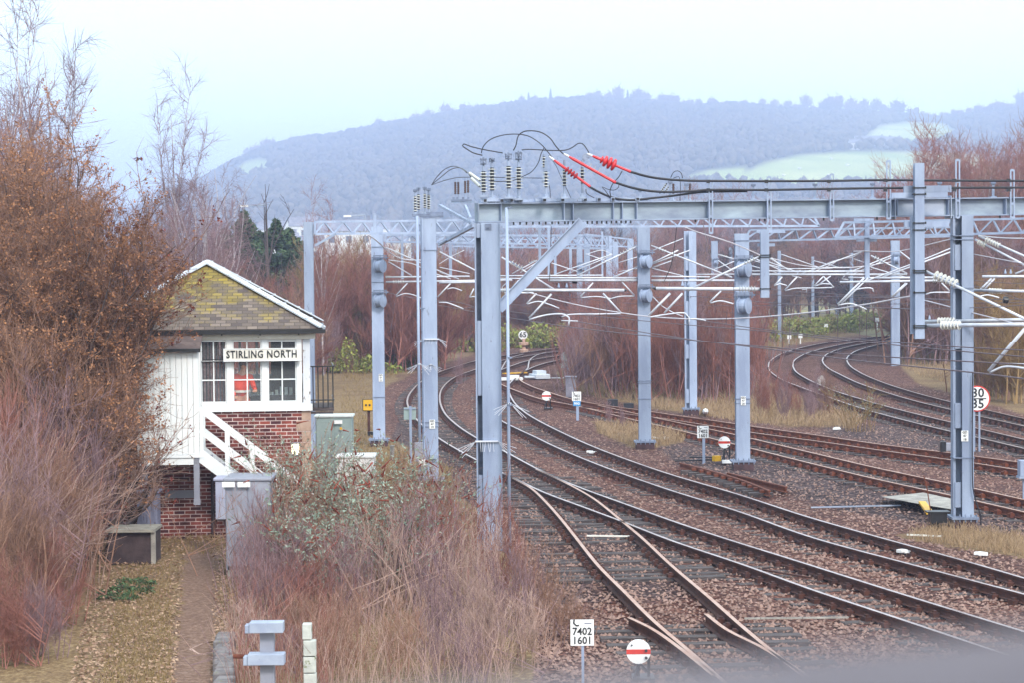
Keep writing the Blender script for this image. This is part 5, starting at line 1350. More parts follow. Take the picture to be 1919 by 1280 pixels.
# things inside: signaller, lever frame cabinet, chair, curtains
def skin_body(name, joints, edges, mats, parent, sub=2):
    me = bpy.data.meshes.new(name)
    off = parent.location if parent else Vector((0, 0, 0))
    me.from_pydata([tuple(Vector(j[0]) - off) for j in joints], edges, [])
    o = bpy.data.objects.new(name, me); C.objects.link(o)
    if parent: o.parent = parent
    m = o.modifiers.new('skin', 'SKIN'); m.use_smooth_shade = True
    for i, j in enumerate(joints):
        r = j[1]; me.skin_vertices[0].data[i].radius = r if isinstance(r, tuple) else (r, r)
    me.skin_vertices[0].data[0].use_root = True
    s = o.modifiers.new('sub', 'SUBSURF'); s.levels = sub; s.render_levels = sub
    for q in (mats if isinstance(mats, (list, tuple)) else [mats]): me.materials.append(q)
    return o
fz = zs - 0.75
pc = LB(BX(456), 0.42, fz + 0.13)
def pl_(dx, dy, dz): return pc + ex * dx + ey * dy + Vector((0, 0, dz))
person = thing('person', pc, 'person in bright orange jacket standing behind the middle signal box window', 'person')
skin_body('body', [(pl_(0, 0, 0.92), (.13, .11)), (pl_(0, 0, 1.12), (.15, .11)), (pl_(0.01, 0, 1.36), (.17, .11)), (pl_(0.02, 0, 1.47), .06), (pl_(0.045, 0, 1.54), .058), (pl_(0.05, 0, 1.61), (.075, .09)), (pl_(0.055, 0, 1.70), (.072, .088)),
   (pl_(-0.08, 0, .88), .09), (pl_(-0.09, 0, .48), .062), (pl_(-0.09, 0, .08), .045), (pl_(-0.06, -0.12, .04), .04), (pl_(0.09, 0, .88), .09), (pl_(0.1, 0.02, .48), .062), (pl_(0.1, 0.04, .08), .045), (pl_(0.14, -0.08, .04), .04)],
   [(0, 1), (1, 2), (2, 3), (3, 4), (4, 5), (5, 6), (0, 7), (7, 8), (8, 9), (9, 10), (0, 11), (11, 12), (12, 13), (13, 14)], skinm, person)
skin_body('jacket', [(pl_(0, 0, 0.86), (.17, .13)), (pl_(0, 0, 1.1), (.175, .13)), (pl_(0.01, 0, 1.34), (.20, .135)), (pl_(0.02, 0, 1.45), (.10, .09)), (pl_(-0.2, -0.01, 1.36), .075), (pl_(-0.26, -0.04, 1.1), .06), (pl_(-0.14, -0.2, 0.95), .05),
   (pl_(0.2, -0.01, 1.36), .075), (pl_(0.27, -0.08, 1.14), .06), (pl_(0.3, -0.24, 1.08), .045)], [(0, 1), (1, 2), (2, 3), (2, 4), (4, 5), (5, 6), (2, 7), (7, 8), (8, 9)], orange_m, person)
skin_body('trousers', [(pl_(0, 0, .9), (.15, .12)), (pl_(-0.09, 0, .8), .1), (pl_(-0.09, 0, .48), .08), (pl_(-0.09, 0, .1), .07), (pl_(0.09, 0, .8), .1), (pl_(0.1, 0.02, .48), .08), (pl_(0.1, 0.04, .1), .07)], [(0, 1), (1, 2), (2, 3), (0, 4), (4, 5), (5, 6)], orange_m, person)
b = MB(); b.lathe(pl_(0.05, 0.01, 1.60), pl_(0.06, 0.0, 1.80), [(0, .08), (.3, .1), (.6, .1), (.85, .075), (1, .03)], 12); b.build('hair', hairm, person, smooth=True)
b = MB(); refl = noisy('reflective_band', srgb(226, 224, 214), srgb(240, 240, 232), 5, .4)
b.lathe(pl_(0, 0, 1.02), pl_(0, 0, 1.07), [(0, .20), (1, .20)], 14); b.build('reflective_stripe', refl, person)
for s in (-1, 1):
    b = MB(); hp = pl_(-0.12, -0.27, 0.93) if s < 0 else pl_(0.3, -0.33, 1.07)
    b.box(hp, (.07, .09, .035), 0.4)
    for k in range(4): b.tube([hp + Vector((-.03 + k * .02, -.04, 0)), hp + Vector((-.03 + k * .021, -.09 + abs(k - 1.5) * .01, -.01)), hp + Vector((-.03 + k * .021, -.11 + abs(k - 1.5) * .01, -.03))], .009, 5)
    b.tube([hp + Vector((s * -.03, 0, 0)), hp + Vector((s * -.06, -.05, -.01))], .011, 5); b.build('hand', skinm, person)
b = MB(); dk = thing('control_desk', LB(BX(485), 0.95, fz), 'dark control desk with papers behind the middle and right windows', 'desk')
lbox(b, BX(472), BX(560), 0.7, 1.3, fz, fz + 1.05); b.build('cabinet', black, dk)
b = MB(); q = random.Random(4)
for k in range(9): x = BX(473 + k * 9); lbox(b, x, x + 0.07, 0.72, 0.74, fz + 1.06, fz + 1.06 + q.uniform(.06, .2))
b.build('papers', cabgreen, dk)
b = MB(); lk = thing('steel_locker', LB(BX(410), 2.0, fz), 'tall grey locker seen through the left signal box window', 'locker')
lbox(b, BX(398), BX(420), 1.6, 2.0, fz, fz + 1.9); b.build('casing', steel_dark, lk); b = MB(); lbox(b, BX(408), BX(410), 1.59, 1.6, fz + .1, fz + 1.8); b.build('door_gap', black, lk)
b = MB(); q = random.Random(9)
for k in range(7): x = BX(385) + k * 0.075; lbox(b, x, x + 0.045, 0.45 + (k % 2) * .05, 0.49 + (k % 2) * .05, fz + 0.9, ze - 0.25)
o = b.build('curtain', noisy('maroon_curtain', srgb(96, 30, 36), srgb(140, 120, 122), 9, .9)); tag(o, 'narrow maroon and grey curtain strips behind the left window', 'curtain')

# ---------------------------------------------------------------- cabinets and troughs
def cab(name, label, x0, x1, ty, by, D, depth, mat, lid=None, rz=0.0, parts=True, cat='cabinet', legs=0.0):
    a = P((x0 + x1) / 2, by, D); top = P((x0 + x1) / 2, ty, D).z; w = W(x1 - x0, D); z0 = max(0.0, a.z)
    t = thing(name, (a.x, D + depth / 2, z0), label, cat)
    b = MB(); b.box((a.x, D + depth / 2, (top - .04 + z0 + legs) / 2), (w, depth, top - .04 - z0 - legs), rz); b.build('body', mat, t, bevel=0.012)
    b = MB(); b.box((a.x, D + depth / 2, top - 0.015), (w + 0.07, depth + 0.08, 0.06), rz); b.build('lid', lid or mat, t, bevel=0.012)
    if parts:
        for s in (-1, 1):
            b = MB(); b.box((a.x + s * w * 0.245, D - 0.008, (top + z0) / 2 - 0.02), (w * 0.46, 0.012, (top - z0) * 0.88)); d_ = b.build('door', mat, t)
            h = MB(); h.box((a.x + s * w * 0.06, D - 0.03, (top + z0) / 2), (0.02, 0.03, 0.14)); h.build('handle', steel_dark, d_)
    return t
c1 = cab('relay_cabinet', 'pale green-grey double-door cabinet right of the signal box', 593, 661, 780, 930, 53.5, 0.6, cabgreen, noisy('cabinet_lid', srgb(206, 214, 214), srgb(226, 232, 232), 4, .6))
b = MB(); b.box(P(634, 792, 53.4), (0.2, 0.01, 0.09)); b.build('notice', signwhite, c1); b = MB(); b.box(P(639, 804, 53.4), (0.06, 0.01, 0.06)); b.build('warning_mark', signyellow, c1)
cab('equipment_box', 'low white box half hidden behind the buddleia', 632, 701, 856, 952, 51.0, 0.8, whitepaint, parts=False)
c2 = cab('location_cabinet', 'tall grey steel cabinet at the path edge with a pipe bracket', 424, 508, 898, 1070, 40.4, 1.0, cabgrey)
b = MB(); b.box(P(428, 909, 40.3), (0.24, 0.012, 0.1)); b.box(P(457, 909, 40.3), (0.24, 0.012, 0.1)); b.build('label_plate', signwhite, c2)
b = MB(); p = P(437, 1085, 40.4); b.box((p.x + 0.35, 40.9, 0.05), (0.9, 1.0, 0.5)); b.build('plinth', concrete, c2)
c3 = cab('grey_cupboard', 'narrow pale grey cupboard between the brick wall and the tall cabinet', 404, 423, 898, 975, 43.2, 0.5, noisy('pale_cupboard', srgb(176, 178, 204), srgb(196, 200, 220), 3, .6), parts=False)
b = MB()
for x in (406, 420): b.bar(P(x, 974, 43.3), P(x + (x - 413) * 0.8, 1003, 43.3), 0.04, 0.04)
b.build('leg', rust, c3)
c4 = cab('meter_cupboard', 'weathered blue-grey timber cupboard left of the porch post', 257, 295, 922, 998, 45.2, 0.45, noisy('flaky_blue_grey', srgb(120, 122, 150), srgb(156, 158, 184), 4, .8, c3=srgb(84, 72, 80), s3=10, f3=.58, stretch=(3, 3, .6)), parts=False)
b = MB(); b.box(P(272, 931, 45.15), (0.07, 0.01, 0.08)); b.build('notice', signwhite, c4)
c5 = thing('concrete_bin', P(246, 1052, 42.3) * 1.0, 'low dark concrete box with a lid left of the path', 'concrete box')
c5.location.z = 0
a = P(200, 1052, 42.3); e = P(292, 1052, 42.3); tz = P(246, 998, 42.3).z
b = MB(); b.box(((a.x + e.x) / 2, 42.7, tz / 2), (e.x - a.x - 0.06, 0.8, tz)); b.build('body', darkconc, c5)
b = MB(); b.box(((a.x + e.x) / 2, 42.66, tz + 0.03), (e.x - a.x, 0.95, 0.055)); b.build('lid', noisy('mossy_lid', srgb(140, 136, 128), srgb(176, 170, 160), 6, .9), c5)
b = MB(); b.box((e.x - 0.04, 42.28, tz / 2), (0.09, 0.06, tz)); b.build('corner_slab', concrete, c5)
# drain pipe and bracket on the brick wall
dpp = MB(); dpp.tube([LB(BX(401), -0.06, 0.05), LB(BX(401), -0.06, 1.4)], 0.04, 8); tag(dpp.build('drain_pipe', darkconc), 'short brown drain pipe on the brick wall below the porch', 'pipe')

# foreground cable frame of galvanised boxes
fr = thing('cable_post', P(500, 1275, 27.5), 'galvanised steel post with two box cross-arms near the bottom edge', 'equipment post'); fr.location.z = 0
D_ = 27.5
b = MB(); a, c = P(487, 1185, D_), P(513, 1185, D_); b.box(((a.x + c.x) / 2, D_ + 0.05, a.z / 2), (c.x - a.x, 0.16, a.z)); b.build('post', cabgrey, fr)
for (xa, xb, ya, yb) in ((470, 533, 1164, 1183), (467, 535, 1223, 1243)):
    a, c = P(xa, ya, D_), P(xb, yb, D_); b = MB(); b.box(((a.x + c.x) / 2, D_ - 0.08, (a.z + c.z) / 2), (c.x - a.x, 0.22, a.z - c.z)); b.box((a.x - 0.03, D_ - 0.08, (a.z + c.z) / 2 - 0.02), (0.06, 0.16, (a.z - c.z) * .8)); b.build('cross_arm', steel2, fr, bevel=.006)
b = MB(); b.tube([P(437, 1231, D_ + 0.1), P(466, 1231, D_ + 0.1)], 0.03, 8); b.build('conduit', rust_bright, fr)
tg = thing('jointed_post', P(580, 1300, 28.0), 'pale jointed concrete post beside the galvanised post at the bottom', 'post'); tg.location.z = 0
pz = noisy('pale_post', srgb(176, 180, 176), srgb(216, 218, 212), 5, .85, c3=srgb(132, 138, 104), s3=8, f3=.58)
zz_ = P(580, 1168, 28).z
for k in range(9):
    h_ = .22; x = P(576 if k == 0 else 580, 1200, 28).x + .004 * (k % 2); b = MB(); b.box((x, 28.0, zz_ - h_ / 2), (.12 if k == 0 else .165, .14, h_ - .012), 0.02 * (k % 3)); b.build('segment', pz, tg, bevel=.008); zz_ -= h_
pk = MB(); a, c = P(502, 1150, 37.2), P(609, 1150, 37.2); pk.box(((a.x + c.x) / 2, 37.3, P(555, 1155, 37.2).z - 0.05), (c.x - a.x, 0.05, 0.2), 0); pk.box(((a.x + c.x) / 2, 37.3, P(555, 1150, 37.2).z + .065), (c.x - a.x, 0.08, 0.03), 0)
for s in (0.1, 0.9): pk.box((a.x + (c.x - a.x) * s, 37.35, 0.0), (0.07, 0.05, 0.2))
tag(pk.build('board_edging', timber), 'weathered low board behind the galvanised frame', 'board')
# stone wall edge by the path
se = thing('stone_edging', G(425, 1230), 'broken stone edging wall running along the right side of the path', 'edging wall')
q = random.Random(5); yb0 = DG(1330, 425); k = 0; yy = DG(1212, 425)
while yy > yb0:
    L = q.uniform(0.25, 0.5); x = P(425, 1220, yy).x; b = MB()
    b.box((x + q.uniform(-.02, .02), yy - L / 2, 0.08), (0.26 + q.uniform(-.03, .03), L * .93, 0.26 + q.uniform(-.04, .05)), q.uniform(-.05, .05)); b.build('stone', noisy('edging_stone', srgb(104, 98, 100), srgb(142, 134, 134), 5, .95, bump=.4, c3=srgb(120, 122, 70), s3=7, f3=.62) if k == 0 else MATS['edging_stone'], se, bevel=.02)
    yy -= L; k += 1

# ---------------------------------------------------------------- signs and lineside things
def post_sign(name, label, cx, D, px, by, w_post=5, cat='sign', mat=None, n=1, gap=0, ty=None):
    g = P(px, by, D); t = thing(name, (g.x, D, 0), label, cat)
    top = P(px, ty, D).z
    for k in range(n):
        b = MB(); b.box((g.x + (k - (n - 1) / 2) * gap, D + 0.03, top / 2 - .02), (W(w_post, D), 0.04, top + .04)); b.build('post', mat or steel, t)
    return t
def phone_sign(label, x0, x1, y0, y1, by, D, blue=None):
    xm = (x0 + x1) / 2; t = post_sign('telephone_sign', label, xm, D, xm + 2, by, 5, ty=y1 + 1)
    c = P(xm, (y0 + y1) / 2, D); w = W(x1 - x0, D); h = W(y1 - y0, D)
    b = MB(); b.box((c.x, D, c.z), (w, 0.015, h)); o = b.build('sign_plate', signwhite, t)
    text('7402', (c.x, D - 0.012, c.z + h * 0.04), h * 0.40, lettering_m, o, 0, 0.002, sx=0.95)
    text('1601', (c.x, D - 0.012, c.z - h * 0.31), h * 0.40, lettering_m, o, 0, 0.002, sx=0.95)
    k = MB(); p = Vector((c.x - w * 0.25, D - 0.012, c.z + h * 0.37)); k.tube([p + Vector((-.03, 0, .05)) * w * 3, p + Vector((-.035, 0, 0)) * w * 3, p + Vector((.0, 0, -.035)) * w * 3, p + Vector((.04, 0, -.03)) * w * 3], w * .035, 5)
    k.build('phone_symbol', lettering_m, o)
    k = MB(); k.box((c.x + w * .25, D - 0.01, c.z + h * .36), (w * .3, .005, h * .05)); k.build('small_print', cabgrey, o)
    if blue:
        cc = P(xm + 0.5, (y1 + blue) / 2, D); b = MB(); b.box((cc.x, D - .001, cc.z), (w * .82, 0.015, W(blue - y1, D))); o2 = b.build('blue_plate', signblue, t)
        text('990', (cc.x, D - .013, cc.z - .01), W(blue - y1, D) * .75, signwhite, o2, 0, .002)
    return t
phone_sign('white telephone sign 7402 1601 with a blue tag beneath, in front of the thicket', 1072, 1089, 735, 752.5, 788, DG(788, 1080), blue=762)
phone_sign('white telephone sign 7402 1601 left of the white disc by the thick mast', 1306.5, 1328, 799, 822, 869, DG(869, 1317))
phone_sign('largest telephone sign 7402 1601, at the bottom among bare twigs', 1069, 1113, 1162, 1211, 1330, 29.5)
def disc_signal(label, cx, cy, r, by, D):
    c = P(cx, cy, D); R_ = W(r, D); g = P(cx, by, D)
    t = thing('disc_signal', (c.x, D, max(0, g.z)), label, 'ground signal', 'white ground discs with a red bar')
    b = MB(); b.disc((c.x, D, c.z), R_, 0.03, 28); o = b.build('disc', signwhite, t)
    # red bar trimmed to the disc's outline
    hb = R_ * 0.2; n = 8; pts = []
    for s in (1, -1):
        for k in range(n + 1):
            z = hb * (1 - 2 * k / n) * s; pts.append((c.x + s * math.sqrt(R_ * R_ - z * z) * .995, D - 0.019, c.z + z))
    b = MB(); b.poly(pts, [list(range(len(pts)))[::-1]]); b.build('red_bar', redpaint, o)
    b = MB()
    for z in (.1, -.5): b.disc((c.x + R_ * .62, D - 0.03, c.z + R_ * z), R_ * .12, .03, 10)
    b.disc((c.x - R_ * .55, D - .03, c.z + R_ * .55), R_ * .07, .02, 8); b.build('lens', black, o)
    b = MB(); gz = max(0.0, g.z)
    for s in (-.1, .75): b.bar((c.x + R_ * (s + .1), D + .04, c.z), (c.x + R_ * (s + .1), D + .08, gz), .04, .04)
    b.bar((c.x + R_ * .1, D + .05, c.z - R_), (c.x + R_ * .9, D + .05, gz + .1), .03, .03); b.bar((c.x - R_ * .5, D - .1, gz), (c.x + R_ * .1, D + .05, c.z - R_ * .9), .03, .03)
    b.box((c.x + R_ * .4, D + .14, c.z - R_ * .3), (R_ * 1.0, .16, R_ * 1.0)); b.box((c.x + R_ * .4, D + .1, gz + .03), (R_ * 1.8, .4, .05)); b.build('stand', blackpaint, t)
    return t
disc_signal('white disc with red bar in the middle distance, left of the blue-tagged sign', 1024, 743, 8.8, 768, DG(769, 1026))
d2_ = disc_signal('white disc with red bar on a black stand beside the thick two-wheel mast', 1357.5, 830, 11.3, 868, DG(870, 1357))
b = MB(); D_ = DG(870, 1357) - .15; b.box(P(1362, 866, D_), (W(18, D_), .12, .09)); b.build('foot_box', signwhite, d2_); b = MB(); b.box(P(1343, 860, D_ + .3), (W(14, D_), .15, .16), .5); b.build('yellow_box', signyellow, d2_)
b = MB()
for (xa, ya, xb, yb) in ((1292, 858, 1345, 858), (1265, 865, 1345, 862)): b.bar(G(xa, ya, .08), G(xb, yb, .08), .05, .04)
o = b.build('point_rodding', blackpaint); tag(o, 'dark point rods reaching left from the disc signal by the thick mast', 'rods')
disc_signal('nearest and largest white disc with red bar, at the bottom edge', 1196.5, 1222, 23, 1330, 29.8)
# speed signs
D_ = DG(846, 1831) ; c = P(1831, 748, D_)
t = post_sign('speed_sign', 'round red-rimmed speed sign reading 30 over 35 behind the large right mast', 1831, D_, 1831, 846, 3.2, n=2, gap=W(9.5, D_), ty=765)
b = MB(); b.disc(c, W(24.5, D_), .03, 36); b.build('rim', redpaint, t); b = MB(); b.disc(c + Vector((0, -.02, 0)), W(22, D_), .02, 36); o = b.build('sign_face', signwhite, t)
s_ = W(24, D_)
text('30', c + Vector((0.02, -.035, W(10.2, D_))), s_, lettering_m, o, 0, .002); text('35', c + Vector((0.02, -.035, -W(10.2, D_))), s_, lettering_m, o, 0, .002)
b = MB(); b.box(c + Vector((0, -.033, 0)), (W(34, D_), .006, W(2, D_))); b.build('dividing_bar', lettering_m, o)
D_ = DG(662, 981); c = P(980, 627, D_)
t = thing('speed_sign', (c.x, D_, 0), 'small round white speed sign reading 65 among brambles at the far bend', 'sign')
b = MB(); b.disc(c, W(8.6, D_), .04, 24); o = b.build('sign_face', signwhite, t); text('65', c + Vector((0, -.04, 0)), W(13.5, D_), lettering_m, o, 0, .004)
b = MB(); b.lathe((c.x + .05, D_, 0), (c.x + .05, D_, c.z - W(7, D_)), [(0, .3), (.2, .34), (.25, .15), (.5, .12), (.52, .34), (.72, .36), (.75, .1), (1, .12)], 10); b.build('pedestal', noisy('sandstone', srgb(200, 160, 140), srgb(224, 190, 172), 5, .9), t)
# round back of a sign
D_ = DG(716, 1064); c = P(1064, 670, D_)
t = thing('round_sign', (c.x, D_, 0), 'grey back of a large round sign beside the thicket', 'sign')
b = MB(); b.disc(c, W(12.8, D_), .03, 28); b.build('sign_back', cabgreen, t)
b = MB(); b.box(P(1064, 686, D_), (W(26, D_), .03, W(9, D_)), 0); b.build('lower_plate', cabgreen, t)
b = MB(); b.bar(P(1066, 660, D_ - .04), P(1063, 716, D_ - .04), .05, .03)
for yy in (662, 676, 688): b.bar(P(1058, yy, D_ - .04), P(1072, yy + 1, D_ - .04), .03, .03)
b.build('post', steel2, t)
cab('lineside_cabinet', 'weathered grey cabinet below the round sign back', 1061, 1080, 707, 746, DG(746, 1070), .6, noisy('rusty_grey', srgb(128, 124, 140), srgb(158, 154, 168), 5, .8, c3=srgb(176, 168, 176), s3=9, f3=.6), parts=False)
# yellow box sign, grey sign back
D_ = DG(818, 690); c = P(689.5, 760, D_)
t = thing('yellow_sign', (c.x, D_, 0), 'square yellow box with two black dots on a rusty post', 'sign')
b = MB(); b.box(c, (W(20.5, D_), .10, W(23, D_))); b.build('frame', blackpaint, t, bevel=.02)
b = MB(); b.box(c + Vector((0, -.055, 0)), (W(17.5, D_), .012, W(20, D_))); o = b.build('face', signyellow, t, bevel=.01)
b = MB()
for s in (-1, 1): b.disc(c + Vector((s * W(3.4, D_), -.07, 0)), W(2.1, D_), .015, 12)
b.build('dot', black, o)
b = MB(); b.box((P(691, 800, D_).x, D_ + .08, c.z / 2), (W(5, D_), .05, c.z)); b.build('post', rust, t)
b = MB(); b.box(P(695, 813, D_), (W(12, D_), .2, .12)); b.build('foot_box', blackpaint, t)
D_ = DG(870, 768); c = P(768, 776, D_)
t = thing('sign_back', (c.x, D_, 0), 'grey rectangular sign seen from behind, left of the capped mast', 'sign')
b = MB(); b.box(c + Vector((0, .03, 0)), (W(23, D_), .015, W(23, D_))); b.build('plate', cabgreen, t)
b = MB(); b.box((c.x + .02, D_, c.z / 2 + .12), (W(4.5, D_), .04, c.z + .2)); b.box(c + Vector((0, 0, W(9, D_))), (W(23, D_), .03, .03)); b.build('post', steel, t)
# wooden stumps, point machines, small things
def simple(name, label, cat, fn, mats, group=None, bevel=0.0):
    b = MB(); fn(b); o = b.build(name, mats, bevel=bevel); return tag(o, label, cat, group)
simple('marker_stump', 'short wooden stump on the pale grass left of the capped mast', 'stump', lambda b: (b.lathe(G(735, 862, 0), G(735, 862, 0) + Vector((0, 0, .44)), [(0, .07), (.9, .065), (.92, .08), (1, .075)], 4)), concrete)
def pm(b):
    c = G(1011, 706, .15)
    b.box(c, (.8, 1.2, .25), .3); b.box(c + Vector((0, .1, .2)), (.55, .7, .2), .3); b.box(c + Vector((-.4, -.3, -.02)), (.8, .5, .1), .1); b.box(c + Vector((.7, 0, -.1)), (1.2, .1, .04), 0)
simple('point_machine', 'pale green-white point machine between far rails', 'point machine', pm, lead, bevel=.03)
def pm2(b):
    c = G(945, 711, .12); b.box(c, (1.9, .7, .12), .05); b.box(c + Vector((.5, 0, .12)), (.5, .5, .12), .05)
simple('point_cover', 'pale cover boards at the far points behind the near column', 'point cover', pm2, whitepaint)
def pm3(b): c = G(965, 700, .14); b.box(c, (1.5, .25, .06), .6)
simple('yellow_board', 'yellow timber by the far points', 'board', pm3, signyellow)
def rk(b):
    q = random.Random(3); c = G(1537, 722, 0)
    pts = [(0, .55, .25), (1, .5, .5), (2.2, .35, .75)]
    b.lathe(c, c + Vector((.08, 0, .46)), [(0, .26), (.3, .25), (.6, .19), (.85, .12), (1, .04)], 9); b.lathe(c + Vector((.1, -.08, .0)), c + Vector((.18, .08, .26)), [(0, .19), (.6, .15), (1, .04)], 7)
simple('boulder_mound', 'pointed pale grey boulder between the curved yard rails', 'boulder', rk, noisy('pale_rock', srgb(160, 150, 146), srgb(206, 198, 194), 5, .95, bump=.5))
def crossing(b):
    a, c, e, g_ = G(1668, 934, .2), G(1745, 934, .24), G(1800, 946, .22), G(1735, 962, .2)
    b.poly([G(1652, 932, .22), G(1730, 924, .22), G(1795, 938, .22), G(1798, 958, .22), G(1737, 948, .22), G(1652, 932, .1), G(1730, 924, .1), G(1795, 938, .1), G(1798, 958, .1), G(1737, 948, .1)],
           [(0, 4, 3, 2, 1), (0, 5, 9, 4), (4, 9, 8, 3), (3, 8, 7, 2), (2, 7, 6, 1), (1, 6, 5, 0)])
simple('walkway_panel', 'grey timber walkway panel beside the foot of the large right mast', 'walkway', crossing, concrete)
simple('yellow_edge', 'yellow painted angle at the end of the walkway panel', 'kerb strip', lambda b: b.bar(G(1728, 942, .26), G(1743, 963, .26), .16, .05), signyellow)
def jb(b):
    c = G(1757, 970, .3); b.box(c, (.36, .3, .22)); b.box(c + Vector((.0, 0, .12)), (.5, .36, .03)); b.box(c + Vector((0, 0, -.2)), (.06, .06, .4)); b.box(c + Vector((-.12, 0, -.2)), (.05, .05, .4))
simple('junction_box', 'dark junction box on short legs left of the large right mast foot', 'junction box', jb, blackpaint)
for i, (pts, th, m, lab, z) in enumerate((
  ([(1731, 893), (1737, 915), (1741, 940), (1746, 962), (1762, 975)], 2.2, rust_bright, 'bent orange-brown rod beside the junction box', None),
  ([(1823, 700), (1822, 850), (1824, 920), (1832, 950), (1837, 965), (1838, 985)], 2.4, black, 'black cable running down the right face of the large right mast', None))):
    cp = catmull(pts, 5); b = MB(); b.tube([P(p[0], p[1], DI - .25) for p in cp], W(th, DI) / 2, 6); tag(b.build('cable', m), lab, 'cable')
def edge_box(b): c = P(1919, 878, 52); b.box(c, (.25, .3, .38)); b.box(c + Vector((0, 0, -.22)), (.3, .35, .05)); b.bar(c, (c.x, c.y, 0), .06, .06)
simple('grey_box', 'small grey box on a stem at the right edge by the branch line', 'box', edge_box, steel)
simple('grey_box', 'tiny grey box in the ballast left of the large right mast', 'box', lambda b: (b.box(G(1779, 838, .3), (.3, .3, .22)), b.box(G(1779, 838, .1), (.4, .3, .2))), cabgrey)
simple('tap_stand', 'dark stand with a white top in the ballast near the curved yard line', 'stand', lambda b: (b.box(G(1767, 838, .38), (.16, .2, .3)), b.box(G(1767, 838, .1), (.08, .1, .4))), blackpaint)
simple('crates', 'dark boxes lying beyond the branch line by the thicket', 'box', lambda b: (b.box(G(1148, 757, .2), (.42, .4, .34)), ), black)
simple('crates', 'smaller dark box lying beyond the branch line, right of the larger one', 'box', lambda b: (b.box(G(1178, 761, .12), (.4, .4, .2)), ), black)
simple('white_marker', 'tiny white marker at the foot of the thicket right of the twin-channel mast', 'marker', lambda b: b.lathe(G(1322, 772, 0), G(1322, 772, .55), [(0, .12), (.4, .12), (.45, .07), (.7, .06), (.75, .11), (1, .03)], 8), signwhite)
for i, (px, py, h) in enumerate(((1548, 612, 11), (1532, 618, 6), (1479, 633, 9), (1500, 632, 13), (1644, 600, 8))):
    D_ = 185 if py < 630 else 160
    b = MB(); c = P(px, py - h * .2, D_); b.box(c, (W(7, D_), .2, W(7, D_))); b.box(P(px, py + h, D_), (W(2, D_), .1, W(2 * h, D_)))
    tag(b.build('marker_post', [signwhite]), 'small white-topped marker post on the bank, %s from the left' % ['fourth', 'third', 'first', 'second', 'fifth'][i], 'marker', 'white marker posts on the bank')
# litter, stray planks, pipes on the ballast
lit = [((1700, 1003), (1765, 1006), 'pale plank lying on the ballast left of the dry grass at right', creampaint), ((1395, 1160), (1590, 1158), 'thin pale cable lying across the ballast at the lower right', concrete),
       ((1520, 952), (1688, 948), 'long thin grey rod lying beside the walkway panel', steel2), ((1430, 1069), (1520, 1084), 'rusty rail offcut lying inside the nearest line', rust), ((1100, 1005), (1180, 1006), 'pale timber strip across the siding points', creampaint)]
for a, c, lab, m in lit:
    b = MB(); b.bar(G(a[0], a[1], .06), G(c[0], c[1], .06), .05 if m is not concrete else .018, .03); tag(b.build('loose_strip', m), lab, 'strip')
q = random.Random(8)
for i, (px, py) in enumerate(((1697, 1036), (1843, 1039), (1225, 822), (1242, 823), (1110, 849), (1570, 805))):
    b = MB(); c = G(px, py, .05)
    for k in range(3): b.box(c + Vector((q.uniform(-.1, .1), q.uniform(-.1, .1), q.uniform(0, .04))), (.18, .14, .05), q.uniform(0, 3))
    tag(b.build('litter', signwhite), 'scrap of white litter lying on the %s' % ['gravel left of the dry grass', 'dry grass at lower right', 'pale grass left edge by the mast foot', 'pale grass beside the mast foot', 'ballast between main lines', 'gravel by the small shrub'][i], 'litter')
# distant lamp posts
def lamp_post(label, px, ty, by, D, arm):
    t = thing('street_lamp', (P(px, by, D).x, D, 0), label, 'street lamp', 'distant street lamps'); c = P(px, ty, D)
    b = MB(); b.tube([(c.x, D, 0), (c.x, D, c.z)], W(4.5, D) / 2, 8, r1=W(2.6, D) / 2); b.build('post', steel2, t)
    if arm:
        e = P(px + arm, ty + 2, D); b = MB(); b.tube([c, e], .05, 6); b.build('arm', steel2, t); b = MB(); b.box(e + Vector((-W(5, D), 0, 0)), (W(14, D), .3, .14)); b.build('lamp_head', signwhite, t)
lamp_post('tall distant street lamp behind the conifers above the signal box roof', 499, 383, 600, 150, -36)
lamp_post('distant lamp post without visible head right of the conifers', 534, 452, 640, 150, 0)
lamp_post('distant street lamp sticking up behind the left lattice beam', 684, 402, 600, 170, -28)
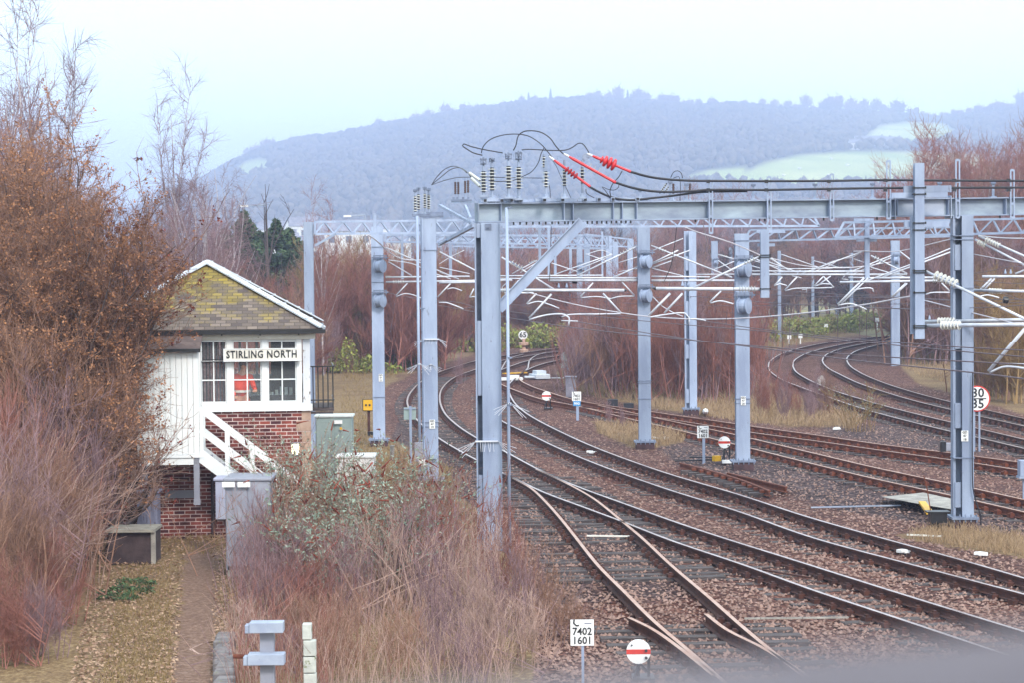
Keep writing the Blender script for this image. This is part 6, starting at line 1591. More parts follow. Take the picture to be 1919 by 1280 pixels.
# ---------------------------------------------------------------- vegetation
def nrmz(a): return a / (np.linalg.norm(a, axis=-1, keepdims=True) + 1e-9)
def prisms(p0, p1, r0, r1, n=3):
    d = nrmz(p1 - p0); ref = np.where(np.abs(d[:, 2:3]) < 0.9, np.array([[0, 0, 1.0]]), np.array([[1.0, 0, 0]]))
    u = nrmz(np.cross(d, ref)); w = np.cross(d, u); N = len(p0)
    v = np.zeros((N, 2, n, 3))
    for j in range(n):
        a = 2 * math.pi * j / n; o = u * math.cos(a) + w * math.sin(a)
        v[:, 0, j] = p0 + o * r0[:, None]; v[:, 1, j] = p1 + o * r1[:, None]
    base = (np.arange(N) * 2 * n)[:, None]; f = []
    for j in range(n):
        k = (j + 1) % n; f.append(base + np.array([[j, k, n + k, n + j]]))
    return v.reshape(-1, 3), np.stack(f, 1).reshape(-1, 4)
def leafq(pos, size, R, flat=0.0, aspect=1.0):
    N = len(pos); a = nrmz(R.normal(size=(N, 3))); b_ = R.normal(size=(N, 3)); b_[:, 2] *= (1 - flat)
    a[:, 2] *= (1 - flat); a = nrmz(a); b_ = nrmz(b_ - a * (a * b_).sum(1, keepdims=True))
    s = (size * R.uniform(0.6, 1.3, N))[:, None]; a = a * s * aspect; b_ = b_ * s * 0.6
    v = np.stack([pos - a, pos - b_ * 1.0 - a * 0.1, pos + a, pos + b_ - a * 0.1], 1).reshape(-1, 3)
    return v, (np.arange(N) * 4)[:, None] + np.array([[0, 1, 2, 3]])
def bez(A, B_, C_, t):
    t = t[:, None]; return (1 - t) ** 2 * A + 2 * t * (1 - t) * B_ + t ** 2 * C_
def bezt(A, B_, C_, t):
    t = t[:, None]; return nrmz(2 * (1 - t) * (B_ - A) + 2 * t * (C_ - B_))
def curve_prisms(A, B_, C_, r0, r1, seg, n=3):
    V, Fc, o = [], [], 0
    for i in range(seg):
        t0 = np.full(len(A), i / seg); t1 = np.full(len(A), (i + 1) / seg)
        ra = r0 + (r1 - r0) * (i / seg); rb = r0 + (r1 - r0) * ((i + 1) / seg)
        v, f = prisms(bez(A, B_, C_, t0), bez(A, B_, C_, t1), ra, rb, n); V.append(v); Fc.append(f + o); o += len(v)
    return np.concatenate(V), np.concatenate(Fc)
def cat_geo(parts):
    V, Fc, M_, o = [], [], [], 0
    for (v, f, m) in parts:
        V.append(v); Fc.append(f + o); M_.append(np.full(len(f), m)); o += len(v)
    return np.concatenate(V), np.concatenate(Fc), np.concatenate(M_)
def ell(R, n, c, r, lo=0.35):
    d = nrmz(R.normal(size=(n, 3))); return np.array(c) + d * np.array(r) * (R.uniform(lo, 1, (n, 1)) ** 0.6)
def grow(seed, H, c, r, n1=14, n2=90, n3=900, l2=1.2, l3=0.5, up2=0.3, up3=0.25, r_trunk=0.12, r2=0.012, r3=0.005, stems=1, spread=0.15,
         leaves=0, lsize=0.04, lean=(0, 0), seg3=2, crown_fn=None, trunk_top=0.85, low=0.25, leafmask=None, rl=0.035, bow=0.25):
    """returns trunk geometry and crown geometry. Trunk(s), limbs to points in an ellipsoid, side branches, twigs, leaves."""
    R = np.random.RandomState(seed)
    tA = np.stack([R.normal(0, spread, stems), R.normal(0, spread, stems), np.full(stems, -0.2)], 1)
    topz = H * trunk_top * R.uniform(0.8 if stems > 1 else 1.0, 1.0, stems)
    tC = np.stack([tA[:, 0] * 1.5 + lean[0] + R.normal(0, 0.25 * (stems > 1) + .05, stems) * H * 0.12, tA[:, 1] * 1.5 + lean[1] + R.normal(0, 0.25, stems) * H * .05, topz], 1)
    tB = (tA + tC) / 2 + R.normal(0, 0.04 * H, (stems, 3)) * np.array([1, 1, 0])
    rt = np.full(stems, r_trunk)
    tv, tf = curve_prisms(tA, tB, tC, rt, rt * 0.08, 8, 6)
    tips = crown_fn(R, n1) if crown_fn else ell(R, n1, c, r)
    s = R.randint(0, stems, n1)
    tt = np.clip((tips[:, 2] / H) * 0.75 - 0.12 + R.normal(0, .06, n1), low, 0.98)
    A1 = bez(tA[s], tB[s], tC[s], tt); mid = (A1 + tips) / 2 + np.stack([R.normal(0, .1, n1), R.normal(0, .1, n1), R.uniform(-.1, .2, n1)], 1) * np.linalg.norm(tips - A1, axis=1, keepdims=True) * (bow * 4)
    r1a = rl * (1.15 - tt) * 1.4
    lv, lf = curve_prisms(A1, mid, tips, r1a, r1a * .25, 5, 5)
    rp = []
    if stems > 1:
        q_ = float(np.abs(tA[:, :2]).max()) + r_trunk * 1.5; v_, f_ = prisms(np.array([[0, 0, -.3]]), np.array([[0, 0, -.11]]), np.array([q_]), np.array([q_ * .8]), 10)
        rp = [(v_, f_, 0)]
    trunk = cat_geo([(tv, tf, 0), (lv, lf, 0)] + rp)
    # side branches
    i = R.randint(0, n1, n2); t = R.uniform(.2, 1, n2); A2 = bez(A1[i], mid[i], tips[i], t); d = bezt(A1[i], mid[i], tips[i], t)
    d2 = nrmz(d * .6 + R.normal(size=(n2, 3)) * .6 + np.array([0, 0, up2])); L2 = l2 * R.uniform(.4, 1.2, n2)[:, None]
    C2 = A2 + d2 * L2; B2 = (A2 + C2) / 2 + R.normal(0, .08, (n2, 3)) * L2
    v2, f2 = curve_prisms(A2, B2, C2, np.full(n2, r2), np.full(n2, r2 * .4), 3, 3)
    i = R.randint(0, n2, n3); t = R.uniform(.05, 1, n3); A3 = bez(A2[i], B2[i], C2[i], t); d = bezt(A2[i], B2[i], C2[i], t)
    d3 = nrmz(d * .7 + R.normal(size=(n3, 3)) * .55 + np.array([0, 0, up3])); L3 = l3 * R.uniform(.35, 1.25, n3)[:, None]
    C3 = A3 + d3 * L3; B3 = (A3 + C3) / 2 + R.normal(0, .1, (n3, 3)) * L3
    v3, f3 = curve_prisms(A3, B3, C3, np.full(n3, r3), np.full(n3, r3 * .5), seg3, 3)
    parts = [(v2, f2, 0), (v3, f3, 0)]
    if leaves:
        i = R.randint(0, n3, leaves)
        if leafmask is not None:
            w = leafmask(C3); w = w / w.sum(); i = R.choice(n3, leaves, p=w)
        tl_ = R.uniform(.2, 1.05, leaves); m_ = leaves // 6 * 6; i[:m_] = np.repeat(i[:m_:6], 6); tl_[:m_] = np.repeat(tl_[:m_:6], 6)
        pl = bez(A3[i], B3[i], C3[i], tl_) + R.normal(0, .038, (leaves, 3))
        vl, fl = leafq(pl, lsize, R); parts.append((vl, fl, 1))
    return trunk, cat_geo(parts)
def plant(name, geo, mats, loc, label, cat, group, rz=0.0, sc=1.0):
    t = thing(name, loc, label, cat, group)
    for nm, g_, ms in (('trunk', geo[0], mats[:1]), ('crown', geo[1], mats[1:])):
        o = np_mesh(nm, g_[0], g_[1], list(ms), midx=np.minimum(g_[2], len(ms) - 1)); o.parent = t
    t.rotation_euler = (0, 0, rz); t.scale = (sc, sc, sc)
    return t
def copy_plant(src, loc, label=None, group=None, rz=0.0, sc=1.0, sz=None):
    r = src.copy(); C.objects.link(r); r.location = loc; r.rotation_euler = (0, 0, rz); r.scale = (sc, sc, sz or sc)
    if label: r['label'] = label
    if group: r['group'] = group
    for ch in src.children:
        c_ = ch.copy(); C.objects.link(c_); c_.parent = r
    return r

bark_birch = inst_mat('birch_bark', srgb(120, 104, 110), srgb(214, 204, 208), scale=4)
twig_purple = inst_mat('purple_twigs', srgb(104, 78, 84), srgb(176, 144, 148))
twig_brown = inst_mat('brown_twigs', srgb(104, 74, 64), srgb(178, 138, 118))
twig_red = inst_mat('red_twigs', srgb(108, 66, 60), srgb(180, 124, 112))
twig_olive = inst_mat('olive_twigs', srgb(112, 88, 58), srgb(180, 148, 102))
twig_pale = inst_mat('pale_twigs', srgb(150, 118, 108), srgb(206, 174, 162))
twig_dark = inst_mat('dark_twigs', srgb(56, 46, 46), srgb(104, 90, 88))
leaf_orange = inst_mat('withered_leaves', srgb(120, 76, 56), srgb(198, 144, 106), scale=2)
leaf_rust = inst_mat('rust_leaves', srgb(84, 40, 38), srgb(150, 76, 60))
leaf_green = inst_mat('bramble_leaves', srgb(96, 108, 48), srgb(182, 184, 98))
leaf_dark = inst_mat('ivy_leaves', srgb(36, 60, 40), srgb(112, 136, 96))
leaf_grey = inst_mat('buddleia_leaves', srgb(104, 126, 108), srgb(176, 194, 178))
needle = inst_mat('conifer_needles', srgb(38, 60, 46), srgb(92, 112, 74), scale=1)
straw = inst_mat('dead_stems', srgb(122, 84, 72), srgb(190, 150, 130))
drygrass = inst_mat('dry_grass', srgb(126, 100, 76), srgb(194, 166, 134))

# --- withered beech and hawthorn mass on the left
Rr = np.random.RandomState(11)
def at(px, D): return Vector((P(px, 600, D).x, D, 0))
def rightmask(c): return np.clip(0.35 + 0.35 * (c[:, 0] + 0.5) + 0.12 * (c[:, 2] - 2), 0.05, 3)
specs = [ # px, D, H, crown centre, radii, label
 (40, 46.5, 9.8, (0, 0, 6.6), (2.5, 2.0, 3.1), 'tallest withered beech tree at the left edge below the birches', 6),
 (150, 44.0, 7.9, (.2, 0, 6.0), (2.1, 1.5, 1.85), 'withered beech tree with orange leaves reaching over the signal box roof', 7),
 (175, 44.0, 4.9, (.0, 0, 3.3), (.9, .9, 1.6), 'small withered beech with orange leaves in front of the white porch', 8),
 (-60, 43.0, 7.6, (0, 0, 4.2), (2.3, 1.6, 3.2), 'dense withered beech cut by the left edge of the picture', 9),
 (85, 42.0, 5.2, (0, 0, 2.9), (1.9, 1.4, 2.2), 'low dense hawthorn below the withered beeches', 10),
]
for px, D_, H_, c_, r_, lab, sd_ in specs:
    geo = grow(sd_, H_, c_, r_, n1=38, n2=460, n3=9500, l2=1.15, l3=.5, up2=.2, up3=.3, r_trunk=.09, r2=.010, r3=.0042, stems=4, spread=.3, leaves=13000 if sd_ < 9 else 6500, lsize=.030, leafmask=rightmask, bow=.3)
    plant('beech_tree', geo, (twig_dark, twig_brown, leaf_orange), at(px, D_), lab, 'tree', 'withered leafy trees on the left')
src_ = [o for o in scene.objects if o.name.startswith('beech_tree')][:3]
for i, (k_, px, D_, sc_, lab) in enumerate(((0, 95, 48.5, .93, 'withered beech tree behind the tallest one, right of it'), (1, 60, 47.5, 1.0, 'withered beech tree tucked behind the front row at left'), (0, 0, 49, 1.0, 'withered beech tree behind the dense one at the left edge'), (1, 20, 43.5, .9, 'withered beech tree low in the middle of the left mass'))):
    copy_plant(src_[k_], at(px, D_), lab, 'withered leafy trees on the left', rz=2.2 + i, sc=sc_)
geo = grow(30, 7.6, (1.3, 0, 6.4), (1.7, 1.0, 1.2), n1=16, n2=110, n3=900, l2=1.1, l3=.45, r_trunk=.07, r2=.011, r3=.006, stems=3, leaves=1500, lsize=.042, lean=(.5, 0), up3=.5)
plant('hawthorn_tree', geo, (twig_dark, twig_brown, leaf_rust), at(150, 45.5), 'thin spreading tree with dark red leaf tips sticking into the sky at left', 'tree', None)
geo = grow(31, 3.2, (.3, 0, 1.9), (.95, .8, 1.3), n1=18, n2=120, n3=900, l2=1.0, l3=.45, r_trunk=.05, r2=.010, r3=.006, stems=5, spread=.4, leaves=700, lsize=.036, lean=(.4, 0), up3=.4)
plant('bramble_bush', geo, (twig_dark, twig_pale, leaf_rust), at(215, 43.4), 'straggly bush with pale arching twigs in front of the porch posts', 'bush', None)
# bare twiggy shrubs at bottom left
def fan(seed, n, H, spread, lean=0.0, r=.007, side=3, droop=.25):
    R = np.random.RandomState(seed)
    A = np.stack([R.normal(0, spread * .25, n), R.normal(0, spread * .25, n), np.full(n, -.2)], 1)
    a = R.uniform(0, 6.28, n); k = R.uniform(.2, 1, n) * spread; h = H * R.uniform(.5, 1, n)
    Cc_ = A + np.stack([np.cos(a) * k + lean * h, np.sin(a) * k, h], 1); B_ = A + np.stack([np.cos(a) * k * .2 + lean * h * .3, np.sin(a) * k * .2, h * (.6 + droop)], 1)
    v, f = curve_prisms(A, B_, Cc_, np.full(n, r), np.full(n, r * .35), 5, 3)
    q_ = float(np.abs(A[:, :2]).max()) * 1.15; vr, fr_ = prisms(np.array([[0, 0, -.3]]), np.array([[0, 0, -.11]]), np.array([q_]), np.array([q_ * .9]), 10); f = np.concatenate([f, fr_ + len(v)]); v = np.concatenate([v, vr])
    m = n * side; i = R.randint(0, n, m); t = R.uniform(.3, .98, m); A2 = bez(A[i], B_[i], Cc_[i], t); d = bezt(A[i], B_[i], Cc_[i], t)
    d2 = nrmz(d + R.normal(size=(m, 3)) * .45 + np.array([0, 0, .15])); L_ = H * .22 * R.uniform(.4, 1.2, m)[:, None]
    C2 = A2 + d2 * L_; B2 = (A2 + C2) / 2 + R.normal(0, .06, (m, 3)) * L_
    v2, f2 = curve_prisms(A2, B2, C2, np.full(m, r * .55), np.full(m, r * .3), 3, 3)
    return (v, f, np.zeros(len(f))), (v2, f2, np.zeros(len(f2))), (A2, B2, C2)
def fan_plant(name, seed, n, H, spread, mats, loc, label, cat, group, lean=0., r=.007, side=3, leaves=0, lsize=.04, spikes_=0, asp=1.0):
    a, b_, cur = fan(seed, n, H, spread, lean, r, side)
    R = np.random.RandomState(seed + 1); parts = [b_]
    if leaves:
        i = R.randint(0, len(cur[0]), leaves); p = bez(cur[0][i], cur[1][i], cur[2][i], R.uniform(.1, 1, leaves)); v, f = leafq(p, lsize, R, aspect=asp); parts.append((v, f, 1))
    if spikes_:
        i = R.randint(0, len(cur[0]), spikes_); p = cur[2][i]; d = nrmz(cur[2][i] - cur[1][i] + R.normal(size=(spikes_, 3)) * .2); L_ = .21 * R.uniform(.6, 1.3, spikes_)[:, None]
        v, f = curve_prisms(p, p + d * L_ * .5, p + d * L_ - np.array([0, 0, .02]), np.full(spikes_, .021), np.full(spikes_, .005), 3, 5); parts.append((v, f, 2))
    g_ = cat_geo(parts)
    return plant(name, ((a[0], a[1], a[2]), g_), mats, loc, label, cat, group)
tang = [grow(600 + k, 3.0, (0, 0, 1.55), (1.5, 1.2, 1.45), n1=40, n2=320, n3=3600, l2=.9, l3=.42, up2=.5, up3=.55, r_trunk=.022, r2=.0065, r3=.0042, stems=16, spread=.6, rl=.012, low=.05) for k in (0, 1)]
tp_ = {}
tang_spots = [(10, 38.5, 3.4, 'r'), (60, 37.5, 2.9, 'b'), (-30, 36, 3.2, 'p'), (20, 34.5, 2.2, 'b'), (-10, 41, 4.4, 'b'), (70, 32, 1.1, 'p'), (-10, 31.5, 1.5, 'r'), (50, 40.5, 3.6, 'p'), (-60, 33, 2.4, 'b'), (110, 40.5, 2.3, 'b'), (95, 35, 1.4, 'r')]
TM = {'r': twig_red, 'b': twig_brown, 'p': twig_purple}
for i, (px, D_, H_, m_) in enumerate(tang_spots):
    lab = 'leafless shrub of tangled fine twigs filling the lower left corner'; s_ = H_ / 3.0
    kk = (i % 2, m_)
    if kk not in tp_: tp_[kk] = t = plant('twig_shrub', tang[i % 2], (TM[m_], TM[m_]), at(px, D_), lab, 'shrub', 'leafless shrubs at lower left', rz=i)
    else: t = copy_plant(tp_[kk], at(px, D_), rz=i * 1.3)
    t.scale = (s_ * .95, s_ * .9, s_)
for i, (px, D_, H_, s_) in enumerate(((30, 37.5, 3.7, 1.4), (70, 36.5, 2.9, 1.3), (0, 35, 2.8, 1.3), (110, 39.5, 2.8, 1.1))):
    fan_plant('arching_shrub', 50 + i, 22, H_, s_, (twig_pale, twig_pale), at(px, D_), 'open shrub of long pale arching canes rising over the lower left tangle', 'shrub', 'pale arching shrubs at lower left', lean=.18, r=.0085, side=6)
# buddleia with grey leaves and rusty flower spikes
bud = [(520, 41.5, 2.5, 1.0), (590, 42.5, 2.75, 1.1), (650, 40.0, 2.5, 1.1), (560, 38.5, 1.9, 1.0), (720, 41.0, 2.6, 1.0), (690, 38.0, 2.1, 1.0), (780, 42, 2.4, 1.0), (630, 36.5, 1.7, 1.0), (750, 37, 2.0, 1.0), (820, 40.5, 2.2, .9)]
for i, (px, D_, H_, s_) in enumerate(bud):
    fan_plant('buddleia', 80 + i, 55, H_, s_ * 1.15, (twig_brown, twig_brown, leaf_grey, leaf_rust), at(px, D_), 'buddleia bush with grey-green leaves and rusty flower spikes among brown stems', 'bush', 'buddleia bushes right of the path', r=.007, side=11, leaves=2000 if px < 760 else 700, lsize=.024, spikes_=42, asp=1.5)
# purple-grey bare shrubs at the foot of the near column
pur = [(800, 36.5, 2.1, .9), (850, 38, 2.3, .9), (880, 34.5, 1.9, .9), (930, 36.5, 1.9, .8), (960, 33.5, 1.5, .8), (760, 34, 1.9, .9), (820, 32, 1.6, .9), (900, 31, 1.3, .9), (1000, 35.5, 1.3, .7), (700, 32.5, 1.5, 1.0), (640, 31.5, 1.3, 1.0), (980, 31, 1.1, .8), (1050, 33, 1.0, .5), (1090, 30.5, .9, .5)]
weed = [grow(620 + k, 2.0, (0, 0, 1.2), (.75, .6, .85), n1=34, n2=150, n3=700, l2=.5, l3=.26, up2=1.3, up3=1.0, r_trunk=.011, r2=.0048, r3=.0034, stems=22, spread=.42, rl=.008, low=.1) for k in (0, 1, 2)]
wp_ = {}
for i, (px, D_, H_, s_) in enumerate([q_ for n_, q_ in enumerate(pur) if n_ % 4 != 1] + [(q_[0], q_[1] - 1.5, q_[2] * .8, 1) for q_ in bud[::3]] + [(470, 36, 1.5, 1), (520, 35, 1.3, 1), (580, 34.5, 1.4, 1), (640, 35, 1.6, 1), (490, 38.5, 1.8, 1), (700, 35.5, 1.9, 1), (560, 32, .9, 1), (740, 30.5, 1.1, 1), (850, 30, 1.0, 1), (450, 33, .7, 1), (610, 30, .9, 1), (520, 31, .7, 1)]):
    m_ = (twig_purple, twig_pale, twig_red, straw, twig_purple, twig_pale, twig_brown, twig_purple)[(i * 5 + i // 8) % 8]; kk = (i % 3, m_.name)
    lab = 'bare red-brown bush of upright twigs between the path and the near column'; s_ = H_ / 2.0
    if kk not in wp_: wp_[kk] = t = plant('bare_shrub', weed[i % 3], (m_, m_), at(px, D_), lab, 'shrub', 'bare shrubs between path and near column', rz=i)
    else: t = copy_plant(wp_[kk], at(px, D_), rz=i * 1.3)
    t.scale = (max(s_, .7), max(s_, .7), s_)
# birch sapling crossing the near column
# dead weed stems as one undergrowth
def scatter_px(poly, n, R):
    xs_, ys_ = [p[0] for p in poly], [p[1] for p in poly]; out = np.zeros((0, 2))
    while len(out) < n:
        q = np.stack([R.uniform(min(xs_), max(xs_), n), R.uniform(min(ys_), max(ys_), n)], 1)
        m = poly_mask(poly, q[:, 0], q[:, 1], 1.0) > .5; out = np.concatenate([out, q[m]])
        if m.sum() == 0: break
    out = out[:n]
    return np.array([list(G(a, b_, 0.0)) for a, b_ in out])
def stems(P0, H_, R, r=.005, lean=.22, seg=3):
    n = len(P0); h = H_ * R.uniform(.45, 1.1, n); dx = R.normal(0, lean, (n, 2)) * h[:, None]
    Cc_ = P0 + np.concatenate([dx, h[:, None]], 1); B_ = P0 + np.concatenate([dx * .2, h[:, None] * .65], 1)
    return curve_prisms(P0, B_, Cc_, np.full(n, r), np.full(n, r * .4), seg, 3)
R = np.random.RandomState(5)
U = scatter_px([(430, 1120), (450, 1010), (560, 985), (700, 990), (850, 1000), (900, 1040), (960, 1140), (960, 1330), (440, 1330)], 1800, R)
v1, f1 = stems(U, .85, R, .0042, .35)
U2 = scatter_px([(430, 1260), (440, 1060), (520, 1030), (640, 1040), (620, 1330), (430, 1330)], 600, R); v2, f2 = stems(U2, 1.0, R, .0045, .2)
g_ = cat_geo([(v1, f1, 0), (v2, f2, 1)])
tag(np_mesh('undergrowth', g_[0], g_[1], [twig_pale, twig_red], midx=g_[2]), 'tangle of dead reddish and straw-coloured stems right of the path', 'undergrowth', kind='stuff')
# leaf litter and grass by the path, dry grass among the tracks
U = np.concatenate([scatter_px([(180, 1060), (290, 1000), (420, 1000), (345, 1040), (330, 1330), (120, 1330)], 6500, R), scatter_px([(330, 1000), (430, 1000), (425, 1330), (395, 1330), (400, 1040)], 1500, R)]); U[:, 2] = .015 + R.uniform(0, .02, len(U)); v1, f1 = leafq(U, .03, R, flat=.75)
litter = inst_mat('leaf_litter', srgb(112, 76, 64), srgb(204, 172, 146), scale=6)
tag(np_mesh('leaf_litter', v1, f1, litter), 'fallen pale leaves scattered over the path and its verge', 'leaves', kind='stuff')
gl = []
for poly, n, h, m in (([(230, 1060), (320, 1060), (320, 1330), (180, 1330)], 2600, .10, 0), ([(295, 1000), (420, 1000), (420, 1040), (300, 1040)], 700, .08, 0), ([(640, 705), (700, 715), (690, 800), (760, 850), (850, 880), (850, 940), (660, 940), (640, 800)], 2600, .16, 0),
        ([(1060, 735), (1130, 745), (1250, 770), (1400, 795), (1600, 805), (1620, 790), (1520, 760), (1440, 740), (1060, 720)], 5200, .38, 1), ([(1115, 795), (1190, 800), (1290, 818), (1280, 830), (1220, 842), (1180, 838), (1120, 812)], 1500, .3, 1),
        ([(1700, 1010), (1760, 985), (1850, 1000), (1960, 1010), (1960, 1050), (1880, 1040), (1780, 1025)], 1700, .22, 1), ([(1690, 650), (1760, 660), (1960, 710), (1960, 770), (1830, 735), (1720, 705), (1690, 690)], 2500, .3, 1), ([(640, 640), (760, 700), (730, 712), (640, 712)], 900, .3, 0),
        ([(1385, 650), (1440, 660), (1520, 640), (1600, 625), (1680, 615), (1670, 600), (1400, 610)], 2500, .5, 0)):
    U = scatter_px(poly, n, R); v, f = stems(U, h, R, .006 if U[:, 1].mean() < 60 else .012, .35, 2); gl.append((v, f, m))
g_ = cat_geo(gl)
olivegrass = inst_mat('olive_grass', srgb(104, 86, 58), srgb(170, 144, 102))
tag(np_mesh('grass', g_[0], g_[1], [olivegrass, drygrass], midx=g_[2]), 'tufts of dry and olive grass between the tracks and along the path', 'grass', kind='stuff')
# loose ballast stones giving the beds relief
U = scatter_px([(700, 720), (1960, 720), (1960, 1330), (1000, 1330), (960, 1060), (860, 930)], 26000, R)
pxx, pyy = px_of(U[:, 0], U[:, 1]); keep = np.ones(len(U), bool)
for gpoly in GRASS: keep &= poly_mask(gpoly, pxx, pyy, 4) < .4
U = U[keep]; n = len(U); U[:, 2] = 0.0
s_ = R.uniform(.018, .042, n)[:, None, None]; oc = np.array([[1, 0, 0], [0, 1, 0], [-1, 0, 0], [0, -1, 0], [0, 0, 1.0]])
V = U[:, None, :] + (oc[None] + R.normal(0, .25, (n, 5, 3))) * s_
fq = np.array([[0, 1, 4, 4], [1, 2, 4, 4], [2, 3, 4, 4], [3, 0, 4, 4]]); fc = ((np.arange(n) * 5)[:, None, None] + fq[None, :, :3]).reshape(-1, 3)
stone_m = inst_mat('ballast_stones', srgb(96, 70, 64), srgb(176, 144, 132), scale=.3)
tag(np_mesh('ballast_stones', V.reshape(-1, 3), fc, stone_m), 'loose brown ballast stones scattered between and beside the rails', 'ballast', kind='stuff')
# ivy and brambles
def mound(name, label, pts, n, lsz, h, mats_, cat='brambles'):
    parts = []; 
    for (px, py, rad) in pts:
        c0 = G(px, py, 0); d = nrmz(R.normal(size=(n, 3))); d[:, 2] = np.abs(d[:, 2]); rr_ = R.uniform(.55, 1, (n, 1)) * (1 + .25 * np.sin(d[:, :1] * 5 + px))
        p = np.array(c0)[None] + d * rr_ * np.array([[rad, rad * .8, h]]); v, f = leafq(p, lsz, R); parts.append((v, f, 0))
        k = n // 12; a = np.tile(np.array(c0)[None], (k, 1)) + R.normal(0, rad * .4, (k, 3)) * np.array([[1, 1, 0]]); e_ = a + R.normal(0, rad * .4, (k, 3)); e_[:, 2] = R.uniform(.4, 1.15, k) * h
        v, f = curve_prisms(a, (a + e_) / 2 + np.array([[0, 0, h * .4]]), e_, np.full(k, lsz * .12), np.full(k, lsz * .05), 3, 3); parts.append((v, f, 1))
    g_ = cat_geo(parts); o = np_mesh(name, g_[0], g_[1], list(mats_), midx=g_[2]); return tag(o, label, cat, kind='stuff')
mound('ivy', 'dark green ivy creeping beside the concrete box and path', [(250, 1095, .32), (228, 1108, .34), (262, 1112, .28), (240, 1125, .3), (205, 1120, .3), (275, 1100, .2), (150, 1000, .8), (190, 985, .5)], 260, .032, .12, (leaf_dark, twig_brown), 'ivy')
mound('brambles', 'yellow-green bramble patch left of the first curve', [(735, 690, 1.6), (700, 700, 1.4), (765, 690, 1.2), (640, 690, 1.4)], 700, .11, .9, (leaf_green, twig_brown))
mound('brambles', 'green bramble bank around the 65 speed sign', [(940, 652, 2.6), (965, 648, 2.4), (1000, 648, 2.6), (1030, 650, 2.6), (1055, 652, 2.2), (905, 660, 2.2)], 900, .16, 1.6, (leaf_green, twig_brown))
mound('brambles', 'yellow-green scrub bank beyond the far right curve', [(1420, 640, 3), (1450, 632, 3.2), (1500, 628, 2.4), (1545, 618, 3.2), (1590, 614, 3.2), (1630, 612, 3.2), (1660, 612, 2.6), (1570, 622, 2.4)], 900, .17, 1.5, (leaf_green, twig_olive))
mound('green_shrub', 'light green leafy shrub at the foot of the thicket behind the balcony', [(655, 700, 1.2), (640, 698, .9)], 600, .09, 1.8, (leaf_green, twig_brown), 'shrub')

# --- prototypes for the woods
def proto(name, geo, mats, label, cat, loc=(0, 0, 0), group=None): return plant(name, geo, mats, loc, label, cat, group)
wood = {}
def mk(key, **kw):
    wood[key] = grow(**kw)
mk('birch1', seed=201, H=16, c=(0, 0, 9.5), r=(2.3, 2.3, 6.2), n1=30, n2=260, n3=4200, l2=1.7, l3=.8, up2=.75, up3=.1, r_trunk=.12, r2=.012, r3=.0075, stems=1, rl=.032, bow=.15)
mk('birch2', seed=202, H=14, c=(0, 0, 8), r=(2.8, 2.8, 5.4), n1=32, n2=260, n3=4200, l2=1.6, l3=.8, up2=.6, up3=-.1, r_trunk=.10, r2=.012, r3=.0075, stems=2, spread=.4, rl=.032, bow=.15)
mk('shrub1', seed=203, H=8, c=(0, 0, 4.4), r=(2.2, 2.2, 3.6), n1=30, n2=190, n3=2600, l2=1.4, l3=.8, up2=.8, up3=.7, r_trunk=.04, r2=.012, r3=.008, stems=7, spread=.6, rl=.018, low=.1)
mk('shrub2', seed=204, H=8, c=(0, 0, 4.2), r=(2.0, 2.0, 3.8), n1=28, n2=190, n3=2600, l2=1.3, l3=.8, up2=.8, up3=.8, r_trunk=.035, r2=.012, r3=.008, stems=9, spread=.7, rl=.018, low=.1)
mk('sap1', seed=205, H=5, c=(0, 0, 2.7), r=(1.0, 1.0, 2.4), n1=26, n2=150, n3=1500, l2=1.0, l3=.55, up2=1.4, up3=1.2, r_trunk=.022, r2=.008, r3=.006, stems=12, spread=.6, rl=.010, low=.08, bow=.08)
mk('sap2', seed=206, H=5, c=(0, 0, 2.6), r=(1.1, 1.1, 2.4), n1=26, n2=150, n3=1500, l2=1.0, l3=.55, up2=1.6, up3=1.4, r_trunk=.02, r2=.008, r3=.006, stems=14, spread=.7, rl=.010, low=.08, bow=.06)
mk('big1', seed=207, H=13, c=(0, 0, 8), r=(3.2, 3.2, 4.6), n1=30, n2=160, n3=1500, l2=2.0, l3=1.1, up2=.4, up3=.3, r_trunk=.2, r2=.028, r3=.017, stems=1, rl=.09)
mk('bare', seed=208, H=12, c=(0, 0, 7.6), r=(2.6, 2.6, 4.2), n1=18, n2=60, n3=130, l2=1.3, l3=.6, up2=.8, up3=.6, r_trunk=.16, r2=.03, r3=.016, stems=1, rl=.07, bow=.12, trunk_top=.97)
mk('broad', seed=209, H=15, c=(0, 0, 8.6), r=(3.4, 3.4, 6.4), n1=44, n2=420, n3=7000, l2=1.7, l3=.9, up2=.7, up3=.4, r_trunk=.13, r2=.014, r3=.009, stems=1, rl=.03, bow=.12)
PR = {}
def tree_at(key, mats, px, D_, H_, label, group, cat='tree', name='bare_tree', rz=None, wide=1.0):
    base = {'birch1': 16, 'birch2': 14, 'shrub1': 8, 'shrub2': 8, 'sap1': 5, 'sap2': 5, 'big1': 13, 'bare': 12, 'broad': 15}[key]
    k = (key, tuple(m.name for m in mats)); s = H_ / base; rz = rng.uniform(0, 6.28) if rz is None else rz
    loc = at(px, D_)
    if k not in PR:
        t = plant(name, wood[key], mats, loc, label, cat, group, rz, 1.0); PR[k] = t
    else:
        t = copy_plant(PR[k], loc, label, group, rz); t.name = name
        if group is None and 'group' in t: del t['group']
    t.scale = (s * wide, s * wide, s)
    return t
def zh(py, D_): return CAM_H + (505 - py) * D_ / F
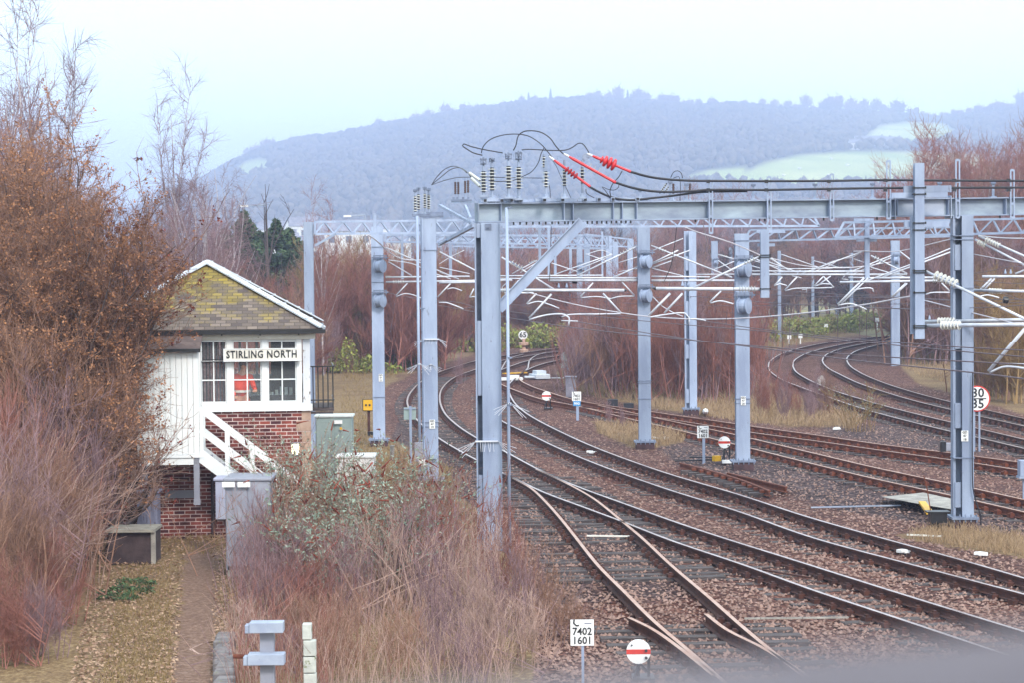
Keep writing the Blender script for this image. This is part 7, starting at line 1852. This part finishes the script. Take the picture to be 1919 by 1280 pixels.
# birches above the left mass
for i, (px, D_, ty) in enumerate(((95, 72, -40), (30, 70, -60), (-10, 74, -30), (60, 78, 20))):
    tree_at('birch1' if i % 2 == 0 else 'birch2', (bark_birch, twig_purple), px, D_, zh(ty, D_), 'tall birch at the top left corner, %s' % ['with a straight pale trunk furthest right', 'second from the right', 'cut by the left edge', 'shorter one behind'][i], 'birches at the top left corner', name='birch_tree')
b1 = [(330, 112, 105, 'birch1', 'tallest slim birch left of centre, rising well above the signal box'), (365, 108, 235, 'birch2', 'birch with a pale leaning trunk right of the tallest birch'), (415, 112, 225, 'birch2', 'rounded birch crown right of the tallest birch'), (296, 115, 250, 'birch2', 'birch left of the tallest birch, half behind the withered leaves'), (440, 122, 300, 'birch1', 'small birch at the right end of the birch group')]
for px, D_, ty, k, lab in b1: tree_at(k, (bark_birch, twig_purple), px, D_, zh(ty, D_), lab, 'birches behind the signal box', name='birch_tree', wide=1.0)
tree_at('bare', (twig_dark, twig_dark), 497, 135, zh(330, 135), 'bare dark tree with stiff upward branches above the conifers', None)
tree_at('birch1', (bark_birch, twig_red), 603, 118, zh(328, 118), 'slender reddish birch beside the left end of the lattice beam', None, name='birch_tree', wide=.8)
# conifers
def conifer(seed, H_, rad, n=7000):
    R = np.random.RandomState(seed); z = H_ * (R.uniform(0.02, 1, n) ** 1.15); rr_ = rad * (1 - z / H_) ** .6 * (1 + .35 * np.sin(z * 4.3) + .2 * np.sin(z * 9)); a = R.uniform(0, 6.28, n); k = R.uniform(.45, 1.05, n) * rr_ + .05
    p = np.stack([np.cos(a) * k, np.sin(a) * k, z - k * .25], 1); v, f = leafq(p, .17, R, flat=.4, aspect=1.3)
    nb = 160; z2 = H_ * R.uniform(.05, .95, nb); a2 = R.uniform(0, 6.28, nb); k2 = rad * (1 - z2 / H_) ** .8; A_ = np.stack([0 * z2, 0 * z2, z2], 1); E_ = A_ + np.stack([np.cos(a2) * k2, np.sin(a2) * k2, -k2 * .2], 1)
    vb, fb = prisms(A_, E_, np.full(nb, .03), np.full(nb, .01)); tv, tf = prisms(np.array([[0, 0, 0.]]), np.array([[0, 0, H_]]), np.array([.16]), np.array([.02]), 6)
    return cat_geo([(tv, tf, 0)]), cat_geo([(v, f, 1), (vb, fb, 0)])
cg = conifer(301, 10, 2.5, 5200)
c0 = plant('conifer', cg, (twig_dark, twig_dark, needle), at(460, 138), 'dark green conifer just left of the bare stiff tree', 'tree', 'conifers behind the signal box roof'); c0.scale = (.95, .95, .97)
for px, D_, ty, w_, lab in ((425, 142, 425, 1.2, 'dark conifer furthest left in the row above the roof'), (520, 140, 408, 1.1, 'green conifer right of the bare stiff tree'), (545, 145, 425, 1.1, 'green conifer furthest right in the row'), (488, 146, 430, 1.1, 'low conifer behind the bare stiff tree'), (570, 150, 450, .9, 'small conifer beside the tall mast')):
    t = copy_plant(c0, at(px, D_), lab, 'conifers behind the signal box roof', rz=px); s = zh(ty, D_) / 10; t.scale = (s * w_, s * w_, s)
# thickets
def thicket(n, x0, x1, d0, d1, topfn, keys, matsets, label, group, name='sapling_tree', cat='tree', seed=1, wide=1.0, dfn=None):
    q = random.Random(seed)
    for i in range(n):
        px = x0 + (x1 - x0) * (i + q.uniform(.1, .9)) / n; D_ = dfn(px, q) if dfn else q.uniform(d0, d1)
        ty = topfn(px) + q.uniform(-6, 14); H_ = max(1.5, zh(ty, D_))
        tree_at(q.choice(keys), q.choice(matsets), px, D_, H_, label, group, cat, name, wide=wide)
TP = (twig_purple, twig_purple); TR = (twig_red, twig_red); TO = (twig_olive, twig_olive); TB = (twig_brown, twig_brown)
thicket(20, 250, 600, 96, 128, lambda x: 455 + (x - 300) * .25, ['shrub1', 'shrub2'], [TP, TR, TB], 'bare purplish brown bush in the dense thicket behind the signal box', 'thicket behind the signal box', seed=2, wide=1.2)
thicket(44, 590, 900, 116, 142, lambda x: 448 if x < 700 else 462, ['shrub1', 'shrub2'], [TO, TB, TR, TP], 'bare brown bush in the dense thicket left of the first curve', 'thicket left of the first curve', seed=3, wide=1.15, dfn=lambda x, q: q.uniform(122, 140) if x < 830 else q.uniform(150, 170))
thicket(18, 880, 1110, 168, 200, lambda x: 470, ['shrub1', 'shrub2', 'big1'], [TP, TB, TR], 'bare bush in the thicket behind the brambles and the 65 sign', 'thicket behind the first curve', seed=4, wide=1.3)
thicket(56, 1068, 1396, 85, 105, lambda x: 575 if x < 1110 else 530, ['sap1', 'sap2'], [TR, TP, TR, TB], 'upright red-brown sapling clump in the thicket between the two curves', 'sapling thicket between the two curves', seed=5, wide=1.15,
        dfn=lambda x, q: q.uniform(F * CAM_H / (743 + (x - 1080) * .10 - 507), 118))
thicket(28, 1100, 1405, 118, 150, lambda x: 500, ['shrub1', 'shrub2'], [TR, TP], 'taller bare red-brown bush at the back of the thicket between the curves', 'back of the thicket between the curves', seed=6, wide=1.2)
thicket(60, 930, 1760, 215, 270, lambda x: 438 - 12 * math.sin(x * .013), ['big1', 'shrub1'], [TP, TB, (twig_dark, twig_dark), (twig_dark, twig_red)], 'bare dark brown tree in the wood beyond the railway yard', 'wood beyond the yard', seed=7, wide=1.5, name='woodland_tree')
thicket(42, 1730, 2010, 150, 195, lambda x: 272 - 22 * math.sin((x - 1690) * .03), ['broad', 'birch2', 'broad'], [(bark_birch, twig_red), TR, (bark_birch, twig_brown)], 'tall bare red-brown birch in the wood at the right edge', 'birch wood at the right edge', seed=8, wide=1.25, name='birch_tree')
thicket(34, 1690, 2000, 125, 150, lambda x: 400, ['shrub1', 'shrub2'], [TR, TP, TB], 'bare red-brown bush below the birch wood at the right edge', 'bushes below the birch wood', seed=9, wide=1.3)
thicket(14, 1815, 2000, 88, 110, lambda x: 520, ['shrub1', 'sap1'], [TO, TB, TO], 'olive-brown bush close behind the white tubes at the right edge', 'olive bushes at the right edge', seed=10, wide=1.3)
thicket(26, 1240, 1740, 380, 440, lambda x: 352, ['big1', 'birch2'], [TP, TB], 'far bare tree showing above the main beam', 'far trees above the main beam', seed=11, wide=1.3, name='woodland_tree')
for px, ty in ((1270, 312), (1340, 330), (1295, 325)): tree_at('birch2', TR, px, 300, zh(ty, 300), 'reddish bare tree rising above the black cables left of the pale meadow', 'reddish trees above the cables', name='birch_tree')
q = random.Random(77)
for i in range(10):
    px = 1425 + i * 14 + q.uniform(-4, 4); D_ = F * CAM_H / (q.uniform(770, 800) - 505)
    tree_at(q.choice(['sap1', 'sap2']), q.choice([TR, TB, TP]), px, D_, q.uniform(1.0, 1.9), 'thin bare sapling clump in the dry grass left of the small shrub', 'small saplings in the dry grass', 'sapling', 'sapling_tree', wide=.9)
for i, (px, py, h) in enumerate(((1400, 760, 2.0), (1432, 770, 1.6), (1140, 800, .9), (1165, 806, .8), (860, 720, 1.6))):
    tree_at('sap1', TP, px, F * CAM_H / (py - 505), h, 'single small bare sapling, %s' % ['right of the twin-wheel mast in the dry grass', 'tallest-stemmed at the left end of the dry grass clumps', 'in the ballast left of the two-wheel mast foot', 'close to the pale grass left of the two-wheel mast', 'at the foot of the thicket on the first curve'][i], None, 'sapling', 'sapling_tree')
fan_plant('small_shrub', 401, 24, 1.8, 1.15, (twig_olive, twig_olive, leaf_grey), at(1608, F * CAM_H / (812 - 503)), 'open vase-shaped shrub on the gravel between branch line and yard lines', 'shrub', None, r=.012, side=12, leaves=260, lsize=.03)
mound('evergreen_scrub', 'dark green and yellowish scrub at the right edge behind the white tubes', [(1850, 650, 2.2), (1890, 655, 2.6), (1930, 650, 2.6), (1960, 660, 2.5)], 900, .14, 5.0, (leaf_dark, twig_olive), 'scrub')
# thin birch stems crossing the near column foot
fan_plant('bare_shrub', 140, 7, 2.4, .5, (twig_red, twig_red), at(905, 39.5), 'few tall thin stems rising in front of the near column', 'shrub', None, r=.008, side=8)
# ---------------------------------------------------------------- hill, far wood, houses, haze
RIDGE = [(-600, 400), (0, 410), (250, 385), (380, 345), (440, 314), (500, 290), (560, 276), (640, 266), (720, 250), (800, 240), (900, 221), (1000, 206), (1090, 199), (1180, 204), (1300, 213), (1380, 206), (1450, 213), (1560, 221), (1640, 222), (1700, 226), (1760, 232), (1850, 224), (1919, 220), (2500, 230)]
def ridge_y(px): return np.interp(px, [p[0] for p in RIDGE], [p[1] for p in RIDGE])
D0H, D1H = 900.0, 2500.0
def hill_z(px, D_):
    hr = CAM_H + (505 - ridge_y(px)) * D1H / F
    t = np.clip((D_ - D0H) / (D1H - D0H), 0, 1); s = t * t * (3 - 2 * t) * .55 + t * .45
    back = np.clip((D_ - D1H) / 700.0, 0, 1)
    z = hr * s * (1 - .8 * back ** 1.5)
    X = (px - 960) * D_ / F
    return z + (wob(X, D_, .006, 21) * 9 + wob(X, D_, .02, 22) * 3) * np.clip(t * 3, 0, 1) * (t < .98)
MEAD = [[(1375, 336), (1430, 306), (1500, 290), (1600, 283), (1720, 284), (1850, 290), (1850, 350), (1375, 350)], [(1610, 268), (1650, 236), (1700, 229), (1770, 232), (1800, 250), (1760, 274)],
        [(435, 325), (462, 304), (490, 297), (512, 302), (505, 320), (460, 330)], [(1290, 330), (1330, 318), (1400, 312), (1400, 340), (1300, 345)]]
pxs = np.arange(-600, 2520, 8.0); ds = np.concatenate([np.arange(D0H, D1H, 25), np.arange(D1H, D1H + 760, 60)])
PXg, Dg = np.meshgrid(pxs, ds); Zg = hill_z(PXg, Dg); Xg = (PXg - 960) * Dg / F
PYg = 505 - (Zg - CAM_H) * F / Dg - (PXg - 960) * math.tan(ROLL)
med = np.zeros_like(PXg)
for m in MEAD: med = np.maximum(med, poly_mask(m, PXg, PYg, 5))
nxh = len(pxs); iv = np.arange((len(ds) - 1) * (nxh - 1)); r_ = iv // (nxh - 1); c_ = iv % (nxh - 1); a_ = r_ * nxh + c_
fh = np.stack([a_, a_ + 1, a_ + nxh + 1, a_ + nxh], 1)
hm, nt, bs = newmat('hillside')
at_ = nd(nt, 'ShaderNodeAttribute', attribute_name='meadow'); tc = nd(nt, 'ShaderNodeTexCoord')
n_ = nd(nt, 'ShaderNodeTexNoise', i_Scale=.012, i_Detail=6); nt.links.new(tc.outputs['Object'], n_.inputs['Vector'])
ra = nd(nt, 'ShaderNodeValToRGB'); ra.color_ramp.elements[0].position = .35; ra.color_ramp.elements[0].color = srgb(150, 168, 90); ra.color_ramp.elements[1].position = .65; ra.color_ramp.elements[1].color = srgb(196, 200, 130); nt.links.new(n_.outputs[0], ra.inputs[0])
rb = nd(nt, 'ShaderNodeValToRGB'); rb.color_ramp.elements[0].position = .35; rb.color_ramp.elements[0].color = srgb(60, 48, 60); rb.color_ramp.elements[1].position = .65; rb.color_ramp.elements[1].color = srgb(90, 76, 80); nt.links.new(n_.outputs[0], rb.inputs[0])
mx = nd(nt, 'ShaderNodeMix', data_type='RGBA'); nt.links.new(at_.outputs['Fac'], mx.inputs[0]); nt.links.new(rb.outputs[0], mx.inputs[6]); nt.links.new(ra.outputs[0], mx.inputs[7]); nt.links.new(mx.outputs[2], bs.inputs['Base Color']); bs.inputs['Roughness'].default_value = .95
tag(np_mesh('hill', np.stack([Xg, Dg, Zg], -1).reshape(-1, 3), fh, hm, {'meadow': med}, smooth=True), None, kind='structure')
# woodland covering it
R = np.random.RandomState(33)
n = 44000
pt = R.uniform(300, 2300, n); dt = D0H + 60 + (D1H + 60 - D0H - 60) * R.uniform(0, 1, n) ** .8
nr_ = 2600; pt = np.concatenate([pt, R.uniform(300, 2300, nr_)]); dt = np.concatenate([dt, R.uniform(D1H - 70, D1H + 30, nr_)])
zt_ = hill_z(pt, dt); py_ = 505 - (zt_ - CAM_H) * F / dt - (pt - 960) * math.tan(ROLL)
mm_ = np.zeros(len(pt))
for m in MEAD: mm_ = np.maximum(mm_, poly_mask(m, pt, py_, 3))
k = (mm_ < .5); pt, dt, zt_, py_ = pt[k], dt[k], zt_[k], py_[k]; n = len(pt)
ridge = dt > D1H - 75
h = np.where(ridge, R.uniform(3, 6.5, n), R.uniform(3, 9, n))
w = h * R.uniform(.30, .55, n); con = R.uniform(0, 1, n) < .16; w = np.where(con, h * .2, w)
X = (pt - 960) * dt / F; base = np.stack([X, dt, zt_], 1)
rings = [(.28, .55), (.5, 1.0), (.75, .8)]; nr = 6; V = np.zeros((n, len(rings) * nr + 2, 3))
V[:, 0] = base; V[:, 0, 2] += h * .15; V[:, -1] = base; V[:, -1, 2] += h
for ri, (hz, rw) in enumerate(rings):
    for j in range(nr):
        a = 2 * math.pi * j / nr + R.uniform(-.4, .4, n); rr_ = w * np.where(con, [1.0, .7, .35][ri], rw) * R.uniform(.6, 1.25, n)
        V[:, 1 + ri * nr + j, 0] = base[:, 0] + np.cos(a) * rr_; V[:, 1 + ri * nr + j, 1] = base[:, 1] + np.sin(a) * rr_; V[:, 1 + ri * nr + j, 2] = base[:, 2] + h * (hz + R.uniform(-.08, .08, n))
fq = []
for j in range(nr):
    j2 = (j + 1) % nr; fq += [[0, 1 + j2, 1 + j], [1 + 2 * nr + j, 1 + 2 * nr + j2, 1 + 3 * nr]]
    for ri in (0, 1): a0 = 1 + ri * nr; fq += [[a0 + j, a0 + j2, a0 + nr + j2], [a0 + j, a0 + nr + j2, a0 + nr + j]]
fc = ((np.arange(n) * V.shape[1])[:, None, None] + np.array(fq)[None]).reshape(-1, 3)
hillwood = inst_mat('hill_wood', srgb(44, 42, 48), srgb(122, 108, 96), scale=.02)
tag(np_mesh('hill_wood', V.reshape(-1, 3), fc, hillwood), 'hazy bare woodland covering the long hill in the distance', 'wood', kind='stuff')
# open crowned trees standing on the skyline
gskyl = grow(501, 18, (0, 0, 11.5), (5.5, 5.5, 6), n1=26, n2=160, n3=800, l2=3.0, l3=1.8, up2=.3, up3=.2, r_trunk=.6, r2=.26, r3=.2, stems=1, rl=.4)
first = None; q = random.Random(12)
def hillpt(px, D_): return Vector(((px - 960) * D_ / F, D_, float(hill_z(np.array([px]), np.array([float(D_)]))[0])))
for i in range(230):
    px = 470 + i * 6.5 + q.uniform(-5, 5)
    loc = hillpt(px, D1H - 5 - q.uniform(0, 30)); s = q.uniform(.5, 1.1) * (1 + .35 * math.sin(px * .017)); loc.z -= 1
    if 1675 < px < 1690: s = 1.3
    lab = 'bare hazy tree on the skyline of the far hill'
    if first is None: first = plant('skyline_tree', gskyl, (twig_purple, twig_purple), loc, lab, 'tree', 'trees on the skyline of the hill'); first.scale = (s, s, s)
    else: copy_plant(first, loc, lab, 'trees on the skyline of the hill', rz=i * 1.7, sc=s, sz=s * q.uniform(.8, 1.15))
gfir = conifer(302, 18, 3.0, 500)
gfir = (gfir[0], (np.where(True, gfir[1][0], 0), gfir[1][1], gfir[1][2]))
R2 = np.random.RandomState(3)
def fir_geo():
    n = 900; z = 20 * (R2.uniform(.05, 1, n)); k = 3.2 * (1 - z / 20) * R2.uniform(.3, 1, n) + .2; a = R2.uniform(0, 6.28, n)
    v, f = leafq(np.stack([np.cos(a) * k, np.sin(a) * k, z], 1), .8, R2, .3); tv, tf = prisms(np.array([[0, 0, -1.]]), np.array([[0, 0, 20.]]), np.array([.35]), np.array([.05]), 5)
    return cat_geo([(tv, tf, 0)]), cat_geo([(v, f, 1)])
fg_ = fir_geo(); ff = None
for i, px in enumerate((995, 1036, 1165, 1180, 655, 680, 560, 740, 1090)):
    loc = hillpt(px, D1H - 15); s = (1.0, 1.1, .9, 1.0, .75, .7, .5, .6, .6)[i]; lab = 'narrow dark conifer standing up from the far hill skyline'
    if ff is None: ff = plant('skyline_conifer', fg_, (twig_dark, twig_dark, needle), loc, lab, 'tree', 'conifers on the hill skyline'); ff.scale = (s,) * 3
    else: copy_plant(ff, loc, lab, 'conifers on the hill skyline', rz=i, sc=s)
# houses
hw = noisy('harled_wall', srgb(226, 224, 222), srgb(244, 242, 240), .2, .9); hr_ = noisy('slate_roof_far', srgb(112, 110, 126), srgb(146, 142, 156), .3, .9); hwin = noisy('far_window', srgb(60, 62, 76), srgb(90, 92, 104), .5, .4)
def house(loc, w_, d_, h_, rz, label, group=None, wins=3):
    t = thing('house', loc, label, 'house', group); l = Vector(loc); M = Matrix.Rotation(rz, 3, 'Z')
    def q3(x, y, z): return l + M @ Vector((x, y, z))
    b = MB(); b.poly([q3(-w_/2, -d_/2, -2), q3(w_/2, -d_/2, -2), q3(w_/2, d_/2, -2), q3(-w_/2, d_/2, -2), q3(-w_/2, -d_/2, h_), q3(w_/2, -d_/2, h_), q3(w_/2, d_/2, h_), q3(-w_/2, d_/2, h_), q3(-w_/2, 0, h_ * 1.55), q3(w_/2, 0, h_ * 1.55)],
        [(0, 1, 5, 4), (1, 2, 6, 9, 5), (2, 3, 7, 6), (3, 0, 4, 8, 7)]); b.build('wall', hw, t)
    b = MB(); e = .4
    for s in (-1, 1): b.poly([q3(-w_/2 - e, s * (d_/2 + e), h_ - .2), q3(w_/2 + e, s * (d_/2 + e), h_ - .2), q3(w_/2 + e, 0, h_ * 1.57 + .1), q3(-w_/2 - e, 0, h_ * 1.57 + .1)], [(0, 1, 2, 3)])
    ro = b.build('roof', hr_, t); c = MB(); c.box(q3(w_ * .4, 0, h_ * 1.65), (.9, .9, 1.6), rz); c.build('chimney', hr_, ro)
    for k in range(wins):
        b = MB(); b.box(q3(-w_ * .35 + k * w_ * .7 / max(1, wins - 1), -d_/2 - .03, h_ * .55), (w_ * .12, .08, h_ * .34), rz); b.build('window', hwin, t)
    return t
q = random.Random(21)
for i in range(20):
    px = 520 + i * 12 + q.uniform(-6, 6); D_ = q.uniform(640, 930); loc = Vector(((px - 960) * D_ / F, D_, q.uniform(6, 12) if False else 0))
    py = 400 + (i % 4) * 12 + q.uniform(-4, 6); loc.z = zh(py + 8, D_) - 3
    loc.z = max(0, loc.z - 6)
    house(loc, q.uniform(8, 15), 8, 6 + loc.z * 0, q.uniform(-.5, .5), 'pale hazy house in the distant town left of the thicket', 'houses of the distant town')
# ground rising under the town
b = MB(); x0, x1 = (380 - 960) * 640 / F, (800 - 960) * 940 / F
tm = [(-150, 560, -1), (20, 560, -1), (20, 960, 14), (-150, 960, 14)]
fa = hillpt(1650, 1900); 
def solve_hill(px, py):
    dd = np.arange(D0H, D1H, 5.0); z = hill_z(np.full(len(dd), float(px)), dd); y = 505 - (z - CAM_H) * F / dd - (px - 960) * math.tan(ROLL)
    k = np.argmax(y < py); return hillpt(px, dd[k])
for px, py, w_, lab in ((1632, 272, 26, 'long white farmhouse on the far meadow, left building'), (1668, 274, 22, 'pale farm building right of the white farmhouse'), (1604, 280, 10, 'small white cottage left of the farmhouse')):
    house(solve_hill(px, py), w_, 9, 5, .1, lab, wins=4)
for i, (px, py) in enumerate(((1500, 318), (1560, 300), (1590, 312), (1640, 306), (1470, 330), (1555, 330))):
    p = solve_hill(px, py); b = MB(); b.lathe(p + Vector((-1, 0, 1)), p + Vector((1.2, 0, 1)), [(0, .3), (.2, .8), (.8, .8), (1, .3)], 7); b.lathe(p + Vector((1.2, 0, 1.2)), p + Vector((1.9, 0, 1.4)), [(0, .3), (1, .15)], 6)
    for s in (-.6, .6): b.box(p + Vector((s, 0, .3)), (.2, .5, .9))
    tag(b.build('sheep', hw), 'tiny white sheep on the far meadow', 'sheep', 'sheep on the far meadow')
# haze
hz, nt, bs = newmat('haze')
nt.nodes.remove(bs); pv = nd(nt, 'ShaderNodeVolumePrincipled'); pv.inputs['Color'].default_value = (0.60, 0.70, 1.0, 1); pv.inputs['Density'].default_value = 0.00060; pv.inputs['Anisotropy'].default_value = 0.2
nt.links.new(pv.outputs[0], nt.nodes['Material Output'].inputs['Volume'])
b = MB(); b.box((0, 2150, 114.5), (6900, 5000, 231)); hzo = b.build('haze', hz, origin=(0, 0, 0)); tag(hzo, None, kind='stuff')
# ---------------------------------------------------------------- bridge parapet right under the lens
pp = noisy('parapet_coping', srgb(98, 90, 98), srgb(120, 112, 118), 8, .9, bump=.2)
a, c = P(560, 1322, .42), P(2300, 1140, .47)
b = MB(); d = (c - a); 
t = thing('bridge_parapet', ((a.x + c.x) / 2, .4, c.z - .9), 'out-of-focus grey mauve bridge parapet along the bottom right edge', 'parapet')
dd = d.normalized(); sd_ = Vector((dd.y, -dd.x, 0)).normalized()
a2 = a - dd * 1.2; c2 = c + dd * .6
b.bar(a2 + sd_ * .12 - Vector((0, 0, .03)), c2 + sd_ * .12 - Vector((0, 0, .03)), .24, .06); b.build('coping', pp, t)
b = MB(); b.bar(a2 + sd_ * .12 - Vector((0, 0, .5)), c2 + sd_ * .12 - Vector((0, 0, .5)), .2, .85); b.build('wall', pp, t)
